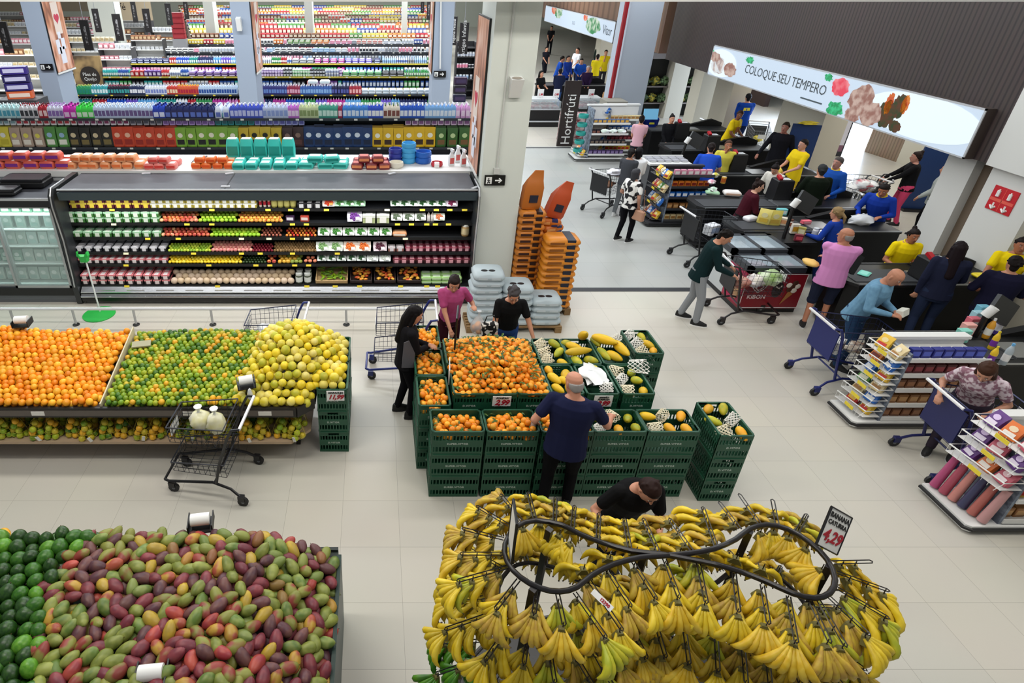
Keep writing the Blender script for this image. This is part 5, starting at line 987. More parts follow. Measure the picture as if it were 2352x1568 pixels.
def bunch(ci, var, loc, rz, label, sc=1., tilt=0.):
    k = (ci, var); g = 'banana bunches hanging on the rack'
    if k not in PRO: o = bunch_proto(ci, var); PRO[k] = o
    else: o = copy_tree(PRO[k])
    o.location = loc; o.rotation_euler = (tilt, 0, rz); o.scale = (sc,) * 3; o['label'] = label; o['group'] = g
    return o
RZ = 1.9
rk = thing('banana_rack', 'black figure-of-eight banana rack with radiating hooks on a dark round base', 'rack', (1.8, 2.4, 0)); OR_ = Vector((1.8, 2.4, 0)); TR = Matrix.Translation(-OR_)
RM = M('#1b1719', .35)
ringpx = [(1450, 1265), (1380, 1245), (1330, 1225), (1290, 1205), (1230, 1195), (1185, 1210), (1160, 1250), (1165, 1290), (1195, 1325), (1240, 1350), (1285, 1358), (1325, 1348), (1360, 1320), (1410, 1295), (1470, 1280), (1520, 1276), (1580, 1271), (1640, 1260), (1690, 1238), (1720, 1215), (1760, 1205), (1810, 1215), (1860, 1245), (1900, 1285), (1918, 1330), (1905, 1362), (1870, 1373), (1820, 1362), (1760, 1335), (1700, 1312), (1640, 1295), (1580, 1283), (1520, 1272)]
rp_ = [G(x, y, RZ) for x, y in ringpx]; sm = []
for i in range(len(rp_)):
    a, b, c, d = rp_[i - 1], rp_[i], rp_[(i + 1) % len(rp_)], rp_[(i + 2) % len(rp_)]
    for u in (0, .5): sm.append(.5 * ((2 * b) + (c - a) * u + (2 * a - 5 * b + 4 * c - d) * u * u + (3 * b - a - 3 * c + d) * u ** 3))
def rpart(nm, f, m=RM, sm_=True): mb = MB(); mb.T = TR; f(mb); return mb.obj(nm, m, rk, sm_)
rpart('ring', lambda b: b.tube(sm, .017, 8, closed=True))
ring2 = [Vector((p.x, p.y, 1.48)) for p in sm]; rpart('lower_ring', lambda b: b.tube(ring2, .015, 6, closed=True))
def eb(b):
    b.lathe([(1., 0), (1., .09), (.97, .13), (.94, .13)], 40, (1.78, 2.38, 0), None, 1.24, .95)
rpart('base', eb, M('#141214', .35))
rpart('base_rim', lambda b: b.tube([(1.78 + math.cos(a * .157) * 1.2, 2.38 + math.sin(a * .157) * .915, .135) for a in range(40)], .012, 5, closed=True), M('#2a282a', .3))
for px_, py_ in ((1262, 1215), (1225, 1352), (1722, 1220), (1905, 1300), (1480, 1276)):
    p = G(px_, py_, RZ); rpart('post', lambda b: b.tube([(p.x, p.y, .1), (p.x, p.y, RZ)], .028, 4), RM, False)
ARMS = [((1171, 1300), (1049, 1334)), ((1154, 1271), (1056, 1271)), ((1157, 1237), (1061, 1213)), ((1169, 1206), (1094, 1161)), ((1200, 1197), (1149, 1134)), ((1229, 1191), (1213, 1129)), ((1274, 1203), (1276, 1140)), ((1314, 1220), (1320, 1160)), ((1373, 1246), (1376, 1177)), ((1448, 1263), (1434, 1189)), ((1514, 1269), (1477, 1189)),
    ((1591, 1266), (1537, 1189)), ((1645, 1255), (1614, 1163)), ((1700, 1214), (1651, 1151)), ((1746, 1203), (1697, 1133)), ((1786, 1206), (1774, 1146)), ((1831, 1220), (1854, 1180)), ((1914, 1291), (2004, 1289)), ((1923, 1314), (2044, 1357)), ((1911, 1343), (2044, 1421)), ((1900, 1366), (2000, 1460)), ((1877, 1373), (1945, 1486)),
    ((1857, 1371), (1908, 1477)), ((1811, 1369), (1830, 1477)), ((1751, 1343), (1766, 1434)), ((1686, 1314), (1697, 1406)), ((1603, 1286), (1623, 1386)), ((1526, 1283), (1561, 1374)), ((1454, 1289), (1509, 1377)), ((1391, 1303), (1451, 1394)), ((1349, 1326), (1431, 1449)), ((1320, 1360), (1394, 1466)), ((1280, 1360), (1297, 1437)), ((1234, 1357), (1226, 1411)), ((1191, 1331), (1137, 1400))]
SIDE = lambda i: 'left side' if i in (0, 1, 2, 3, 34, 33) else 'rear side' if i < 17 else 'right end' if i < 22 else 'front side'
cnt = {}
rb = random.Random(21)
def arm_with(a, b, z, side, idx, tier, nmax, col=None, first=0, skip=()):
    d = (b - a); L = d.length; d.normalize(); n_ = Vector((-d.y, d.x, 0)) * .011
    a_ = a.copy(); b_ = b.copy()
    rpart('arm', lambda m: m.tube([a_ + n_, b_ + n_ - d * .012, b_, b_ - n_ - d * .012, a_ - n_], .0042, 4))
    k = min(nmax, max(1, int(L / .072))); rz = math.atan2(d.y, d.x) - math.pi / 2
    for i in range(k):
        if i in skip: continue
        p = b - d * (.02 + i * (L + (.07 if side == 'front side' else 0)) / max(1, k)) + Vector((0, 0, -.05))
        rpart('hook', lambda m: m.tube([p + Vector((0, 0, .055)), p + Vector((0, 0, .02)), p + d * .012 + Vector((0, 0, .004))], .004, 4))
        ci = col if col is not None else rb.choice([0, 0, 1, 1, 2, 2, 4] if side != 'right end' else [1, 2, 4, 4, 0]); 
        bunch(ci, rb.randrange(2), p + Vector((rb.uniform(-.01, .01), rb.uniform(-.01, .01), 0)), rz + rb.uniform(-.25, .25), '%s banana bunch, %s hook inward on %s %s arm, %s side of rack' % (YB[ci][0], ORD[i], ORD[idx], tier, side.split()[0]), rb.uniform(1.02, 1.2), rb.uniform(-.05, .3))
for i, (a, b) in enumerate(ARMS):
    s_ = SIDE(i); cnt[s_] = cnt.get(s_, 0) + 1
    skip = (0,) if i in (13, 14, 15, 17) else (0, 1) if i == 17 else ()
    arm_with(G(*a, RZ - .02), G(*b, RZ - .04), RZ, s_, cnt[s_] - 1, 'upper', 5, None, 0, skip)
cnt = {}
for i, (a, b) in enumerate(ARMS):
    s_ = SIDE(i); cnt[s_] = cnt.get(s_, 0) + 1; A_ = G(*a, RZ); B_ = G(*b, RZ); d = B_ - A_; A_.z = 1.48; B_ = A_ + d * (1.15 if s_ != 'front side' else 1.3) if s_ != 'rear side' else A_ + d * .6; B_.z = 1.45
    arm_with(A_, B_, 1.46, s_, cnt[s_] - 1, 'middle', 4 if s_ != 'rear side' else 2, None if s_ != 'left side' else 0)
cnt = {}
for i, (a, b) in enumerate(ARMS):
    if i not in (0, 33, 34, 32, 31, 1, 30, 28, 26, 24, 22, 21, 20): continue
    s_ = SIDE(i); cnt[s_] = cnt.get(s_, 0) + 1; A_ = G(*a, RZ); B_ = G(*b, RZ); d = B_ - A_; A_.z = 1.0; B_ = A_ + d * 1.25; B_.z = .98
    arm_with(A_, B_, .99, s_, cnt[s_] - 1, 'lower', 3, 3 if i in (0, 33, 34, 32, 31, 1) else None)
# inner bunches hanging inside the loops
for j, (px_, py_, cx_, cy_) in enumerate(((1200, 1215, 1240, 1280), (1240, 1205, 1240, 1280), (1285, 1230, 1240, 1280), (1310, 1250, 1240, 1290), (1745, 1225, 1820, 1290), (1775, 1222, 1820, 1290), (1810, 1235, 1820, 1300), (1850, 1262, 1820, 1300), (1885, 1310, 1800, 1310), (1400, 1285, 1400, 1200), (1460, 1270, 1460, 1200), (1340, 1310, 1300, 1200), (1620, 1272, 1640, 1200), (1690, 1285, 1690, 1200), (1750, 1310, 1750, 1200), (1560, 1272, 1560, 1200))):
    p = G(px_, py_, RZ - .06); c = G(cx_, cy_, RZ - .06); d = (c - p).normalized(); p2 = p.copy()
    rpart('hook', lambda m: m.tube([p2 + Vector((0, 0, .06)), p2], .004, 4))
    bunch(rb.choice([0, 1]), 1, p, math.atan2(d.y, d.x) - math.pi / 2, 'banana bunch hanging inside the %s, %s in line' % ('left loop' if j < 4 else 'right loop' if j < 9 else 'waist of the rack', ORD[j if j < 4 else j - 4]), 1.15)
# price signs on the rack
v = G(1918, 1280, RZ)
t = thing('price_sign', 'diamond-tilted framed sign BANANA CATURRA 4,29 above the right end of the rack', 'sign', (v.x + .02, v.y + .1, RZ + .12), 0, None, (R(-28), R(33), R(4)))
mb = MB(); mb.bx((-.105, 0, -.125), (.105, .006, .125)); mb.obj('card', M('#ecebe6', .5), t); mb = MB(); mb.tube([(-.105, .003, -.125), (.105, .003, -.125), (.105, .003, .125), (-.105, .003, .125)], .009, 4, closed=True); mb.obj('frame', BLACK, t)
text('BANANA', .046, INK, t, (0, -.003, .085), (R(90), 0, 0), name='product_name', bold=.001); text('CATURRA', .04, INK, t, (0, -.003, .04), (R(90), 0, 0), name='product_name', bold=.001); text('4,29', .105, RDP, t, (0, -.003, -.045), (R(90), 0, 0), name='price', bold=.003, shear=.2)
v = G(1172, 1262, RZ); t = thing('price_sign', 'framed sign seen edge-on above the left end of the banana rack', 'sign', (v.x, v.y, RZ + .17), 0, None, (0, R(8), R(83)))
mb = MB(); mb.bx((-.11, 0, -.15), (.11, .006, .15)); mb.obj('card', M('#ecebe6', .5), t); mb = MB(); mb.tube([(-.11, .003, -.15), (.11, .003, -.15), (.11, .003, .15), (-.11, .003, .15)], .009, 4, closed=True); mb.obj('frame', BLACK, t)
text('BANANA', .046, INK, t, (0, -.003, .1), (R(90), 0, 0), name='product_name'); text('4,29', .1, RDP, t, (0, -.003, -.03), (R(90), 0, 0), name='price', bold=.003)
v = G(1383, 1378, RZ - .02); t = thing('shelf_label', 'narrow white label with red writing clipped along a front banana arm', 'label', v, R(-62), None); t.rotation_euler = (R(-50), 0, R(-58))
mb = MB(); mb.bx((-.07, -.001, -.018), (.07, .002, .018)); mb.obj('card', PAPER, t); text('12390', .026, RDP, t, (.02, -.003, 0), (R(90), 0, 0), name='printed_number', bold=.001)
v = G(1349, 1406, RZ - .04); mb = MB(); mb.box((0, 0, 0), (.13, .004, .022)); o = mb.obj('shelf_label', M('#e8d820', .6), label='plain yellow strip label clipped to a front banana arm', cat='label'); o.location = v; o.rotation_euler = (R(-50), 0, R(-60))
# ---------------------------------------------------------------- people: one continuous body each, clothes and hair as children
SK1, SK2, SK3 = '#c98f72', '#a86a4c', '#7c4a34'
class Blob(MB):
    def cap(s, a, b, ra, rb, n=10, sx=1., sy=1., ax=None):
        """tapered capsule"""
        a = Vector(a); b = Vector(b); d = (b - a); L = d.length or 1e-6; d = d / L; u = Vector((1, 0, 0)) if abs(d.x) < .9 else Vector((0, 1, 0))
        u = (u - d * u.dot(d)).normalized(); v = d.cross(u); rings = []
        for k, (t_, r_) in enumerate([(-.95, .3), (-.7, .72), (-.3, .96), (0, 1)]): rings.append((a + d * (t_ * ra), ra * r_))
        for k, (t_, r_) in enumerate([(0, 1), (.3, .96), (.7, .72), (.95, .3)]): rings.append((b + d * (t_ * rb), rb * r_))
        s.loft([[c + (u * math.cos(6.28318 * j / n) * sx + v * math.sin(6.28318 * j / n) * sy) * r for j in range(n)] for c, r in rings]); return s
    def chain(s, pts, rs, n=10):
        for i in range(len(pts) - 1): s.cap(pts[i], pts[i + 1], rs[i], rs[i + 1], n)
        return s
    def rings(s, L, f, n=16):
        s.loft([[f(Vector((math.cos(6.28318 * j / n) * rx, math.sin(6.28318 * j / n) * ry + oy, z))) for j in range(n)] for z, rx, ry, oy in L]); return s
    def finish(s, name, m, parent, vox, smooth=2):
        o = s.obj(name, m, parent); md = o.modifiers.new('r', 'REMESH'); md.mode = 'VOXEL'; md.voxel_size = vox; md.use_smooth_shade = True
        if smooth: sm = o.modifiers.new('s', 'SMOOTH'); sm.iterations = smooth; sm.factor = .5
        return o
def ik(a, b, l1, l2, hint):
    d = b - a; L = d.length; mx_ = (l1 + l2) * .995
    if L > mx_: b = a + d * (mx_ / L); d = b - a; L = mx_
    L = max(L, abs(l1 - l2) + .02); c = (l1 * l1 + L * L - l2 * l2) / (2 * L); h = math.sqrt(max(0, l1 * l1 - c * c)); u = d.normalized(); w = (hint - u * hint.dot(u)).normalized()
    return a + u * c + w * h, b
def person(label, x, y, face, top, bottom, skin=SK1, hair='short', haircol='#1c1614', h=1.7, lean=0., L=(.1, .25, .95), Rr=(.1, .25, .95), sleeve='short', legs='long', fat=1., fem=False, shoes='#1a1a1c', headyaw=0., headpitch=0., stance=(.06, -.06), z0=0., vox=.0085, sit=False, topmat=None, grip=.5, twist=0., collar=None, logo=None, glasses=False, tl=None, botmat=None, sole='#d8d8d8'):
    """face: heading in degrees, 0 = away from the camera, 90 = to the right. L, Rr = hand targets (side, forward, height) from the body axis"""
    s = h / 1.75; t = thing('person', label, 'person', (x, y, z0), R(-face)); t.scale = (s,) * 3
    ln = R(lean); hz = .93; piv = Vector((0, 0, hz)); tw = R(twist)
    qq = Euler((-ln, 0, 0)).to_matrix() @ Euler((0, 0, -tw)).to_matrix()
    def U(v): return piv + qq @ (v - piv)
    F = fat; ww = .93 if fem else 1.
    skm = M(skin, .55, c2=skin, key=('skin', skin)); tm = topmat or M(top, .85, spec=.12); bm_ = botmat or M(bottom, .9, spec=.1)
    TORSO = [(.80, .13 * F, .10 * F, 0), (.90, .165 * F, .12 * F, 0), (1.0, .155 * F * (.93 if fem else 1), .115 * F, 0), (1.10, .145 * F * ww, .11 * F, 0), (1.22, .165 * F * ww, .118 * F, .005), (1.32, .18 * F * ww, .122 * F, .008), (1.40, .175 * F * ww, .105 * F, 0), (1.455, .13, .08, -.005), (1.49, .07, .06, -.005)]
    sh = {1: U(Vector((.175 * ww * (1 + (F - 1) * .5), 0, 1.405))), -1: U(Vector((-.175 * ww * (1 + (F - 1) * .5), 0, 1.405)))}
    hands = {}; elb = {}
    for sd, tg in ((1, Rr), (-1, L)):
        b = Vector((tg[0] * sd, tg[1], tg[2])); e, b = ik(sh[sd], b, .29, .255, Vector((.5 * sd, -.5, -.75))); hands[sd] = b; elb[sd] = e
    B = Blob()
    B.rings([(z, rx - .012, ry - .012, oy) for z, rx, ry, oy in TORSO], U)
    nk = U(Vector((0, -.01, 1.46))); hc0 = U(Vector((0, .012, 1.60))); hq = qq @ Euler((R(-headpitch), 0, R(-headyaw))).to_matrix()
    if lean > 15: hq = Euler((R(-(lean * .55 + headpitch)), 0, R(-headyaw))).to_matrix()
    hc = nk + hq @ Vector((0, .022, .145))
    B.cap(nk, nk + hq @ Vector((0, 0, .09)), .056, .05)
    def H(v): return hc + hq @ Vector(v)
    B.rings([(-.115, .028, .035, .045), (-.1, .045, .055, .028), (-.07, .058, .075, .014), (-.03, .068, .089, .004), (.02, .074, .096, 0), (.06, .073, .094, -.003), (.095, .056, .072, -.004), (.115, .028, .038, -.004)], lambda v: H(v), 14)
    B.cap(H((0, .094, .012)), H((0, .112, -.022)), .009, .0135, 8); B.cap(H((-.014, .09, -.055)), H((.014, .09, -.055)), .0085, .0085, 6)
    for sd in (-1, 1): B.cap(H((sd * .073, -.004, .016)), H((sd * .075, -.002, -.024)), .013, .009, 6)
    for sd in (-1, 1):
        B.cap(sh[sd], elb[sd], .048 * (F * .4 + .6), .038 * (F * .4 + .6)); B.cap(elb[sd], hands[sd], .038 * (F * .4 + .6), .026)
        d = (hands[sd] - elb[sd]).normalized(); up = Vector((0, 0, 1)); side = d.cross(up); side = side.normalized() if side.length > .2 else Vector((sd, 0, 0)); nrm = side.cross(d).normalized()
        w_ = hands[sd]; pm = w_ + d * .075
        B.cap(w_, w_ + d * .035, .026, .026); 
        for k in range(4):
            o_ = side * (.019 * (k - 1.5) * 1.02); kn = w_ + d * (.082 - .005 * abs(k - 1.2)) + o_; l_ = (.062, .07, .066, .052)[k]
            B.cap(w_ + d * .03 + o_ * .8, kn, .0145, .0115, 6)
            bend = grip; d1 = (d * math.cos(bend) - nrm * math.sin(bend)); d2 = (d * math.cos(bend * 2.2) - nrm * math.sin(bend * 2.2)); m1 = kn + d1 * l_ * .5
            B.cap(kn, m1, .0105, .0095, 6); B.cap(m1, m1 + d2 * l_ * .45, .0095, .0078, 6)
        th = side * (-sd); tb = w_ + d * .03 + th * .028
        B.cap(w_ + d * .015 + th * .012, tb + d * .012, .015, .013, 6); B.cap(tb + d * .012, tb + d * .05 + th * .022 - nrm * .014, .012, .009, 6)
    hip = {1: Vector((.088 * F, 0, .89)), -1: Vector((-.088 * F, 0, .89))}; foot = {}; knee = {}
    for sd, fy in ((1, stance[0]), (-1, stance[1])):
        f_ = Vector((.1 * sd * F, fy, .085)) if not sit else Vector((.11 * sd, .33, .085 - 0))
        k_, f_ = ik(hip[sd] if not sit else hip[sd], f_, .42, .40, Vector((0, 1, .05))); knee[sd] = k_; foot[sd] = f_
        B.cap(hip[sd], k_, .075 * F, .05); B.cap(k_, f_, .05, .034)
    body = B.finish('body', skm, t, vox)
    # face details
    for sd in (-1, 1):
        m = MB(); m.ball(H((sd * .03, .086, .018)), (.011, .007, .0075), 8, 5, q=hq); e = m.obj('eye', M('#e6e2dc', .3), t, True)
        m = MB(); m.ball(H((sd * .03, .0915, .018)), (.0055, .003, .0055), 6, 4, q=hq); m.obj('iris', M('#2c1c14', .3), e)
        m = MB(); m.tube([H((sd * .018, .0925, .036)), H((sd * .032, .0915, .04)), H((sd * .045, .084, .035))], .0035, 4); m.obj('eyebrow', M(haircol if hair != 'bald' else '#6c5c50', .8), t)
    m = MB(); m.tube([H((-.022, .0935, -.053)), H((-.008, .099, -.0495)), (H((0, .099, -.051))), H((.008, .099, -.0495)), H((.022, .0935, -.053))], [.003, .005, .0045, .005, .003], 6); m.obj('lips', M('#8c4a44' if skin == SK1 else '#6c3430', .5), t, True)
    if glasses:
        m = MB()
        for sd in (-1, 1): m.tube([H((sd * .032 + math.cos(a * .785) * .022, .1, .016 + math.sin(a * .785) * .017)) for a in range(8)], .0022, 4, closed=True); m.tube([H((sd * .054, .097, .018)), H((sd * .076, .01, .02))], .002, 4)
        m.tube([H((-.01, .1, .018)), H((.01, .1, .018))], .002, 4); m.obj('glasses', M('#4a3c34', .4), t)
    # hair
    hm = M(haircol, .6, c2=haircol, key=('hair', haircol), coat=0, spec=.15)
    if hair != 'bald':
        Hb = Blob(); 
        Hb.rings([(-.03 if hair != 'short' else .0, .07, .07, -.035), (.0, .0795, .082, -.03), (.04, .082, .091, -.016), (.08, .077, .09, -.008), (.112, .058, .072, -.006), (.128, .03, .04, -.006)], lambda v: H(v), 14)
        Hb.cap(H((0, -.045, .03)), H((0, -.05, -.05)), .062, .05)
        if 1:
            r_ = random.Random(int(x * 100)); cu = hair == 'curly'
            for i in range(38 if cu else 20):
                a = r_.uniform(0, 6.28); b = r_.uniform(-.3, 1.5); v = Vector((math.cos(b) * math.cos(a) * .085, math.cos(b) * math.sin(a) * .1 - .022, math.sin(b) * .1 + .035))
                if not (v.y > .045 and v.z < .07): Hb.cap(H(v * (1. if cu else .93)), H(v * (1.03 if cu else .95)), .024 if cu else .019, .02 if cu else .015, 6)
        if hair == 'long': 
            Hb.cap(H((0, -.055, .04)), H((0, -.075, -.08)), .078, .075); Hb.cap(H((0, -.075, -.08)), nk + qq @ Vector((0, -.1, -.22 * 1.)), .075, .06)
            for sd in (-1, 1): Hb.cap(H((sd * .062, -.02, .03)), H((sd * .07, -.02, -.13)), .03, .032)
        if hair == 'bob':
            Hb.cap(H((0, -.055, .04)), H((0, -.06, -.1)), .076, .06)
            for sd in (-1, 1): Hb.cap(H((sd * .06, -.01, .04)), H((sd * .068, .0, -.08)), .03, .026)
        if hair in ('bun',): Hb.cap(H((0, -.06, .1)), H((0, -.075, .13)), .042, .036)
        if hair == 'ponytail': Hb.cap(H((0, -.09, .03)), H((0, -.15, -.05)), .026, .03); Hb.cap(H((0, -.15, -.05)), H((0, -.15, -.16)), .03, .014)
        if hair == 'cap': 
            Hb.cap(H((0, .06, .06)), H((0, .13, .045)), .03, .012)
        Hb.finish('hair' if hair != 'cap' else 'cap', hm, t, max(vox, .008), 2)
    elif tl:
        Hb = Blob(); Hb.rings([(-.06, .05, .04, -.05), (-.03, .068, .058, -.042), (.0, .0765, .068, -.036), (.028, .075, .068, -.038)], lambda v: H(v), 14); Hb.finish('hair', M(tl, .7), t, max(vox, .009), 1)
    # top garment
    T_ = Blob(); k = .012
    zb = .80 if not fem else .84
    T_.rings([(zb, .168 * F + k, .125 * F + k, 0)] + [(z, rx + k, ry + k, oy) for z, rx, ry, oy in TORSO if z > zb + .05 and z < 1.47] + [(1.47, .088, .072, -.005)], U)
    sl = {'short': .62, 'none': .0, 'long': 1.}[sleeve]
    for sd in (-1, 1):
        a_ = .05 * (F * .4 + .6) + .012
        T_.cap(U(Vector((.1 * sd * ww, 0, 1.405))), sh[sd], .058, a_ * 1.02)
        if sleeve == 'short': e_ = sh[sd].lerp(elb[sd], sl); T_.cap(sh[sd], e_, a_ * 1.03, a_ * .96)
        elif sleeve == 'long': T_.cap(sh[sd], elb[sd], a_ * 1.05, .053 * (F * .4 + .6)); T_.cap(elb[sd], elb[sd].lerp(hands[sd], .93), .053 * (F * .4 + .6), .037)
    shirt = T_.finish('top', tm, t, max(vox, .009), 3)
    if collar: m = MB(); m.tube([U(Vector((math.cos(a * .628) * .075, math.sin(a * .628) * .065 + .0, 1.482 - .02 * math.sin(a * .628)))) for a in range(10)], .012, 5, closed=True); m.obj('collar', M(collar, .8), shirt, True)
    if logo: m = MB(); lx, ly, lz, lw, lh, lc = logo; m.loft([[U(Vector((lx + a, ly + e, lz + b))) for a, b in ((-lw, -lh), (lw, -lh * .8), (lw * .9, lh), (-lw * .95, lh * .9))] for e in (0, .006)]); m.obj('printed_emblem', M(lc, .7), shirt)
    # trousers / skirt
    P_ = Blob()
    if legs == 'skirt': P_.rings([(.62, .2 * F, .17 * F, 0.02), (.8, .185 * F, .15 * F, 0), (.93, .165 * F, .125 * F, 0), (1.0, .155 * F, .12 * F, 0)], lambda v: v)
    else:
        P_.rings([(.80, .14 * F, .11 * F, 0), (.86, .175 * F, .13 * F, 0), (.95, .17 * F, .127 * F, 0), (1.0, .155 * F, .12 * F, 0)], lambda v: v)
        for sd in (-1, 1):
            P_.cap(hip[sd], knee[sd], .09 * F, .066)
            if legs == 'long': P_.cap(knee[sd], foot[sd] + Vector((0, 0, .01)), .066, .05 if fem else .056)
            else: P_.cap(knee[sd], knee[sd].lerp(foot[sd], .03), .074, .074)
    P_.finish('shorts' if legs == 'short' else 'skirt' if legs == 'skirt' else 'trousers', bm_, t, max(vox, .01), 2)
    for sd in (-1, 1):
        f_ = foot[sd]; S_ = MB()
        S_.loft([[Vector((f_.x + math.cos(6.28318 * j / 10) * w2, f_.y + oy + math.sin(6.28318 * j / 10) * l2, z)) for j in range(10)] for z, w2, l2, oy in ((.018, .046, .135, .055), (.05, .045, .13, .05), (.085, .04, .085, .01), (.11, .036, .05, -.015))])
        so = S_.obj('shoe', M(shoes, .6), t, True); m = MB(); m.loft([[Vector((f_.x + math.cos(6.28318 * j / 10) * .049, f_.y + .055 + math.sin(6.28318 * j / 10) * .14, z)) for j in range(10)] for z in (0, .02)]); m.obj('sole', M(sole, .6), so)
    t['_h'] = 0; del t['_h']
    return t, t.matrix_basis, hands, s
def wpos(t, v):
    q = Euler(t.rotation_euler).to_matrix(); return Vector(t.location) + q @ (Vector(v) * t.scale[0])
def pat(a, b, sc, pos=.06):
    return fmat(a, b, sc, .8, pos)
def at_head(px_, py_, z): g = G(px_, py_, z); return g.x, g.y
# --- around the fruit
x, y = at_head(938, 702, 1.62); P1 = person('long-haired woman in black with grey jacket panel, holding a mandarin by the crates', x - .02, y, 78, '#17161a', '#101014', hair='long', haircol='#100c0e', h=1.64, L=(-.02, .3, 1.12), Rr=(.0, .32, 1.08), sleeve='long', fem=True, headpitch=20, lean=4, shoes='#0e0e10', sole='#141416', topmat=None, logo=None)
mb = MB(); t_ = P1[0]
mb.loft([[Vector((.17 + e, yy, zz)) for yy, zz in ((-.09, .92), (.07, .9), (.08, 1.15), (.02, 1.33), (-.07, 1.3))] for e in (0, .012)]); mb.obj('grey_panel', M('#5c5a60', .8), t_)
p = wpos(t_, (.0, .42, 1.12)); put('mandarin', 'citrus', (MAN[0][1], '#4c3a20'), p, 0, .034, 'mandarin with leaves held by the long-haired woman', 'mandarin', None, 0, -9)
mb = MB(); [leaf(mb, p + Vector((0, 0, .02)), .07, Euler((.3, -.9, a)).to_matrix()) for a in (0, 1.2, 2.2, 3.5, 5)]; mb.obj('leaf_sprig', M('#3c5426', .6), label='leaf sprig on the mandarin held by the long-haired woman', cat='leaves')
x, y = at_head(1040, 617, 1.6); P2 = person('woman in a pink blouse and dark red trousers carrying a bag of oranges', x, y, 172, '#b0477c', '#3a1822', hair='bob', haircol='#241a18', h=1.62, lean=10, L=(.27, .26, 1.24), Rr=(.06, .42, .82), sleeve='short', fem=True, fat=1.02, headpitch=16, headyaw=12, topmat=pat('#b04a80', '#a43c70', 14, .2), shoes='#6a3038')
p = wpos(P2[0], (-.27, .42, 1.2))
mb = MB()
def fruit_bag(p, n, label, col, zs=1.):
    t = thing('plastic_bag', label, 'bag', p); mb = MB(); mb.lathe([(.02, -.0), (.075, .02), (.105, .08), (.1, .14), (.06, .21), (.02, .26), (.012, .3), (.03, .34)], 12, (0, 0, -.32)); mb.obj('film', M('#e8ecf0', .25, alpha=.42, spec=.6), t, True)
    r = random.Random(n)
    for i in range(n):
        a = i * 2.4; o = link('fruit', gmesh('citrus', (col, '#4c3a20')), t); o.scale = (.036,) * 3; o.location = (math.cos(a) * .05 * (i % 3 > 0), math.sin(a) * .05 * (i % 3 > 0), -.27 + .05 * (i // 3))
    return t
fruit_bag(p + Vector((.03, -.02, .04)), 8, 'clear bag of oranges in the left hand of the woman in pink', MAN[0][1])
x, y = at_head(1180, 650, 1.54); P3 = person('grey-haired woman with glasses in a black t-shirt and blue jeans leaning over the mandarins', x, y + .12, 182, '#141416', '#2c4a86', hair='curly', haircol='#454244', h=1.58, lean=17, L=(.36, .4, .86), Rr=(.2, .36, .9), fem=True, fat=1.08, headpitch=18, headyaw=0, glasses=True)
t = thing('handbag', 'black and white handbag hanging at the side of the woman with glasses', 'handbag', wpos(P3[0], (.3, .3, .95)), R(10))
mb = MB(); mb.rbox((0, 0, .08), (.22, .09, .2), .02); mb.obj('bag_body', pat('#141416', '#e4e0da', 16, .02), t); mb = MB(); mb.tube([(-.08, 0, .18), (-.05, 0, .28), (.05, 0, .28), (.08, 0, .18)], .008, 5); mb.obj('handles', BLACK, t)
x, y = at_head(1328, 866, 1.71); P4 = person('bald man in a navy t-shirt and black trousers picking fruit with his back turned', x, y - .02, 22, '#1d2140', '#0d0d10', skin='#c98c72', hair='bald', tl='#9a9694', h=1.75, L=(.33, .1, 1.0), Rr=(.38, .34, 1.1), fat=1.2, headyaw=-38, headpitch=12, shoes='#101012', lean=3, stance=(.1, -.1), sole='#18181a')
pb = wpos(P4[0], (-.34, .17, .98)); t = thing('plastic_bag', 'thin clear bag with one mandarin in the left hand of the bald man', 'bag', pb)
mb = MB(); mb.lathe([(.02, -.34), (.05, -.31), (.055, -.25), (.045, -.12), (.03, 0), (.035, .03)], 10); mb.obj('film', M('#e8ecf0', .25, alpha=.5, spec=.6), t, True); o = link('fruit', gmesh('citrus', (MAN[0][1], '#4c3a20')), t); o.scale = (.035,) * 3; o.location = (0, 0, -.29)
x, y = at_head(1472, 1085, 1.47); P5 = person('woman in a black t-shirt with dark tied hair bending over the banana rack', x, y + .16, 178, '#121214', '#18181c', skin='#c48a70', hair='short', haircol='#2a1a18', h=1.64, lean=24, L=(.1, .5, 1.14), Rr=(.34, .42, 1.1), fem=True, fat=1.16, headpitch=28, headyaw=-6, logo=(-.07, .142, 1.25, .018, .016, '#e8e8e8'))
# --- checkout customers in front
x, y = at_head(1662, 521, 1.66); P6 = person('teenager in a dark green hoodie and grey sweatpants pushing a cart by the ice-cream freezer', x - .14, y + .02, 112, '#12292c', '#8f9398', hair='short', haircol='#16110f', h=1.7, lean=12, L=(.2, .42, 1.02), Rr=(.16, .42, 1.02), sleeve='long', fat=1.08, headpitch=18, shoes='#141416', sole='#f0f0f0', stance=(.12, -.1))
x, y = at_head(1958, 530, 1.69); P7 = person('man in a pink t-shirt and navy shorts waiting with arms crossed at the checkout', x, y + .05, 30, '#d88fc8', '#23283c', skin='#b87c60', hair='bald', tl='#8c8784', h=1.73, L=(-.12, .2, 1.18), Rr=(-.1, .23, 1.14), sleeve='short', legs='short', fat=1.18, headyaw=-60, headpitch=0, shoes='#1c1c1e')
crumple('chicken_package', 'yellow wrapped package held under the arm of the man in pink', 'package', wpos(P7[0], (-.3, .1, 1.0)), (.1, .14, .05), M('#e0b45c', .5), 9, 12, 7, .12)
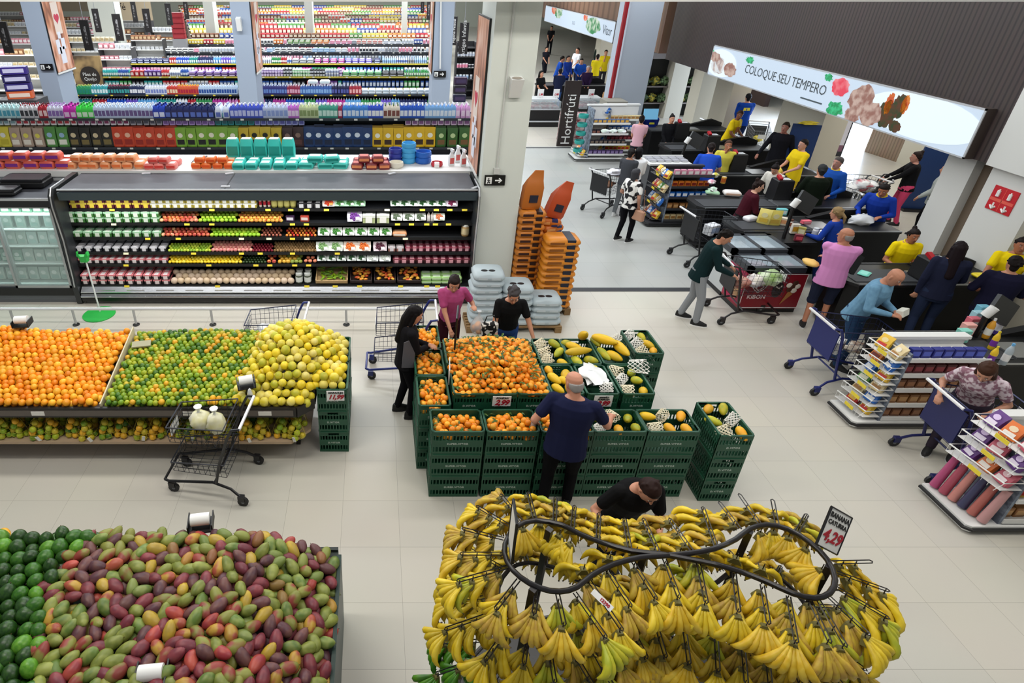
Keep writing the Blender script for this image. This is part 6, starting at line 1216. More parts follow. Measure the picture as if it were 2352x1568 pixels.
x, y = at_head(2058, 618, 1.6); P8 = person('bald man in a light blue shirt reading a package over his shopping cart', x - .16, y + .1, 150, '#74a4c4', '#2c4668', skin='#bf8468', hair='bald', h=1.72, lean=16, L=(.02, .38, 1.1), Rr=(.14, .4, 1.1), sleeve='long', fat=1.12, headpitch=20, headyaw=10, topmat=pat('#78a8c8', '#6896b8', 20, .3))
put('box', 'box', ('#e8e8dc', '#fff', '#9cae6c'), wpos(P8[0], (-.06, .46, 1.06)), R(-150), (1.3, 1.2, .45), 'small flat pale package in the hands of the bald man in light blue', 'package', None, .3, -9)
x, y = at_head(2205, 553, 1.71); P9 = person('woman with long dark hair in a navy top and jeans, back turned', x, y - .04, 28, '#20243a', '#28324c', hair='long', haircol='#1a1014', h=1.73, L=(.22, .02, .82), Rr=(.2, .3, 1.0), sleeve='long', fem=True, fat=1.1, headyaw=10)
x, y = at_head(2100, 530, 1.38); P10 = person('cashier in a yellow polo shirt seated behind the second counter with dark hair tied up', x, y + .05, 192, '#e8cc10', '#18181c', skin=SK2, hair='bun', haircol='#1a1210', h=1.62, z0=-.17, lean=8, L=(.02, .34, 1.1), Rr=(.18, .34, 1.08), fem=True, fat=1.14, collar='#e8cc10')
x, y = at_head(2345, 548, 1.62); P11 = person('person in a yellow shirt working at the right edge beside the wall', x + .05, y, 210, '#e8cc10', '#18181c', skin=SK2, hair='short', haircol='#1a1210', h=1.65, L=(.2, .4, 1.0), Rr=(.34, .36, .98), fat=1.1)
x, y = at_head(2338, 592, 1.62); P12 = person('person in a dark navy quilted jacket at the right edge, back turned', x, y, 25, '#1c1c34', '#202028', hair='short', haircol='#1a1414', h=1.66, L=(.2, .3, 1.1), Rr=(.2, .3, 1.1), sleeve='long', fat=1.25)
x, y = at_head(2272, 868, 1.42); P13 = person('woman with brown hair in a pale floral top bending over her cart', x + .46, y + .4, 234, '#b8a4ac', '#3c3440', skin='#c08a70', hair='long', haircol='#3c2418', h=1.62, lean=34, L=(.2, .4, 1.0), Rr=(.25, .42, 1.0), fem=True, fat=1.1, headpitch=22, topmat=pat('#d8c8d0', '#8c6474', 22, .06))
x, y = at_head(2044, 434, 1.56); P14 = person('packer in a blue jacket over yellow opening a plastic bag behind the third counter', x + .15, y + .25, 228, '#1a3a9c', '#18243c', skin=SK2, hair='short', haircol='#1a1414', h=1.7, lean=20, L=(.14, .36, 1.08), Rr=(.2, .4, 1.05), sleeve='long', fat=1.1, headpitch=14, collar='#e8cc10')
crumple('plastic_bag', 'thin white carrier bag being opened by the packer in blue', 'bag', wpos(P14[0], (.1, .5, .86)), (.2, .12, .12), M('#eef1f6', .3, alpha=.75), 12, 14, 8, .3)
x, y = at_head(1935, 482, 1.42); P15 = person('cashier in blue with a blond ponytail seated at the third counter, back turned', x, y - .05, -28, '#1c3c98', '#1a2c60', hair='ponytail', haircol='#8c7450', h=1.6, z0=-.12, lean=8, L=(.25, .36, 1.12), Rr=(.12, .36, 1.1), sleeve='long', fem=True)
x, y = at_head(1738, 416, 1.6); P16 = person('woman in a maroon coat unloading groceries onto the third belt', x, y + .12, 105, '#43121f', '#1c1418', skin='#d0a088', hair='bun', haircol='#241816', h=1.62, lean=10, L=(.15, .36, .98), Rr=(.1, .36, .98), sleeve='long', fem=True, fat=1.12)
x, y = at_head(1788, 374, 1.34); P17 = person('cashier in a cream blouse behind the fourth counter, facing left', x + .05, y, 235, '#dedad0', '#1c1c20', hair='bun', haircol='#161012', h=1.6, z0=-.2, L=(.15, .36, 1.1), Rr=(.15, .36, 1.1), sleeve='long', fem=True, vox=.012, lean=12, headpitch=20)
x, y = at_head(1892, 380, 1.66); P18 = person('person in a very dark green jacket and grey cap, back turned', x, y, 10, '#10190f', '#16161a', hair='cap', haircol='#2c2e30', h=1.7, L=(.2, .3, 1.1), Rr=(.2, .3, 1.1), sleeve='long', fat=1.25, vox=.012)
x, y = at_head(1930, 361, 1.7); P19 = person('older man in a bright blue jacket standing beyond the fourth counter looking left', x, y, 250, '#1a4a9c', '#20242c', skin='#b07c6c', hair='short', haircol='#4c4644', h=1.72, L=(.2, .2, 1.0), Rr=(.2, .2, 1.0), sleeve='long', fat=1.15, vox=.012, collar='#e8cc10')
x, y = at_head(2118, 349, 1.64); P20 = person('woman in a black top and pink trousers pushing a cart in the passage', x, y, -62, '#131316', '#d84c74', skin='#b88474', hair='bun', haircol='#241a18', h=1.66, L=(.14, .46, 1.02), Rr=(.14, .46, 1.02), sleeve='long', fem=True, fat=1.12, vox=.012, lean=4)
x, y = at_head(2152, 372, 1.6); P21 = person('person in a grey top and black trousers half hidden by the white column', x + .1, y - .2, -40, '#a4aaa8', '#141416', hair='long', haircol='#141012', h=1.62, sleeve='long', fem=True, vox=.014)
x, y = at_head(1808, 281, 1.76); P22 = person('security guard in a dark coat striding left through the passage', x, y, 228, '#15151b', '#16161c', skin='#a06858', hair='short', haircol='#2c2018', h=1.78, sleeve='long', L=(.3, -.1, .85), Rr=(.36, .25, .88), fat=1.15, stance=(.25, -.22), vox=.012)
x, y = at_head(1850, 320, 1.72); P23 = person('young man in a yellow t-shirt leaning on a blue board holding a yellow cloth', x, y, 262, '#e8c81c', '#cfae30', skin='#c8927c', hair='short', haircol='#1c1412', h=1.74, L=(.1, .32, 1.02), Rr=(.1, .34, 1.06), vox=.012)
crumple('cleaning_cloth', 'yellow cloth in the hands of the young man in yellow', 'cloth', wpos(P23[0], (0, .42, .86)), (.08, .1, .12), M('#dcc050', .8), 3)
x, y = at_head(1722, 214, 1.75); P24 = person('worker in blue uniform with a yellow logo on the back standing in the passage', x, y, 12, '#14409c', '#1c2c58', hair='short', haircol='#16161c', h=1.76, sleeve='long', fat=1.15, vox=.014, logo=(0, -.142, 1.3, .09, .045, '#e8dc3c'))
x, y = at_head(1706, 186, 1.7); P25 = person('person in a white t-shirt behind the worker in blue', x - .1, y + .3, 190, '#e6e6ec', '#c8c8d4', h=1.72, L=(-.1, .2, 1.1), Rr=(-.1, .2, 1.1), vox=.016)
x, y = at_head(1692, 256, 1.62); P26 = person('worker in a yellow printed t-shirt bending at the packing end of a counter', x - .05, y, 150, '#e8c81c', '#38343c', skin=SK3, hair='short', haircol='#3c2820', h=1.72, lean=14, headyaw=40, L=(.2, .3, 1.0), Rr=(.1, .35, .95), vox=.013, logo=(.03, .15, 1.24, .07, .09, '#a8602c'))
x, y = at_head(1638, 340, 1.58); P27 = person('person in a cobalt-blue top leaning over a counter beside the tall shrink of toys', x, y, 20, '#2550c0', '#20283c', hair='short', haircol='#241c1c', h=1.7, lean=22, L=(.2, .4, 1.0), Rr=(.2, .4, 1.0), vox=.012, fat=1.1)
x, y = at_head(1668, 335, 1.5); P28 = person('cashier in a yellow and grey shirt facing the counter, hand on head', x + .1, y + .1, 200, '#d8cc50', '#3c3c40', skin=SK2, hair='short', haircol='#4c3428', h=1.62, L=(.0, .1, 1.5), Rr=(.2, .3, 1.05), vox=.013)
x, y = at_head(1470, 339, 1.6); P29 = person('woman with black bobbed hair in a white blouse beside the snack stand', x, y, 25, '#ececee', '#24242c', skin='#c89078', hair='bob', haircol='#0e0c10', h=1.62, sleeve='long', fem=True, fat=1.1, L=(.3, .2, 1.0), vox=.012)
x, y = at_head(1462, 392, 1.52); P30 = person('woman in a black and white print blouse with black leggings and a beige handbag', x, y, 62, '#8c8c90', '#101014', skin='#b8836a', hair='bob', haircol='#3c3c40', h=1.58, fem=True, fat=1.15, L=(.2, .2, 1.0), Rr=(.22, .05, .9), topmat=pat('#e8e6e2', '#1c1a1e', 9, .03), shoes='#141416', sole='#f4f4f4', vox=.01)
t = thing('handbag', 'beige handbag at the hip of the woman in the black and white print blouse', 'handbag', wpos(P30[0], (.26, .05, .72)), R(-60))
mb = MB(); mb.rbox((0, 0, 0), (.26, .1, .22), .02); mb.obj('bag_body', M('#b88a70', .6), t); mb = MB(); mb.tube([(-.1, 0, .1), (-.06, 0, .5), (.04, -.02, .55), (.1, 0, .1)], .008, 5); mb.obj('strap', M('#8c6450', .6), t)
p = G(1418, 500); P31 = person('person in grey trousers and dark top standing behind the woman in the print blouse', p.x + .05, p.y + .1, 40, '#46484e', '#6c7074', hair='short', haircol='#201c1c', h=1.6, shoes='#e8e8e8', vox=.013, fem=True)
x, y = at_head(1476, 265, 1.58); P32 = person('customer in a pale pink top at the sixth counter, back turned', x, y, 20, '#d8a8b4', '#2c2c34', hair='bun', haircol='#1c1414', h=1.6, fem=True, vox=.014)
x, y = at_head(1502, 250, 1.4); P33 = person('cashier in dark blue with a yellow logo seated at the sixth counter', x, y, 10, '#12246c', '#141c3c', hair='short', haircol='#101018', h=1.62, z0=-.2, vox=.014, logo=(0, -.132, 1.3, .08, .03, '#e8dc3c'))
x, y = at_head(1546, 262, 1.5); P34 = person('dark-dressed seated woman looking toward the camera at the sixth counter', x, y, 190, '#141418', '#141418', hair='bun', haircol='#14100f', h=1.6, z0=-.1, sleeve='long', fem=True, vox=.014)
x, y = at_head(1545, 150, 1.65); P35 = person('person in a white-grey shirt behind the florist display', x, y, 190, '#d8d8dc', '#202024', h=1.68, vox=.018)
for a_, z_, f_, c1, c2, nm, kw in (((1285, 128), 1.66, 100, '#1a4aa8', '#1c2440', 'worker in blue leaning over the farthest counter', dict(sleeve='long', lean=12)), ((1306, 128), 1.68, 150, '#2040a0', '#1c2c58', 'worker in blue over yellow beside the purple coat', dict(sleeve='long', collar='#e8cc10')), ((1328, 110), 1.7, 240, '#e6e8ee', '#24242c', 'person in white behind the distant blue workers', {}),
    ((1338, 130), 1.6, 200, '#1c50b4', '#1c2c58', 'bending person in blue at the distant till', dict(sleeve='long', lean=25)), ((1374, 125), 1.66, 15, '#e8d020', '#34343c', 'worker in yellow, back turned, at the distant till', {}), ((1393, 115), 1.7, 200, '#e8d020', '#34343c', 'worker in yellow touching the forehead at the distant till', dict(L=(.0, .15, 1.5))),
    ((1380, 100), 1.72, 220, '#24302c', '#1c1c20', 'dark-coated person behind the distant yellow workers', dict(sleeve='long')), ((1244, 163), 1.6, 150, '#141416', '#1c1c20', 'woman in black by the meat counter at the big pillar', dict(fem=True, hair='long', L=(.1, .3, 1.1))), ((1288, 158), 1.6, 10, '#1c2440', '#3c5c90', 'customer in dark blue at the meat counter', dict(sleeve='long')),
    ((1352, 152), 1.58, 190, '#2c1c3c', '#241c2c', 'white-haired person in a purple coat by the meat counter', dict(sleeve='long', haircol='#a8a4a8')), ((1256, 108), 1.3, 160, '#1c1c24', '#1c1c24', 'seated dark-dressed cashier nearest the big pillar', dict(z0=-.3)), ((1268, 60), 1.7, 200, '#16161a', '#16161a', 'distant dark figure beyond the meat counter', {})):
    x, y = at_head(*a_, z_); kw = dict(kw); kw.setdefault('haircol', '#1c1614'); person(nm, x, y, f_, c1, c2, h=z_ + .03 - kw.get('z0', 0), vox=.02, **kw)
# ---------------------------------------------------------------- shopping carts
def cart(label, x, y, head, col='#1c1c1f', two=False, sc=1., handle='#e8e8ea', wirec=None, sign=True):
    """head: direction the cart points, degrees as for people"""
    t = thing('shopping_cart', label, 'shopping cart', (x, y, 0), R(-head)); t.scale = (sc,) * 3; fm = M(col, .4); wm = M(wirec or '#2a2c34', .4, .3)
    def wires(b, z0, z1, y0, y1, w0, w1, nx=7, ny=10, nz=4, rear=True):
        def P(s, u, v):  # side position: u along 0..1, v height 0..1
            return Vector((s * ((w0 + (w1 - w0) * u) * (.88 + .12 * v)), y0 + (y1 - y0) * u, z0 + (z1 - z0) * v + (.06 * (1 - u) * v)))
        r = .0032
        for s in (-1, 1):
            for i in range(ny + 1): b.tube([P(s, i / ny, 0), P(s, i / ny, 1)], r, 3)
            for j in range(nz + 1): b.tube([P(s, 0, j / nz), P(s, 1, j / nz)], r if j < nz else .008, 3 if j < nz else 5)
        for i in range(nx + 1):
            k = i / nx * 2 - 1
            b.tube([P(1, 0, 0) * 1., P(1, 1, 0)], r, 3) if 0 else None
            a = P(1, 0, 0); c = P(1, 1, 0); d = P(1, 1, 1); b.tube([Vector((a.x * k, a.y, a.z)), Vector((c.x * k, c.y, c.z)), Vector((d.x * k, d.y, d.z))], r, 3)
        for j in range(nz + 1): a = P(1, 1, j / nz); b.tube([Vector((-a.x, a.y, a.z)), Vector((a.x, a.y, a.z))], r if j < nz else .008, 3)
        for i in range(0, ny + 1, 2): a = P(1, i / ny, 0); b.tube([Vector((-a.x, a.y, a.z)), Vector((a.x, a.y, a.z))], r, 3)
        if rear:
            for j in range(nz + 1): a = P(1, 0, j / nz); b.tube([Vector((-a.x, a.y, a.z)), Vector((a.x, a.y, a.z))], r if j < nz else .007, 3)
    mb = MB()
    if two: wires(mb, .72, .93, -.3, .33, .26, .21, nz=3); mb.obj('upper_basket', wm, t); mb = MB(); wires(mb, .3, .44, -.25, .36, .25, .2, nz=2); mb.obj('lower_basket', wm, t)
    else: wires(mb, .5, .92, -.36, .42, .27, .21, nz=5); mb.obj('basket', wm, t)
    mb = MB()
    for s in (-1, 1):
        mb.tube([(s * .27, -.4, 1.02), (s * .27, -.34, .9), (s * .265, -.2 if two else -.26, .5), (s * .26, -.14 if two else -.2, .24)], .017, 6)
        mb.tube([(s * .31, -.42, .11), (s * .28, -.3, .2), (s * .255, -.1, .25), (s * .21, .42, .17), (s * .2, .47, .18)], .016, 6)
        mb.tube([(s * .28, -.4, 1.02), (s * .27, -.48, 1.03)], .014, 6)
    mb.tube([(-.2, .47, .18), (.2, .47, .18)], .016, 6); mb.tube([(-.25, -.12, .25), (.25, -.12, .25)], .012, 5)
    mb.obj('frame', fm, t, True)
    mb = MB(); mb.tube([(-.27, -.48, 1.03), (.27, -.48, 1.03)], .017, 8); mb.obj('handle', M(handle, .35), t, True)
    if not two: mb = MB(); mb.bx((-.24, -.375, .52), (.24, -.362, .93)); mb.obj('child_seat_flap', M(col, .5, alpha=.96), t)
    if sign: mb = MB(); mb.bx((-.1, .43 if not two else .34, .72), (.1, .437 if not two else .347, .84)); mb.obj('front_label', PAPER, t)
    for s in (-1, 1):
        for wx, wy in ((.31, -.42), (.19, .4)):
            mb = MB(); mb.tube([(s * wx - .014, wy - .01, .06), (s * wx + .014, wy - .01, .06)], .06, 12); wl = mb.obj('wheel', M('#1a1a1c', .5), t, True)
            mb = MB(); mb.tube([(s * wx - .018, wy - .01, .06), (s * wx + .018, wy - .01, .06)], .02, 8); mb.obj('hub', GREYM, wl)
            mb = MB(); mb.bx((s * wx - .025, wy - .03, .07), (s * wx + .025, wy + .04, .14)); mb.obj('caster_fork', fm, wl)
    return t
def inside(t, v): return wpos(t, v)
p = (G(580, 1070) + G(560, 1140)) / 2
C = cart('black two-tier shopping cart with two bags of bananas in front of the citrus table', p.x - .38, p.y, 276, two=True)
for i, (v, sz) in enumerate((((.03, .06, .75), (.11, .12, .11)), ((-.03, -.14, .75), (.1, .1, .13)))):
    q = inside(C, v); crumple('plastic_bag', ('clear tied bag of yellow bananas toward the front of the black two-tier cart', 'clear tied bag of yellow bananas near the handle of the black two-tier cart')[i], 'bag', q, sz, M('#e2dc9c', .3, c2='#f0eee0', var=.2, vscale=9), 40 + i, 14, 9, .14)
    mb = MB(); mb.lathe([(.02, 0), (.012, .03), (.045, .09)], 8); o = mb.obj('plastic_bag', M('#eceeea', .3), label='knotted top of the %s banana bag in the black cart' % ('left', 'right')[i], cat='bag'); o.location = q + Vector((0, 0, sz[2] * 2 - .02))
g = G(700, 742, 1.0); C = cart('blue-framed shopping cart standing behind the passion fruit heap', g.x - .48, g.y + .25, 272, '#1c2c78', True, wirec='#2c3048'); crumple('plastic_bag', 'white bag lying in the cart behind the passion fruit', 'bag', inside(C, (0, .12, .74)), (.09, .09, .04), PLAS, 33)
g = G(850, 864, .06); C = cart('blue-framed shopping cart behind the long-haired woman in black', g.x + .42, g.y + .2, 272, '#1c2c78', True, wirec='#2c3048')
a = G(1832, 852, .06); b = G(1868, 900, .06); m_ = (a + b) / 2; C = cart('deep blue shopping cart of the bald man in light blue', m_.x + .42, m_.y + .06, 92, '#18246a', wirec='#20264c')
put('box', 'box', ('#e4e4e2', '#fff', '#5c4c48'), inside(C, (.05, -.2, .56)), .6, (1.6, 2, .9), 'white carton in the deep blue cart of the bald man', 'box', None, 0, -9); crumple('snack_bag', 'cream and brown pack in the deep blue cart of the bald man', 'pack', inside(C, (0, .15, .52)), (.16, .12, .06), M('#d8cfc0', .5, c2='#8c5c40', var=.1, vscale=8), 5)
a = G(2085, 1038, .06); b = G(2138, 1105, .06); m_ = (a + b) / 2; C = cart('deep blue shopping cart of the woman in the floral top', m_.x + .42, m_.y + .06, 95, '#1a2058', wirec='#20264c')
a = G(1650, 712, .06); b = G(1648, 738, .06); m_ = G(1646, 728, .06); C = cart('black shopping cart full of groceries pushed by the teenager in green', m_.x + .46, m_.y + .12, 96, '#1c1416')
for i, (v, c, c2, lab, sz) in enumerate((((.05, -.2, .56), '#d8a898', '#b84838', 'pink and white bag of meat near the handle in the black cart', (.14, .12, .1)), ((0, .05, .56), '#f0e8dc', '#d8d0e0', 'white bag in the middle of the black cart', (.14, .12, .11)), ((-.02, .27, .6), '#8cb05c', '#d8e4c8', 'bag of green vegetables at the front of the black cart', (.16, .13, .13)))): crumple('plastic_bag', lab, 'bag', inside(C, v), sz, M(c, .4, c2=c2, var=.15, vscale=7), 60 + i)
g = G(1556, 590, .06); C = cart('black shopping cart parked left of the ice-cream freezer', g.x + .42, g.y + .0, 84, '#17171a')
put('box', 'box', ('#e8e8ee', '#fff', '#a8b8d8'), inside(C, (0, .1, .55)), .4, (1.8, 2.5, 1.), 'white and pale blue pack in the cart left of the ice-cream freezer', 'pack', None, 0, -9)
g = G(1362, 486, .06); C = cart('black shopping cart full of bags beside the snack stand', g.x + .36, g.y + .2, 62, '#17171a')
for i in range(3): crumple('plastic_bag', ('white bag piled highest in the cart beside the snack stand', 'pinkish bag toward the front of the cart beside the snack stand', 'brown bread bag low in the cart beside the snack stand')[i], 'bag', inside(C, ((0, .05, .86), (0, .28, .78), (0, -.1, .6))[i]), (.16, .14, .08), M(('#ecebee', '#e0c8cc', '#9c6c48')[i], .4, c2=('#d0d0dc', '#f0e8e8', '#6c4430')[i], var=.2, vscale=8), 80 + i)
g = G(1990, 500, .3); C = cart('grey cart full of white carrier bags behind the packer in blue', g.x - .1, g.y + .35, -100, '#4a4c50', wirec='#5c6066')
for i in range(3): crumple('plastic_bag', ('white carrier bag with a red print in the grey cart', 'white carrier bag at the rear of the grey cart', 'white carrier bag at the front of the grey cart')[i], 'bag', inside(C, ((0, .0, .8), (.03, -.22, .75), (0, .25, .72))[i]), (.17, .15, .12), M('#eef0f2', .4, c2=('#c8606c', '#dfe3e8', '#d8dde4')[i], var=.06, vscale=4), 90 + i)
C = cart('wire cart with yellow packs pushed by the woman in pink trousers', wpos(P20[0], (0, .85, 0)).x, wpos(P20[0], (0, .85, 0)).y, -62, '#26262a'); crumple('snack_bag', 'bright yellow packs in the cart of the woman in pink trousers', 'pack', inside(C, (0, .05, .6)), (.2, .22, .12), M('#d8c42c', .5), 7)
g = G(1745, 350, .3); C = cart('pale wire cart with a yellow bag in the passage beside the security guard', g.x + .0, g.y + .3, 200, '#303236', wirec='#8c8f94'); crumple('snack_bag', 'yellow bag in the pale wire cart beside the guard', 'bag', inside(C, (0, 0, .55)), (.12, .15, .08), M('#d8c43c', .5), 8)
# ---------------------------------------------------------------- checkout counters
LBK = M('#0f0f11', .45, spec=.3); LTOP = M('#191a1c', .4, spec=.3); BELT = M('#36383c', .6)
def Gy(py_, z=.9): return G(1800, py_, z).y
def lane(label, pxl, yf, xr, dep=.7, belt=(0, .45), yb=None):
    xl_ = at(pxl, yf, .88); W = xr - xl_; t = thing('checkout_counter', label, 'counter', (xl_, yf, 0)); 
    mb = MB(); mb.bx((.12, .04, 0), (W - .05, dep - .04, .1)); mb.obj('plinth', BLACK, t)
    mb = MB(); mb.prism([(0.1, 0), (W, 0), (W, dep), (.1, dep), (0, dep - .15), (0, .15)], .1, .84); mb.obj('cabinet', LBK, t)
    mb = MB(); mb.prism([(0.07, -.02), (W + .01, -.02), (W + .01, dep + .02), (.07, dep + .02), (-.04, dep - .14), (-.04, .14)], .84, .885); mb.obj('top', LTOP, t)
    mb = MB(); mb.bx((.06, -.024, .878), (W, -.014, .9)); mb.bx((.06, dep + .014, .878), (W, dep + .024, .9)); mb.obj('steel_edge', STEEL, t)
    b0, b1 = belt[0] * W + .08, belt[1] * W
    mb = MB(); mb.bx((b0, .08, .885), (b1, dep - .2, .893)); mb.obj('belt', BELT, t)
    mb = MB(); mb.bx((b1 + .05, .1, .885), (b1 + .45, dep - .25, .9)); mb.obj('scanner_plate', STEEL, t)
    mb = MB(); mb.loft([[Vector((x, y, z)) for y, z in ((dep - .1, .885), (dep - .1, .885 + h_), (dep, .885 + h_), (dep, .885))] for x, h_ in ((b1 + .3, .02), (b1 + .9, .18), (W - .3, .2), (W, .1))]); mb.obj('side_guard', LBK, t)
    return t, xl_, W
LN = 'nearest second third fourth fifth sixth seventh'.split(); LANES = []
for i, (pxl, yf, xr) in enumerate(((2072, 6.02, 9.58), (1962, 8.08, 9.58), (1700, 10.15, 9.55), (1612, 11.35, 9.9), (1600, 13.45, 10.2), (1536, 15.6, 10.3), (1490, 17.7, 10.4))):
    LANES.append(lane('long black checkout counter, %s of the seven on the right' % LN[i], pxl, yf, xr))
lt = LANES[2][0]; mb = MB(); mb.bx((.45, -.5, 0), (1.05, 0, .84)); mb.obj('bay_cabinet', LBK, lt); mb = MB(); mb.bx((.43, -.52, .84), (1.07, .02, .885)); mb.obj('bay_top', LTOP, lt)
def terminal(label, px_, py_, z, yaw=0., h=.36):
    p = G(px_, py_, z); t = thing('till_terminal', label, 'terminal', (p.x, p.y, .89), R(yaw)); hh = z - .89
    mb = MB(); mb.loft([[Vector((x * k, y * k, zz)) for x, y in ((-.17, -.14), (.17, -.14), (.17, .14), (-.17, .14))] for zz, k in ((0, 1.05), (hh - .02, .95), (hh, .9))]); mb.obj('housing', BLACK, t)
    mb = MB(); mb.box((.04, 0, hh + .004), (.16, .12, .006)); mb.obj('notice', PAPER, t); mb = MB()
    for q in range(3): mb.box((.04, -.03 + .03 * q, hh + .0085), (.12, .008, .002))
    o = mb.obj('printed_lines', M('#8c98b0', .6), t); o['kind'] = 'stuff'
    mb = MB(); mb.box((-.1, -.02, hh + .04), (.07, .13, .05), rx=.4); ct = mb.obj('card_reader', M('#b01824', .4), t); mb = MB(); mb.box((-.1, .0, hh + .07), (.055, .05, .006), rx=.4); mb.obj('screen', M('#2c2430', .3), ct)
    return t
for i, a in enumerate(((2148, 592, 1.22), (1800, 411, 1.3), (1697, 352, 1.3), (1637, 309, 1.3), (1568, 281, 1.3))): terminal('black till terminal with white notice and red card reader on the %s counter' % ('second', 'fourth', 'fifth', 'sixth', 'seventh')[i], *a)
def scanpole(label, px_, py_, pxb, pyb, z=1.5):
    b = G(pxb, pyb, .9); p = PY(px_, py_, b.y)
    t = thing('customer_display', label, 'display', (b.x, b.y, .89)); d = p - Vector((b.x, b.y, .89))
    mb = MB(); mb.tube([(0, 0, 0), (d.x, 0, d.z)], .032, 6); mb.obj('pole', BLACK, t); mb = MB(); mb.tube([(d.x - .02, 0, d.z - .03), (d.x + .03, -.02, d.z + .1)], .055, 10); mb.obj('white_head', WHITE, t, True)
    mb = MB(); mb.box((d.x + .22, .05, d.z + .02), (.36, .05, .3), ry=.5, rx=-.3); mb.obj('monitor', M('#1f2226', .4), t)
scanpole('till display with white head and dark monitor at the third counter', 1824, 470, 1800, 545); scanpole('till display with white head between the fourth and fifth counters', 1578, 325, 1560, 372); scanpole('till display with white head at the nearest counter', 2268, 720, 2240, 770); scanpole('till display with a slim white head behind the man in pink', 1922, 605, 1905, 640)
mb = MB(); p = G(1495, 262, 1.3); mb.box(p, (.42, .03, .3), rx=-.2); mb.obj('wall_monitor', M('#7cc4ee', .4, emit=.8), label='light blue lit screen behind the seventh counter', cat='screen')
# goods on the belts
def bits(L):
    for nm, px_, py_, shp, cols, sc, lab in L:
        p = G(px_, py_, .9); put(nm, shp, cols, (p.x, p.y, .895), rnd.uniform(-.8, .8), sc, lab, nm.replace('_', ' '), None, 0, -9)
bits([('pack', 1722, 505, 'pack', ('#e6e4ea', '#f4f4f6', '#b8b8c8'), .8, 'white pack first on the third belt'), ('snack_bag', 1752, 512, 'small_pouch', ('#e8d878', '#f0e8b0', '#d8b848'), 1.4, 'yellow bag on the third belt'), ('snack_bag', 1775, 515, 'small_pouch', ('#e4d468', '#f0e8b0', '#c8a848'), 1.4, 'second yellow bag on the third belt, right of the first'),
      ('carton', 1793, 492, 'box', ('#78c8cc', '#e8f4f4', '#e4f0f0'), (1.3, 1.3, .6), 'turquoise tub at the rear of the third belt'), ('carton', 1795, 515, 'box', ('#e8dcc8', '#fff', '#e8a878'), (1.1, 1.3, .7), 'cream and orange carton on the third belt'), ('carton', 1822, 535, 'box', ('#e8e0d4', '#fff', '#d8a030'), .9, 'tall cream carton near the till display, third counter'),
      ('jar', 1812, 520, 'jar', ('#f0ece4', '#5c3020', '#8c4830'), 1.2, 'white jar with a dark lid, third counter'), ('carton', 1838, 540, 'box', ('#b8b05c', '#fff', '#e8e4c0'), .8, 'olive carton, third counter'), ('carton', 1832, 552, 'box', ('#6c2030', '#fff', '#c85060'), (.9, 1, .6), 'dark red pack at the front edge, third counter'), ('jar', 1870, 540, 'jar', ('#e4e4e6', '#c8ccd0', '#b8bcc4'), 1.2, 'clear jar near the cashier, third counter'), ('jar', 1884, 548, 'jar', ('#f4f4f2', '#f0f0f0', '#e8e8e8'), 1.3, 'white jar nearest the cashier, third counter'),
      ('carton', 1850, 512, 'box', ('#e86878', '#fff', '#f4a8b0'), (1.2, 1.2, .3), 'pink flat pack at the rear, third counter'), ('cloth', 1636, 444, 'pack', ('#9cc8a0', '#b8dcb8', '#c8e4c8'), (.9, .9, .5), 'pale green cloth on the fourth belt'), ('bag', 1680, 447, 'pack', ('#e8e0dc', '#f4f0ec', '#e0b8a0'), (1.1, 1.1, .9), 'translucent white bag on the fourth belt'),
      ('cloth', 1985, 628, 'pack', ('#6cccb8', '#8cdccc', '#9ce4d4'), (.75, .75, .2), 'mint green cloth on the second counter'), ('cloth', 2258, 636, 'pack', ('#e4cc14', '#f0dc30', '#e8d020'), (.9, .9, .5), 'yellow cloth on the second counter'), ('jar', 1660, 420, 'can', ('#e8b848', '#d8c8b0', '#c86828'), 1.4, 'yellow tub at the rear of the fourth belt'),
      ('bottle', 2262, 775, 'round_bottle', ('#e0a030', '#f4f4f4', '#f0f0e8'), 1.15, 'orange juice bottle on the nearest counter'), ('bottle', 2285, 765, 'round_bottle', ('#5c48a0', '#f0f0f4', '#f0f0f4'), 1.15, 'violet bottle with a white cap on the nearest counter'), ('bottle', 2275, 800, 'round_bottle', ('#e8c028', '#e8d030', '#7838a0'), 1., 'yellow and purple bottle on the nearest counter'), ('bottle', 2270, 835, 'round_bottle', ('#e8c028', '#d8c030', '#7838a0'), 1., 'smaller yellow and purple bottle at the front of the nearest counter'),
      ('bottle', 2302, 835, 'round_bottle', ('#a8b4bc', '#68a8d8', '#f0f0f0'), 1.15, 'water bottle with a blue cap on the nearest counter')])
for i, (c, n_) in enumerate((('#7cc0d8', 'pale blue'), ('#a8d8e4', 'lightest blue'), ('#e07080', 'rose'), ('#f0b0a8', 'salmon'), ('#8cd8c8', 'mint'))):
    p = G(2247 - i * 11, 727 + i * 14, .9); put('carton', 'box', (c, '#fff', '#f4f0f0'), (p.x, p.y, .895), 0, (.95, 1.3, .9), '%s carton in the row along the nearest counter' % n_, 'carton', None, 0, -9)
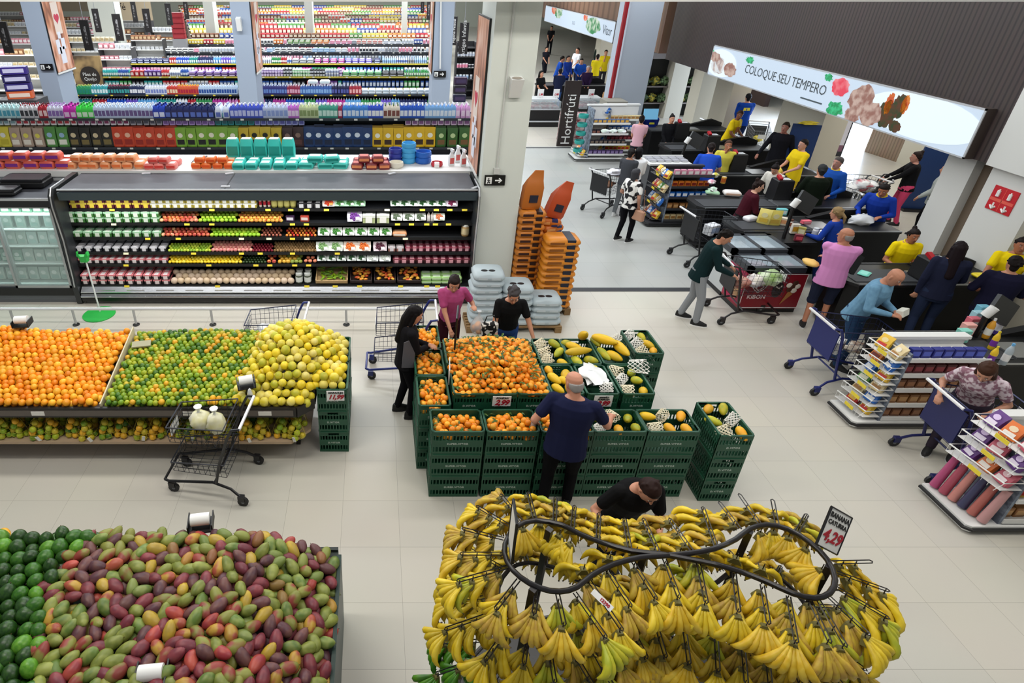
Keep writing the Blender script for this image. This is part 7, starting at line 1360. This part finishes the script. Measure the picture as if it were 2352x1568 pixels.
# ---------------------------------------------------------------- ice-cream and glass-top freezers
def gfreezer(label, x, y, w, d, h, red, rz=0.):
    t = thing('chest_freezer', label, 'freezer', (x, y, 0), rz); f = M('#30343a', .4)
    mb = MB(); mb.bx((0, .02, 0), (w, d - .02, .08)); mb.obj('base', BLACK, t)
    mb = MB(); mb.prism([(.12, 0), (w - .12, 0), (w, .12), (w, d), (0, d), (0, .12)] if 0 else [(0, 0), (w, 0), (w, d), (0, d)], .08, h - .1); cab = mb.obj('cabinet', M('#8c1424', .4) if red else M('#c4c8c8', .4), t)
    mb = MB()
    for a, b in (((0, 0), (w, .05)), ((0, d - .05), (w, d)), ((0, 0), (.05, d)), ((w - .05, 0), (w, d)), ((w / 2 - .02, 0), (w / 2 + .02, d))): mb.bx((a[0] - .015, a[1] - .015, h - .1), (b[0] + .015, b[1] + .015, h))
    mb.obj('rim', f, t); mb = MB(); mb.bx((.05, .05, h - .012), (w - .05, d - .05, h - .006)); mb.obj('glass_lid', M('#c4d4de', .06, alpha=.3), t)
    mb = MB(); mb.bx((.04, .04, h - .32), (w - .04, d - .04, h - .3)); mb.obj('inner_floor', M('#a8b0b8', .6), t)
    return t
g = Vector((6.08, 8.75, 0)); g2 = Vector((6.95, 8.75, 0))
FZ_ = gfreezer('red ice-cream chest freezer with a glass top beside the teenager in green', 6.08, 8.75, .97, .55, .84, True)
W = g2.x - g.x + .1
mb = MB(); mb.tube([(.0, -.006, .1), (W, -.006, .1), (W, -.006, .72), (0, -.006, .72)], .008, 4, closed=True); mb.obj('white_border', WHITE, FZ_)
text('KIBON', .1, M('#f0dcdc', .5), FZ_, (.24, -.004, .3), (R(90), 0, 0), name='freezer_lettering', bold=.002)
for q, (r1, z_) in enumerate(((.12, .48), (.07, .48))):
    mb = MB(); pts = []
    for i in range(24):
        tt = 6.28318 * i / 24; pts.append((.24 + 16 * math.sin(tt) ** 3 * r1 / 17, -.006, z_ + (13 * math.cos(tt) - 5 * math.cos(2 * tt) - 2 * math.cos(3 * tt)) * r1 / 20))
    mb.tube(pts, .009, 4, closed=True); mb.obj('heart_swirl', M('#f4e4e4', .5), FZ_)
mb = MB(); mb.ball((.55, -.006, .44), (.09, .01, .15), 14, 8); mb.obj('printed_chocolate_bar', M('#241210', .4), FZ_, True); mb = MB(); mb.tube([(.5, -.018, .5), (.56, -.02, .47), (.59, -.018, .52)], .012, 5); mb.obj('printed_cream_swirl', M('#ece0d0', .5), FZ_)
mb = MB(); mb.loft([[Vector((x, -.004 - e, z)) for x, z in ((.66, .16), (.82, .36), (.74, .42))] for e in (0, .006)]); mb.obj('printed_cone', M('#b07840', .5), FZ_)
for i, (x, z) in enumerate(((.74, .44), (.82, .42), (.78, .5), (.86, .5), (.81, .56), (.72, .52))): mb = MB(); mb.ball((x - .0, -.008, z), (.05, .008, .045), 10, 6); mb.obj('printed_ice_cream', M('#f0e8d8' if i % 2 else '#4c2818', .5), FZ_, True)
mb = MB(); mb.bx((-.006, .03, .12), (0, .52, .72)); sd = mb.obj('side_print', M('#b01c4c', .5), FZ_); mb = MB(); mb.ball((-.01, .36, .42), (.006, .09, .16), 12, 7); mb.obj('printed_chocolate_bar', M('#281414', .4), sd); mb = MB(); mb.ball((-.01, .17, .32), (.006, .08, .13), 12, 7); mb.obj('printed_cone', M('#c89868', .4), sd)
for i in range(7):
    x = g.x + .12 + i * (W - .16) / 7; crumple('ice_cream_pack', 'heap of pale ice-cream packs under the glass lid, %s from the left' % ORD[i], 'ice cream', (x, g.y + .22 + .1 * (i % 2), .54), (.07, .12, .06), M('#dfe6e8' if i % 2 else '#b8ccc8', .5, c2='#e8c8d0', var=.15, vscale=12), 20 + i, 10, 6)
g3 = Vector((6.1, 9.32, 0)); t = gfreezer('silver glass-topped display freezer behind the red ice-cream freezer', 6.1, 9.33, .97, .67, .9, False); 
mb = MB(); mb.bx((.03, -.006, .68), (.94, 0, .79)); mb.obj('product_strip', M('#b8a898', .5, c2='#8c2c28', var=.03, vscale=16), t)
crumple('paper_wrap', 'pale blue wrap lying under the glass of the silver freezer', 'wrap', (g3.x + .45, 9.66, .6), (.28, .2, .05), M('#cfdfe6', .6), 4)
# ---------------------------------------------------------------- snack and candy stands at the counters
WHT = M('#e6e6e4', .45)
SNK = [('yellow', '#e4b830', '#f4e0a0', '#c83028'), ('red', '#c02428', '#f0d8c0', '#f0c040'), ('blue', '#2468c0', '#e0ecf8', '#f0f4f8'), ('orange', '#dc7c28', '#f4dcb8', '#7c2418'), ('cream', '#dcc898', '#f0e8d8', '#a87840'), ('green', '#4c8c3c', '#e4f0d0', '#f0f0d8')]
CDY = [('brown', '#7c4c30', '#c89870', '#b88058'), ('maroon', '#5c1c24', '#c88890', '#a84850'), ('navy', '#242c80', '#c8d0f0', '#5464c8'), ('red', '#a82430', '#f0c8c8', '#e06870'), ('caramel', '#a06c3c', '#e8c8a0', '#d8a870')]
def stand(label, where, x, y, w, d, lv, H_, tx=3, ex=.32, fills=None, sn=SNK, pit=.12, endlab=True, dark=False, t0=.16):
    """white shelving stand: long side faces the camera (-Y), its left end carries stepped wire trays"""
    t = thing('snack_stand', label, 'display stand', (x, y, 0)); fm = WHT if not dark else M('#3a3a3e', .4)
    mb = MB(); mb.prism([(-ex, -.03), (w, -.03), (w, d), (-ex - .04, d), (-ex - .04, .0)], .02, .1); mb.obj('base', fm, t)
    mb = MB(); mb.tube([(w, -.04, .06), (-ex, -.04, .06), (-ex - .05, .0, .06), (-ex - .05, d, .06)], .02, 5); mb.obj('bumper', BLACK, t)
    mb = MB(); mb.bx((0, d - .05, .1), (w, d, H_)); mb.obj('back_panel', fm, t)
    mb = MB(); mb.bx((0, 0, .1), (.03, d, H_)); mb.obj('end_panel', M('#5c6474', .5, c2='#8c98a8', var=.1, vscale=12), t)
    for j, z in enumerate(lv):
        mb = MB(); mb.bx((.03, .0, z - .02), (w, d - .05, z)); sh = mb.obj('shelf', fm, t); mb = MB(); mb.bx((.03, -.012, z - .02), (w, 0, z + .035)); mb.obj('lip', fm, sh)
        f = (fills or CDY)[j % len(fills or CDY)]
        run('candy_pack', 'box', [f + (1,)] if len(f) == 4 else [f], x + .05, x + w - .02, y + .03, z, .12, 1, pit, 'shelf %s, %s' % ('one two three four five six'.split()[j], where), (pit / .148, 1, .62), desc='candy pack', cat='candy')
    mb = MB(); mb.bx((-.02, d - .09, H_), (w + .02, d + .02, H_ + .04)); mb.obj('top_rail', fm, t)
    for k in range(tx):
        z = t0 + k * (H_ - t0 - .06) / max(1, tx - 1) * .93; o_ = ex * (1 - .4 * k / tx)
        mb = MB(); P4_ = [(-o_, d), (0, d), (0, .0), (-o_ * .75, .0)]
        for zz, r_ in ((z, .006), (z + .09, .009)): mb.tube([Vector((a, b, zz + (.0))) for a, b in P4_], r_, 4, closed=True)
        for i in range(9): mb.tube([(-o_, d * i / 8, z), (-o_ * (.75 if i == 0 else 1), d * i / 8, z + .09)], .003, 3)
        mb.loft([[Vector((a, b, zz)) for a, b in P4_] for zz in (z, z + .006)]); mb.obj('wire_tray', fm, t)
        nb = max(2, int(d / .15))
        for i in range(nb):
            c = sn[(k * 2 + i * (1 + k % 2)) % len(sn)]
            put('snack_bag', 'small_pouch', c[1:4], (x - o_ * .5, y + d * (i + .5) / nb, z + .01), R(-90) + rnd.uniform(-.3, .3), (1.0, 1.1, .9), '%s snack bag, tray %s from below at the end of the %s' % (c[0], ORD[k], where), 'snack bag', None, -.5, -4)
        mb = MB(); mb.box((-o_ - .012, d * .4, z + .05), (.006, .14, .045)); mb.obj('price_tag', YEL, t)
    return t
g = G(1958, 985); 
stand('white snack stand with stepped trays and rows of brown candy, left of the nearest counter', 'big snack stand', g.x + .3, g.y + .04, .97, .42, (.13, .34, .57, .79, 1.01), 1.1, 6, .27, [CDY[0], CDY[4], CDY[0], CDY[1], CDY[2]])
g = G(2222, 1228); stand('white snack stand at the lower right edge with wafer packs and hanging pink bags', 'lower right snack stand', g.x + .3, g.y + .05, 1.1, .56, (.14, .42, .75), 1.08, 3, .28, [CDY[4], SNK[0], SNK[4]], [('rose', '#c05468', '#f0c8d0', '#f0e0e4'), ('orange', '#dc7028', '#f4dcb8', '#f0e8e0'), ('purple', '#5c2c7c', '#e0c8f0', '#e8dcf0'), ('green', '#2c7848', '#e4f0d0', '#f0f0f0')], t0=.58)
for i in range(6): 
    x_, y_ = g.x + .05 + i * .02, g.y + .55 - i * .095; mb = MB(); mb.tube([(x_, y_, .12), (x_ + .08, y_ + .01, .54)], [.045, .035], 8); mb.obj('wrapped_roll', M(('#b04c78', '#a84c60', '#c8847c', '#3c3c5c', '#b0645c', '#c09090')[i], .4), smooth=True, label='%s wrapped roll leaning on the lower right stand, %s from left' % (('magenta', 'wine', 'salmon', 'dark blue', 'brick', 'pale rose')[i], ORD[i]), cat='roll')
g = G(1486, 522); stand('snack stand behind the woman in the print blouse with piles of magazines and sweets', 'middle snack stand', g.x + .32, g.y + .05, .9, .6, (.14, .4, .66, .9, 1.15), 1.2, 4, .3, [SNK[4], CDY[4], SNK[2], SNK[3], ('pink', '#d890a8', '#f4e0e8', '#f8f0f0')], dark=True)
g = G(1335, 372); stand('rear snack stand with teal bowls on its end, beside the dark entrance sign', 'rear snack stand', g.x + .15, g.y + .05, 1.1, .62, (.2, .5, .8, 1.1), 1.5, 1, .3, [('purple', '#4c3868', '#c8b8d8', '#8c78a8'), ('black', '#2c2830', '#a89888', '#7c6c60'), ('dark', '#241c28', '#b08078', '#8c5c50'), ('mixed', '#5c6c8c', '#e8d8a0', '#d8a848')])
for k in range(5): put('bowl', 'bowl', ('#2c9c94',), (g.x - .05, g.y + .3, .22 + k * .25), 0, 1.15, 'teal plastic bowl, %s from the bottom at the rear snack stand' % ORD[k], 'bowl', None, 0, -9)
g = G(1392, 372); g = G(1400, 385); stand('snack stand crowded with crisps and magazines next to the woman in white', 'third snack stand', g.x + .15, g.y + 1.1, 1.05, .6, (.2, .5, .8, 1.1), 1.42, 5, .3, [SNK[0], CDY[1], SNK[2], SNK[4]])
for i in range(3): 
    p = G(1390 + i * 18, 305, 1.45); crumple('stuffed_pack', 'pale green and white pack on top of the third snack stand, %s from the left' % ORD[i], 'pack', (p.x, p.y, 1.44), (.1, .1, .05), M('#b8ccb8', .5, c2='#e8e8f0', var=.2, vscale=9), 70 + i)
g = G(1495, 375, 1.05); t = thing('magazine_rack', 'white tiered rack of booklets right of the woman in white', 'rack', (g.x, g.y, 0)); mb = MB(); mb.bx((0, 0, .0), (.95, .5, 1.0)); mb.obj('body', M('#3a3a3e', .5), t)
mb = MB(); mb.bx((-.02, -.02, 1.0), (.97, .52, 1.04)); mb.bx((-.02, .5, 1.04), (.97, .54, 1.1)); mb.obj('top_tray', WHT, t); run('booklet', 'box', [('pale', '#e8e0e4', '#fff', '#b84858'), ('grey', '#a8a8b0', '#fff', '#e8e8e8')], g.x + .02, g.x + .95, g.y + .1, 1.045, .2, 2, .17, 'on the white tiered rack', (1.1, 2.2, .2), desc='booklet')
# plush and dark lollipop tree at the fourth counter
for i, (px_, py_, c) in enumerate(((1643, 395, '#7cc8d8'), (1640, 412, '#d8d040'), (1632, 425, '#e8a8bc'), (1637, 440, '#b8d8c0'))): p = G(px_, py_, 1.0); crumple('candy_bag', '%s sweet bag on the candy tree beside the person in cobalt blue' % ('light blue', 'yellow-green', 'pink', 'pale green')[i], 'candy', (p.x, p.y, 1.0 + .08 * (3 - i) * .3), (.08, .07, .05), M(c, .5, c2='#f0f0f0', var=.1, vscale=14), 30 + i)
# ---------------------------------------------------------------- sacks beside the pillar
m = MB(); R_ = []
for z, k in ((0, .9), (.3, 1.), (.6, 1.), (1, .86)): R_.append([Vector((x * k * .29, y * k * .2, z * .11)) for x, y in ((-1, -.75), (-.8, -1), (0, -1.03), (.8, -1), (1, -.75), (1.03, 0), (1, .75), (.8, 1), (0, 1.03), (-.8, 1), (-1, .75), (-1.03, 0))])
m.loft(R_, 0); m.lathe([(.05, 0), (.05, .004)], 12, (-.08, -.04, .108), 1, 1.3, .7); m.lathe([(.05, 0), (.05, .004)], 12, (.06, -.04, .108), 1, 1.3, .7); m.bx((-.2, -.205, .03), (.2, -.2, .07), 2); shape('sack', m)
m = MB(); m.loft(R_, 0); m.bx((.05, -.2, -.001), (.19, .2, .112), 1); m.bx((-.24, -.207, .035), (.0, -.2, .075), 2); shape('striped_sack', m)
def pallet(x, y, w, d, lab):
    t = thing('wooden_pallet', lab, 'pallet', (x, y, 0)); wd = M('#7c6040', .8, c2='#94764e', var=.2, vscale=6)
    for q in (0, w / 2 - .05, w - .1): mb = MB(); mb.bx((q, 0, 0), (q + .1, d, .09)); mb.obj('runner', wd, t)
    for q in range(6): mb = MB(); mb.bx((0, q * d / 6 + .01, .09), (w, (q + 1) * d / 6 - .03, .115)); mb.obj('slat', wd, t)
g0 = G(1100, 742); gy_ = 8.1
pallet(1.46, gy_, 1.5, .5, 'wooden pallet under the pale grey sacks by the pillar')
for c, (xc, n) in enumerate(((1.74, 8), (2.22, 6), (2.7, 4))):
    for i in range(n): put('sack', 'sack', ('#b7c5cc', '#1c1c22', '#c8d2d8'), (xc + rnd.uniform(-.015, .015), gy_ + .24, .116 + .112 * i), rnd.uniform(-.03, .03), (.83, 1.05, 1), 'pale grey sack, %s from the bottom of the %s stack by the pillar' % (ORD[i], ('tall left', 'middle', 'low right')[c]), 'sack', 'pale grey sacks', 0, -9)
pallet(2.36, 8.66, .9, .85, 'pallet under the orange sacks behind the grey ones')
for i in range(11): put('sack', 'striped_sack', ('#d88620', '#15182c', '#8c5014'), (2.98, 8.86, .116 + .112 * i), 0, (.93, .95, 1), 'orange sack with a dark band, %s from the bottom of the front stack' % ORD[i], 'sack', 'orange sacks with dark bands', 0, -9)
for i in range(14): put('sack', 'striped_sack', ('#c87824', '#2a1410', '#3a1a14'), (2.54, 9.2, .116 + .112 * i), 0, (.72, .9, 1), 'orange-brown sack, %s from the bottom of the tall narrow stack' % ORD[i], 'sack', 'orange-brown sacks', 0, -9)
for i in range(8): put('sack', 'striped_sack', ('#c0621c', '#20346c', '#e0a060'), (2.95 + rnd.uniform(-.04, .04), 9.42, .116 + .112 * (i)), rnd.uniform(-.2, .2), (.72, .9, 1), 'loose orange and blue sack, %s from the bottom of the rear stack' % ORD[i], 'sack', 'orange and blue sacks', 0, -9)
for i in range(4): put('sack', 'striped_sack', ('#c86a1c', '#20346c', '#e0a060'), (2.9 + rnd.uniform(-.05, .05), 9.4, 1.014 + .112 * i), rnd.uniform(-.4, .4), (.66, .8, 1), 'loose orange and blue sack, %s above the rear stack' % ORD[i], 'sack', 'orange and blue sacks', 0, -9)
for px_, py_, Yq, z, c, lab, ry in ((1215, 460, 9.2, 1.69, '#b4641c', 'upright brown-orange sack with a folded top on the tallest stack', .08), (1268, 500, 9.38, 1.47, '#b8481c', 'upright dark orange sack leaning on the rear stack', .3)):
    t = thing('sack', lab, 'sack', (at(px_, Yq, z), Yq, z), .2, None, (0, ry, .2)); mb = MB(); mb.loft([[Vector((x * kx * .16 + ox, y * ky * .09, zz)) for x, y in ((-1, -.7), (-.6, -1), (.6, -1), (1, -.7), (1, .7), (.6, 1), (-.6, 1), (-1, .7))] for zz, kx, ky, ox in ((0, .9, .9, 0), (.05, 1, 1, 0), (.35, 1, .9, 0), (.46, .8, .5, .01), (.5, .75, .25, .02), (.62, .45, .1, .05))]); mb.obj('sack_body', M(c, .45), t, 60); mb = MB(); mb.bx((-.07, -.1, .12), (.07, -.09, .24)); mb.obj('dark_label', M('#1c1c30', .5), t)
# ---------------------------------------------------------------- passage: signs, boards, meat counter
def board(name, label, pts, Yb, w, z1, m, text_=None, ztop=None):
    pass
p = G(1297, 336); t = thing('entrance_sign', 'tall dark brown sign reading Hortifruti vertically', 'sign', (p.x, p.y, 0)); hS = PY(1320, 186, p.y).z
mb = MB(); mb.bx((-.26, 0, 0), (.24, .08, hS)); mb.obj('panel', M('#2a1f1e', .5), t); text('Hortifrúti', .4, PAPER, t, (.0, -.003, hS * .42), (R(90), R(-90), 0), name='sign_lettering')
g = G(1212, 292); xr_ = G(1282, 292).x
def case(xa, xb_, lab, y):
    t = thing('meat_case', lab, 'display case', (xa, y, 0)); w = xb_ - xa
    mb = MB(); mb.bx((0, .05, 0), (w, 1.0, .62)); mb.obj('cabinet', BLACK, t); mb = MB(); mb.tube([(0, 0, .2), (w, 0, .2)], .03, 6); mb.tube([(0, 0, .62), (w, 0, .62)], .025, 6); mb.obj('bumper_rails', STEEL, t)
    mb = MB(); mb.bx((.05, .1, .62), (w - .05, .95, .7)); mb.obj('meat_tray', M('#c8b4b0', .6, c2='#a83840', var=.06, vscale=7), t); mb = MB(); mb.bx((0, .05, .62), (w, .07, .88)); mb.bx((0, .05, .86), (w, .4, .88)); mb.obj('glass', M('#d8e4e8', .1, alpha=.3), t); mb = MB(); mb.bx((0, .4, .84), (w, 1.0, .9)); mb.obj('lid', M('#dcdfe0', .35), t)
case(g.x, xr_, 'black meat display case left of the dark vertical sign', g.y); g5 = G(1312, 280); case(g5.x, G(1368, 280).x, 'black meat display case right of the dark vertical sign', g.y + .2)
for i, (px_, py_) in enumerate(((1241, 221), (1277, 221), (1357, 221))): p = PY(px_, py_, g.y + .6); t = card('price_card', 'white price card on a rod at the meat case, %s from the left' % ORD[i], (p.x, p.y, p.z + .1), 0, .22, .3, (('1,98', .1, -.04, RDP, 0),)); mb = MB(); mb.tube([(0, .003, -.15), (0, .003, -.45)], .008, 4); mb.obj('rod', BLACK, t)
lane('long black far counter behind the meat case', 1238, PY(1300, 205, 25.2).y, 9.4)
for i in range(6): p = G(1392, 258, .2); put('wicker_basket', 'bowl', ('#b88a58',), (p.x, p.y, .1 + i * .13), 0, 1.9, 'wicker basket, %s from the bottom of the pile by the grey cabinet' % ORD[i], 'basket', None, 0, -9)
mb = MB(); p = G(1372, 262, 0.9); mb.box((p.x - .6, p.y, .45), (1.0, .7, .9)); mb.obj('fish_table', M('#7c2c34', .6, c2='#c8b8b8', var=.1, vscale=10), label='table of red and white packs behind the rear snack stand', cat='table')
p = G(1897, 358); t = thing('poster_stand', 'standing white information board with a purple foot strip near the entrance', 'board', (p.x, p.y, 0), R(-8)); hB = 1.55
mb = MB(); mb.bx((-.42, 0, .0), (.42, .04, hB)); mb.obj('frame', M('#24242a', .5), t); mb = MB(); mb.bx((-.38, -.006, .34), (.38, 0, hB - .04)); mb.obj('poster', M('#d8d6e2', .5), t); mb = MB(); mb.bx((-.38, -.006, .15), (.38, 0, .34)); mb.obj('foot_strip', M('#7c5468', .5), t); mb = MB(); mb.box((0, -.008, hB - .25), (.26, .003, .03)); mb.obj('faint_print', M('#8c8898', .6), t); mb = MB(); mb.box((0, -.008, hB - .75), (.14, .003, .14)); mb.obj('faint_emblem', M('#a8a4b4', .6), t)
for px_, py_, lab, rz in ((1836, 385, 'tall dark blue board behind the young man in yellow', -20), (2148, 420, 'tall blue board beside the white column', -10)):
    p = G(px_, py_, .8); t = thing('blue_board', lab, 'board', (p.x + .1, p.y + .35, 0), R(rz)); mb = MB(); mb.prism([(-.3, 0), (.3, 0), (.3, .05), (-.3, .05)], .05, 1.75); mb.obj('panel', M('#143468', .5), t); mb = MB(); mb.box((0, .1, .03), (.5, .4, .06)); mb.obj('foot', BLACK, t)
crumple('cleaning_cloth', 'yellow cloths piled on the blue board by the entrance', 'cloth', (G(1836, 385, .8).x + .1, G(1836, 385, .8).y + .36, 1.75), (.22, .12, .04), M('#e4d040', .7), 14)
# passage barrier rail
a, b = G(1640, 270, .9), G(2100, 470, .9)
mb = MB(); mb.tube([(10.35, 12.2, .85), (10.35, 19.5, .85)], .03, 6); mb.tube([(10.35, 12.2, .3), (10.35, 19.5, .3)], .02, 6); [mb.tube([(10.35, q, 0), (10.35, q, .85)], .025, 6) for q in (12.3, 14.7, 17.1, 19.4)]; mb.obj('barrier_rail', STEEL, label='grey steel barrier rail along the passage beyond the counters', cat='rail')
# florist display behind the blue-grey column
p = G(1555, 255, .4); t = thing('florist_display', 'grey-framed display of dark plants behind the till screens', 'display', (p.x, p.y + .8, 0)); fm = M('#7c7470', .6)
for a_, b2 in (((-1.2, 0, 2.1), (1.3, .5, 2.3)), ((-1.2, .0, 0), (-1.1, .5, 2.1)), ((1.0, 0, 0), (1.3, .5, 2.1))): mb = MB(); mb.bx(a_, b2); mb.obj('frame_beam', fm, t)
mb = MB(); mb.bx((-1.1, .4, 0), (1., .45, 2.1)); mb.obj('back_board', M('#2a2c2c', .7), t); [(lambda z: (MB().bx((-1.1, 0, z), (1.0, .4, z + .03)).obj('shelf', fm, t)))(z) for z in (.5, 1.1)]
for i in range(12): crumple('potted_plant', '%s plant, %s from the left on the %s florist shelf' % (('dark green', 'yellow-flowered', 'pale green')[i % 3], ORD[i % 6], 'lower' if i < 6 else 'upper'), 'plant', (p.x - .95 + .35 * (i % 6), p.y + 1.0, .53 if i < 6 else 1.13), (.16, .14, .16), M(('#27361f', '#b8a83c', '#7c9c6c')[i % 3], .7, c2=('#4c6034', '#31441f', '#24381f')[i % 3], var=.08, vscale=14), 200 + i, 12, 8, .5)
# ---------------------------------------------------------------- hanging aisle signs and far-left departments
def hang(body, pxc, yt, yb_, Y, wpx):
    a = PY(pxc, yt, Y); b = PY(pxc, yb_, Y); w = wpx / CF * depth(b); t = thing('aisle_sign', 'narrow black hanging aisle sign %s' % body[0], 'sign', (b.x, Y, b.z)); H_ = a.z - b.z
    mb = MB(); mb.bx((-w / 2, 0, 0), (w / 2, .05, H_)); mb.obj('panel', M('#1a1618', .5), t); text(body[1], w * .62, M('#d8d8d8', .6), t, (0, -.01, H_ / 2), (R(90), R(-90), 0), name='sign_lettering') if 'reading' in body[0] else MB().bx((-w * .16, -.008, H_ * .2), (w * .12, -.004, H_ * .8)).obj('blurred_lettering', M('#8c8a8c', .6, c2='#2c282a', var=.04, vscale=11), t); mb = MB(); mb.tube([(0, .02, H_), (0, .02, H_ + 1.2)], .01, 4); mb.obj('hanging_rod', STEEL, t)
for a in ((('reading Higiene Pessoal', 'Higiene Pessoal'), 1041, 38, 104, 24, 13), (('reading Artigos Infantis', 'Artigos Infantis'), 1063, 52, 124, 21.5, 20), (('at the far left edge', 'Congelados'), 21, 50, 122, 20, 22), (('right of the leftmost post', 'Padaria'), 205, 46, 116, 21, 20), (('above the white cases', 'Bebidas'), 227, 20, 74, 24, 14), (('left of the bare grey column', 'Biscoitos'), 276, 32, 94, 23, 18),
          (('right of the bare grey column', 'Matinais'), 342, 20, 74, 25, 16), (('above the red crates', 'Massas'), 391, 8, 58, 29, 13), (('fourth from the middle post', 'Graos'), 312, 2, 52, 30, 11), (('third from the middle post', 'Doces'), 430, 0, 44, 33, 10), (('beside the right post top', 'Limpeza'), 970, 2, 30, 40, 8), (('second beside the right post', 'Papelaria'), 984, 2, 46, 34, 9)): hang(*a)
for i, (px_, w) in enumerate(((233, 60), (478, 22), (708, 18), (930, 12))): a = PY(px_ - w / 2, 20, 33); b = PY(px_ + w / 2, 20, 33); mb = MB(); mb.bx((a.x, 33, 0), (b.x, 33.8, 7)); struct('wall_column.%03d' % (40 + i), mb, M('#c9ccc4', .8))
# white open cases and cake displays at the far left
PWH = [('white', '#eceef0', '#f4f4f4', '#c8ccd4'), ('cream', '#e0d4b8', '#f4f0e4', '#c0a878'), ('pink', '#d8909c', '#f0dcdc', '#f4e8e8'), ('brown', '#8c5c3c', '#e0c8a8', '#d8b890')]
for i, (py_, a_, b2) in enumerate(((126, -120, 85), (100, -100, 82), (96, 150, 262), (78, 145, 300), (62, 140, 330), (47, 135, 345), (60, -60, 66), (35, -20, 60), (112, 225, 300), (92, 300, 372), (72, 345, 402))):
    z = 1.75; Y = G(300, py_, z).y; d = depth((0, Y, z)); x0 = (a_ - CPX) / CF * d; x1 = (b2 - CPX) / CF * d
    gondola('white refrigerated shelving far left, run %s' % ORD[i], x0, x1, Y, .6, (.3, .8, 1.3, z), z + .02, M('#4c4c50', .5), M('#f0f0f0', .4), M('#f0f0ee', .5), tags=False)
    for q, zz in enumerate((z, 1.3, .8)): run('box', 'box', PWH, x0, x1, Y, zz, .12, 2, .2, 'white shelving run %s, far left' % ORD[i], (1.3, 1, .7 if q else 1.1), desc='carton', cat='box')
g = G(190, 180, .5); t = thing('bakery_board', 'brown board with a round sign reading Paes de Queijo', 'board', (PY(200, 140, 21.5).x, 21.5, 1.1)); mb = MB(); mb.bx((-.55, 0, -1.1), (.45, .06, 1.35)); mb.obj('panel', M('#5c4a38', .7, c2='#b89868', var=.1, vscale=2), t)
mb = MB(); mb.lathe([(.33, 0), (.33, .02)], 24); o = mb.obj('round_sign', M('#2c2420', .6), t); o.rotation_euler = (R(90), 0, 0); o.location = (0, -.01, .7); text('Pães de\nQueijo', .15, PAPER, t, (0, -.04, .7), (R(90), 0, 0), name='sign_lettering')
mb = MB(); mb.lathe([(.22, 0), (.2, .02)], 18); o = mb.obj('printed_roll', M('#d8b070', .7), t); o.rotation_euler = (R(90), 0, 0); o.location = (0, -.01, .05)
a = PY(282, 16, 38); t = thing('cafe_panel', 'beige wall panel reading Cafe in the far bakery', 'sign', (a.x, 38, a.z)); mb = MB(); mb.bx((-1.1, 0, -.7), (1.6, .05, .8)); mb.obj('panel', M('#b8a78c', .7), t); text('Café', .5, M('#2c2420', .6), t, (-.3, -.01, .0), (R(90), 0, 0), name='sign_lettering')
for i in range(4):
    p = G(44, 228 - i * 0, 1.0); put('gift_box', 'box', (('#d86840', '#e8a080', '#f0d8c8'), ('#33286c', '#5c4ca0', '#c8c4e0'), ('#2c2458', '#5c4ca0', '#c8c4e0'), ('#38287c', '#8c2858', '#c8c4e0'))[i], (PY(50, 225, 15.6).x, 15.6, PY(50, 225, 15.6).z + .19 * i), .3, (4.2, 4, .9), '%s display carton, %s of four stacked at the far left' % (('orange', 'violet', 'dark violet', 'violet and red')[i], ORD[i]), 'box', None, 0, -9)
q_ = PY(50, 225, 15.6); t = thing('display_plinth', 'dark plinth under the violet display cartons', 'plinth', (q_.x, 15.6, 0)); mb = MB(); mb.bx((-.5, -.3, 0), (.5, .3, q_.z)); mb.obj('body', M('#3c3c40', .6), t)
for i in range(5): put('red_crate', 'box', ('#9c2430', '#b84048', '#a83038'), (PY(412, 78, 30).x, 30, PY(412, 78, 30).z - .2 + .22 * i), 0, (4, 4, 1.05), 'red crate, %s in the pile far beyond the white cases' % ORD[i], 'crate', None, 0, -9)
q_ = PY(412, 78, 30); t = thing('display_plinth', 'plinth under the far red crates', 'plinth', (q_.x, 30, 0)); mb = MB(); mb.bx((-.3, -.2, 0), (.3, .2, q_.z - .2)); mb.obj('body', M('#8c8c90', .6), t)
# tall shelf and bins beyond the right post
for i, (px_, py_, c) in enumerate(((1055, 225, 0), (1056, 205, 1), (1058, 185, 2))): p = PY(px_, py_, 18.5); put('storage_bin', 'box', (('#2c2848', '#2c2430', '#3c2444')[c], '#e8e8f0', '#4c3c60'), (p.x, 18.5, p.z - .1), 0, (2.6, 3, 1.0), 'dark bin, %s from below, beyond the post with the cable' % ORD[i], 'bin', None, 0, -9)
q_ = PY(1056, 225, 18.5); t = thing('display_plinth', 'white plinth under the dark bins', 'plinth', (q_.x, 18.5, 0)); mb = MB(); mb.bx((-.2, -.15, 0), (.2, .15, q_.z - .1)); mb.obj('body', WHITE, t)
z = 1.75; gondola('dark shelving with small jars beyond the hanging signs', PY(1050, 120, 27).x, PY(1092, 120, 27).x, 27, .5, (.4, .85, 1.3, 1.75, 2.1), 2.3, M('#2a2a2e', .5), tags=False)
for zz in (.85, 1.3, 1.75): run('jar', 'jar', PPALE, PY(1050, 120, 27).x, PY(1092, 120, 27).x, 27, zz, .1, 1, .12, 'on the dark shelving beyond the hanging signs', 1.5)
flush_goods(300)
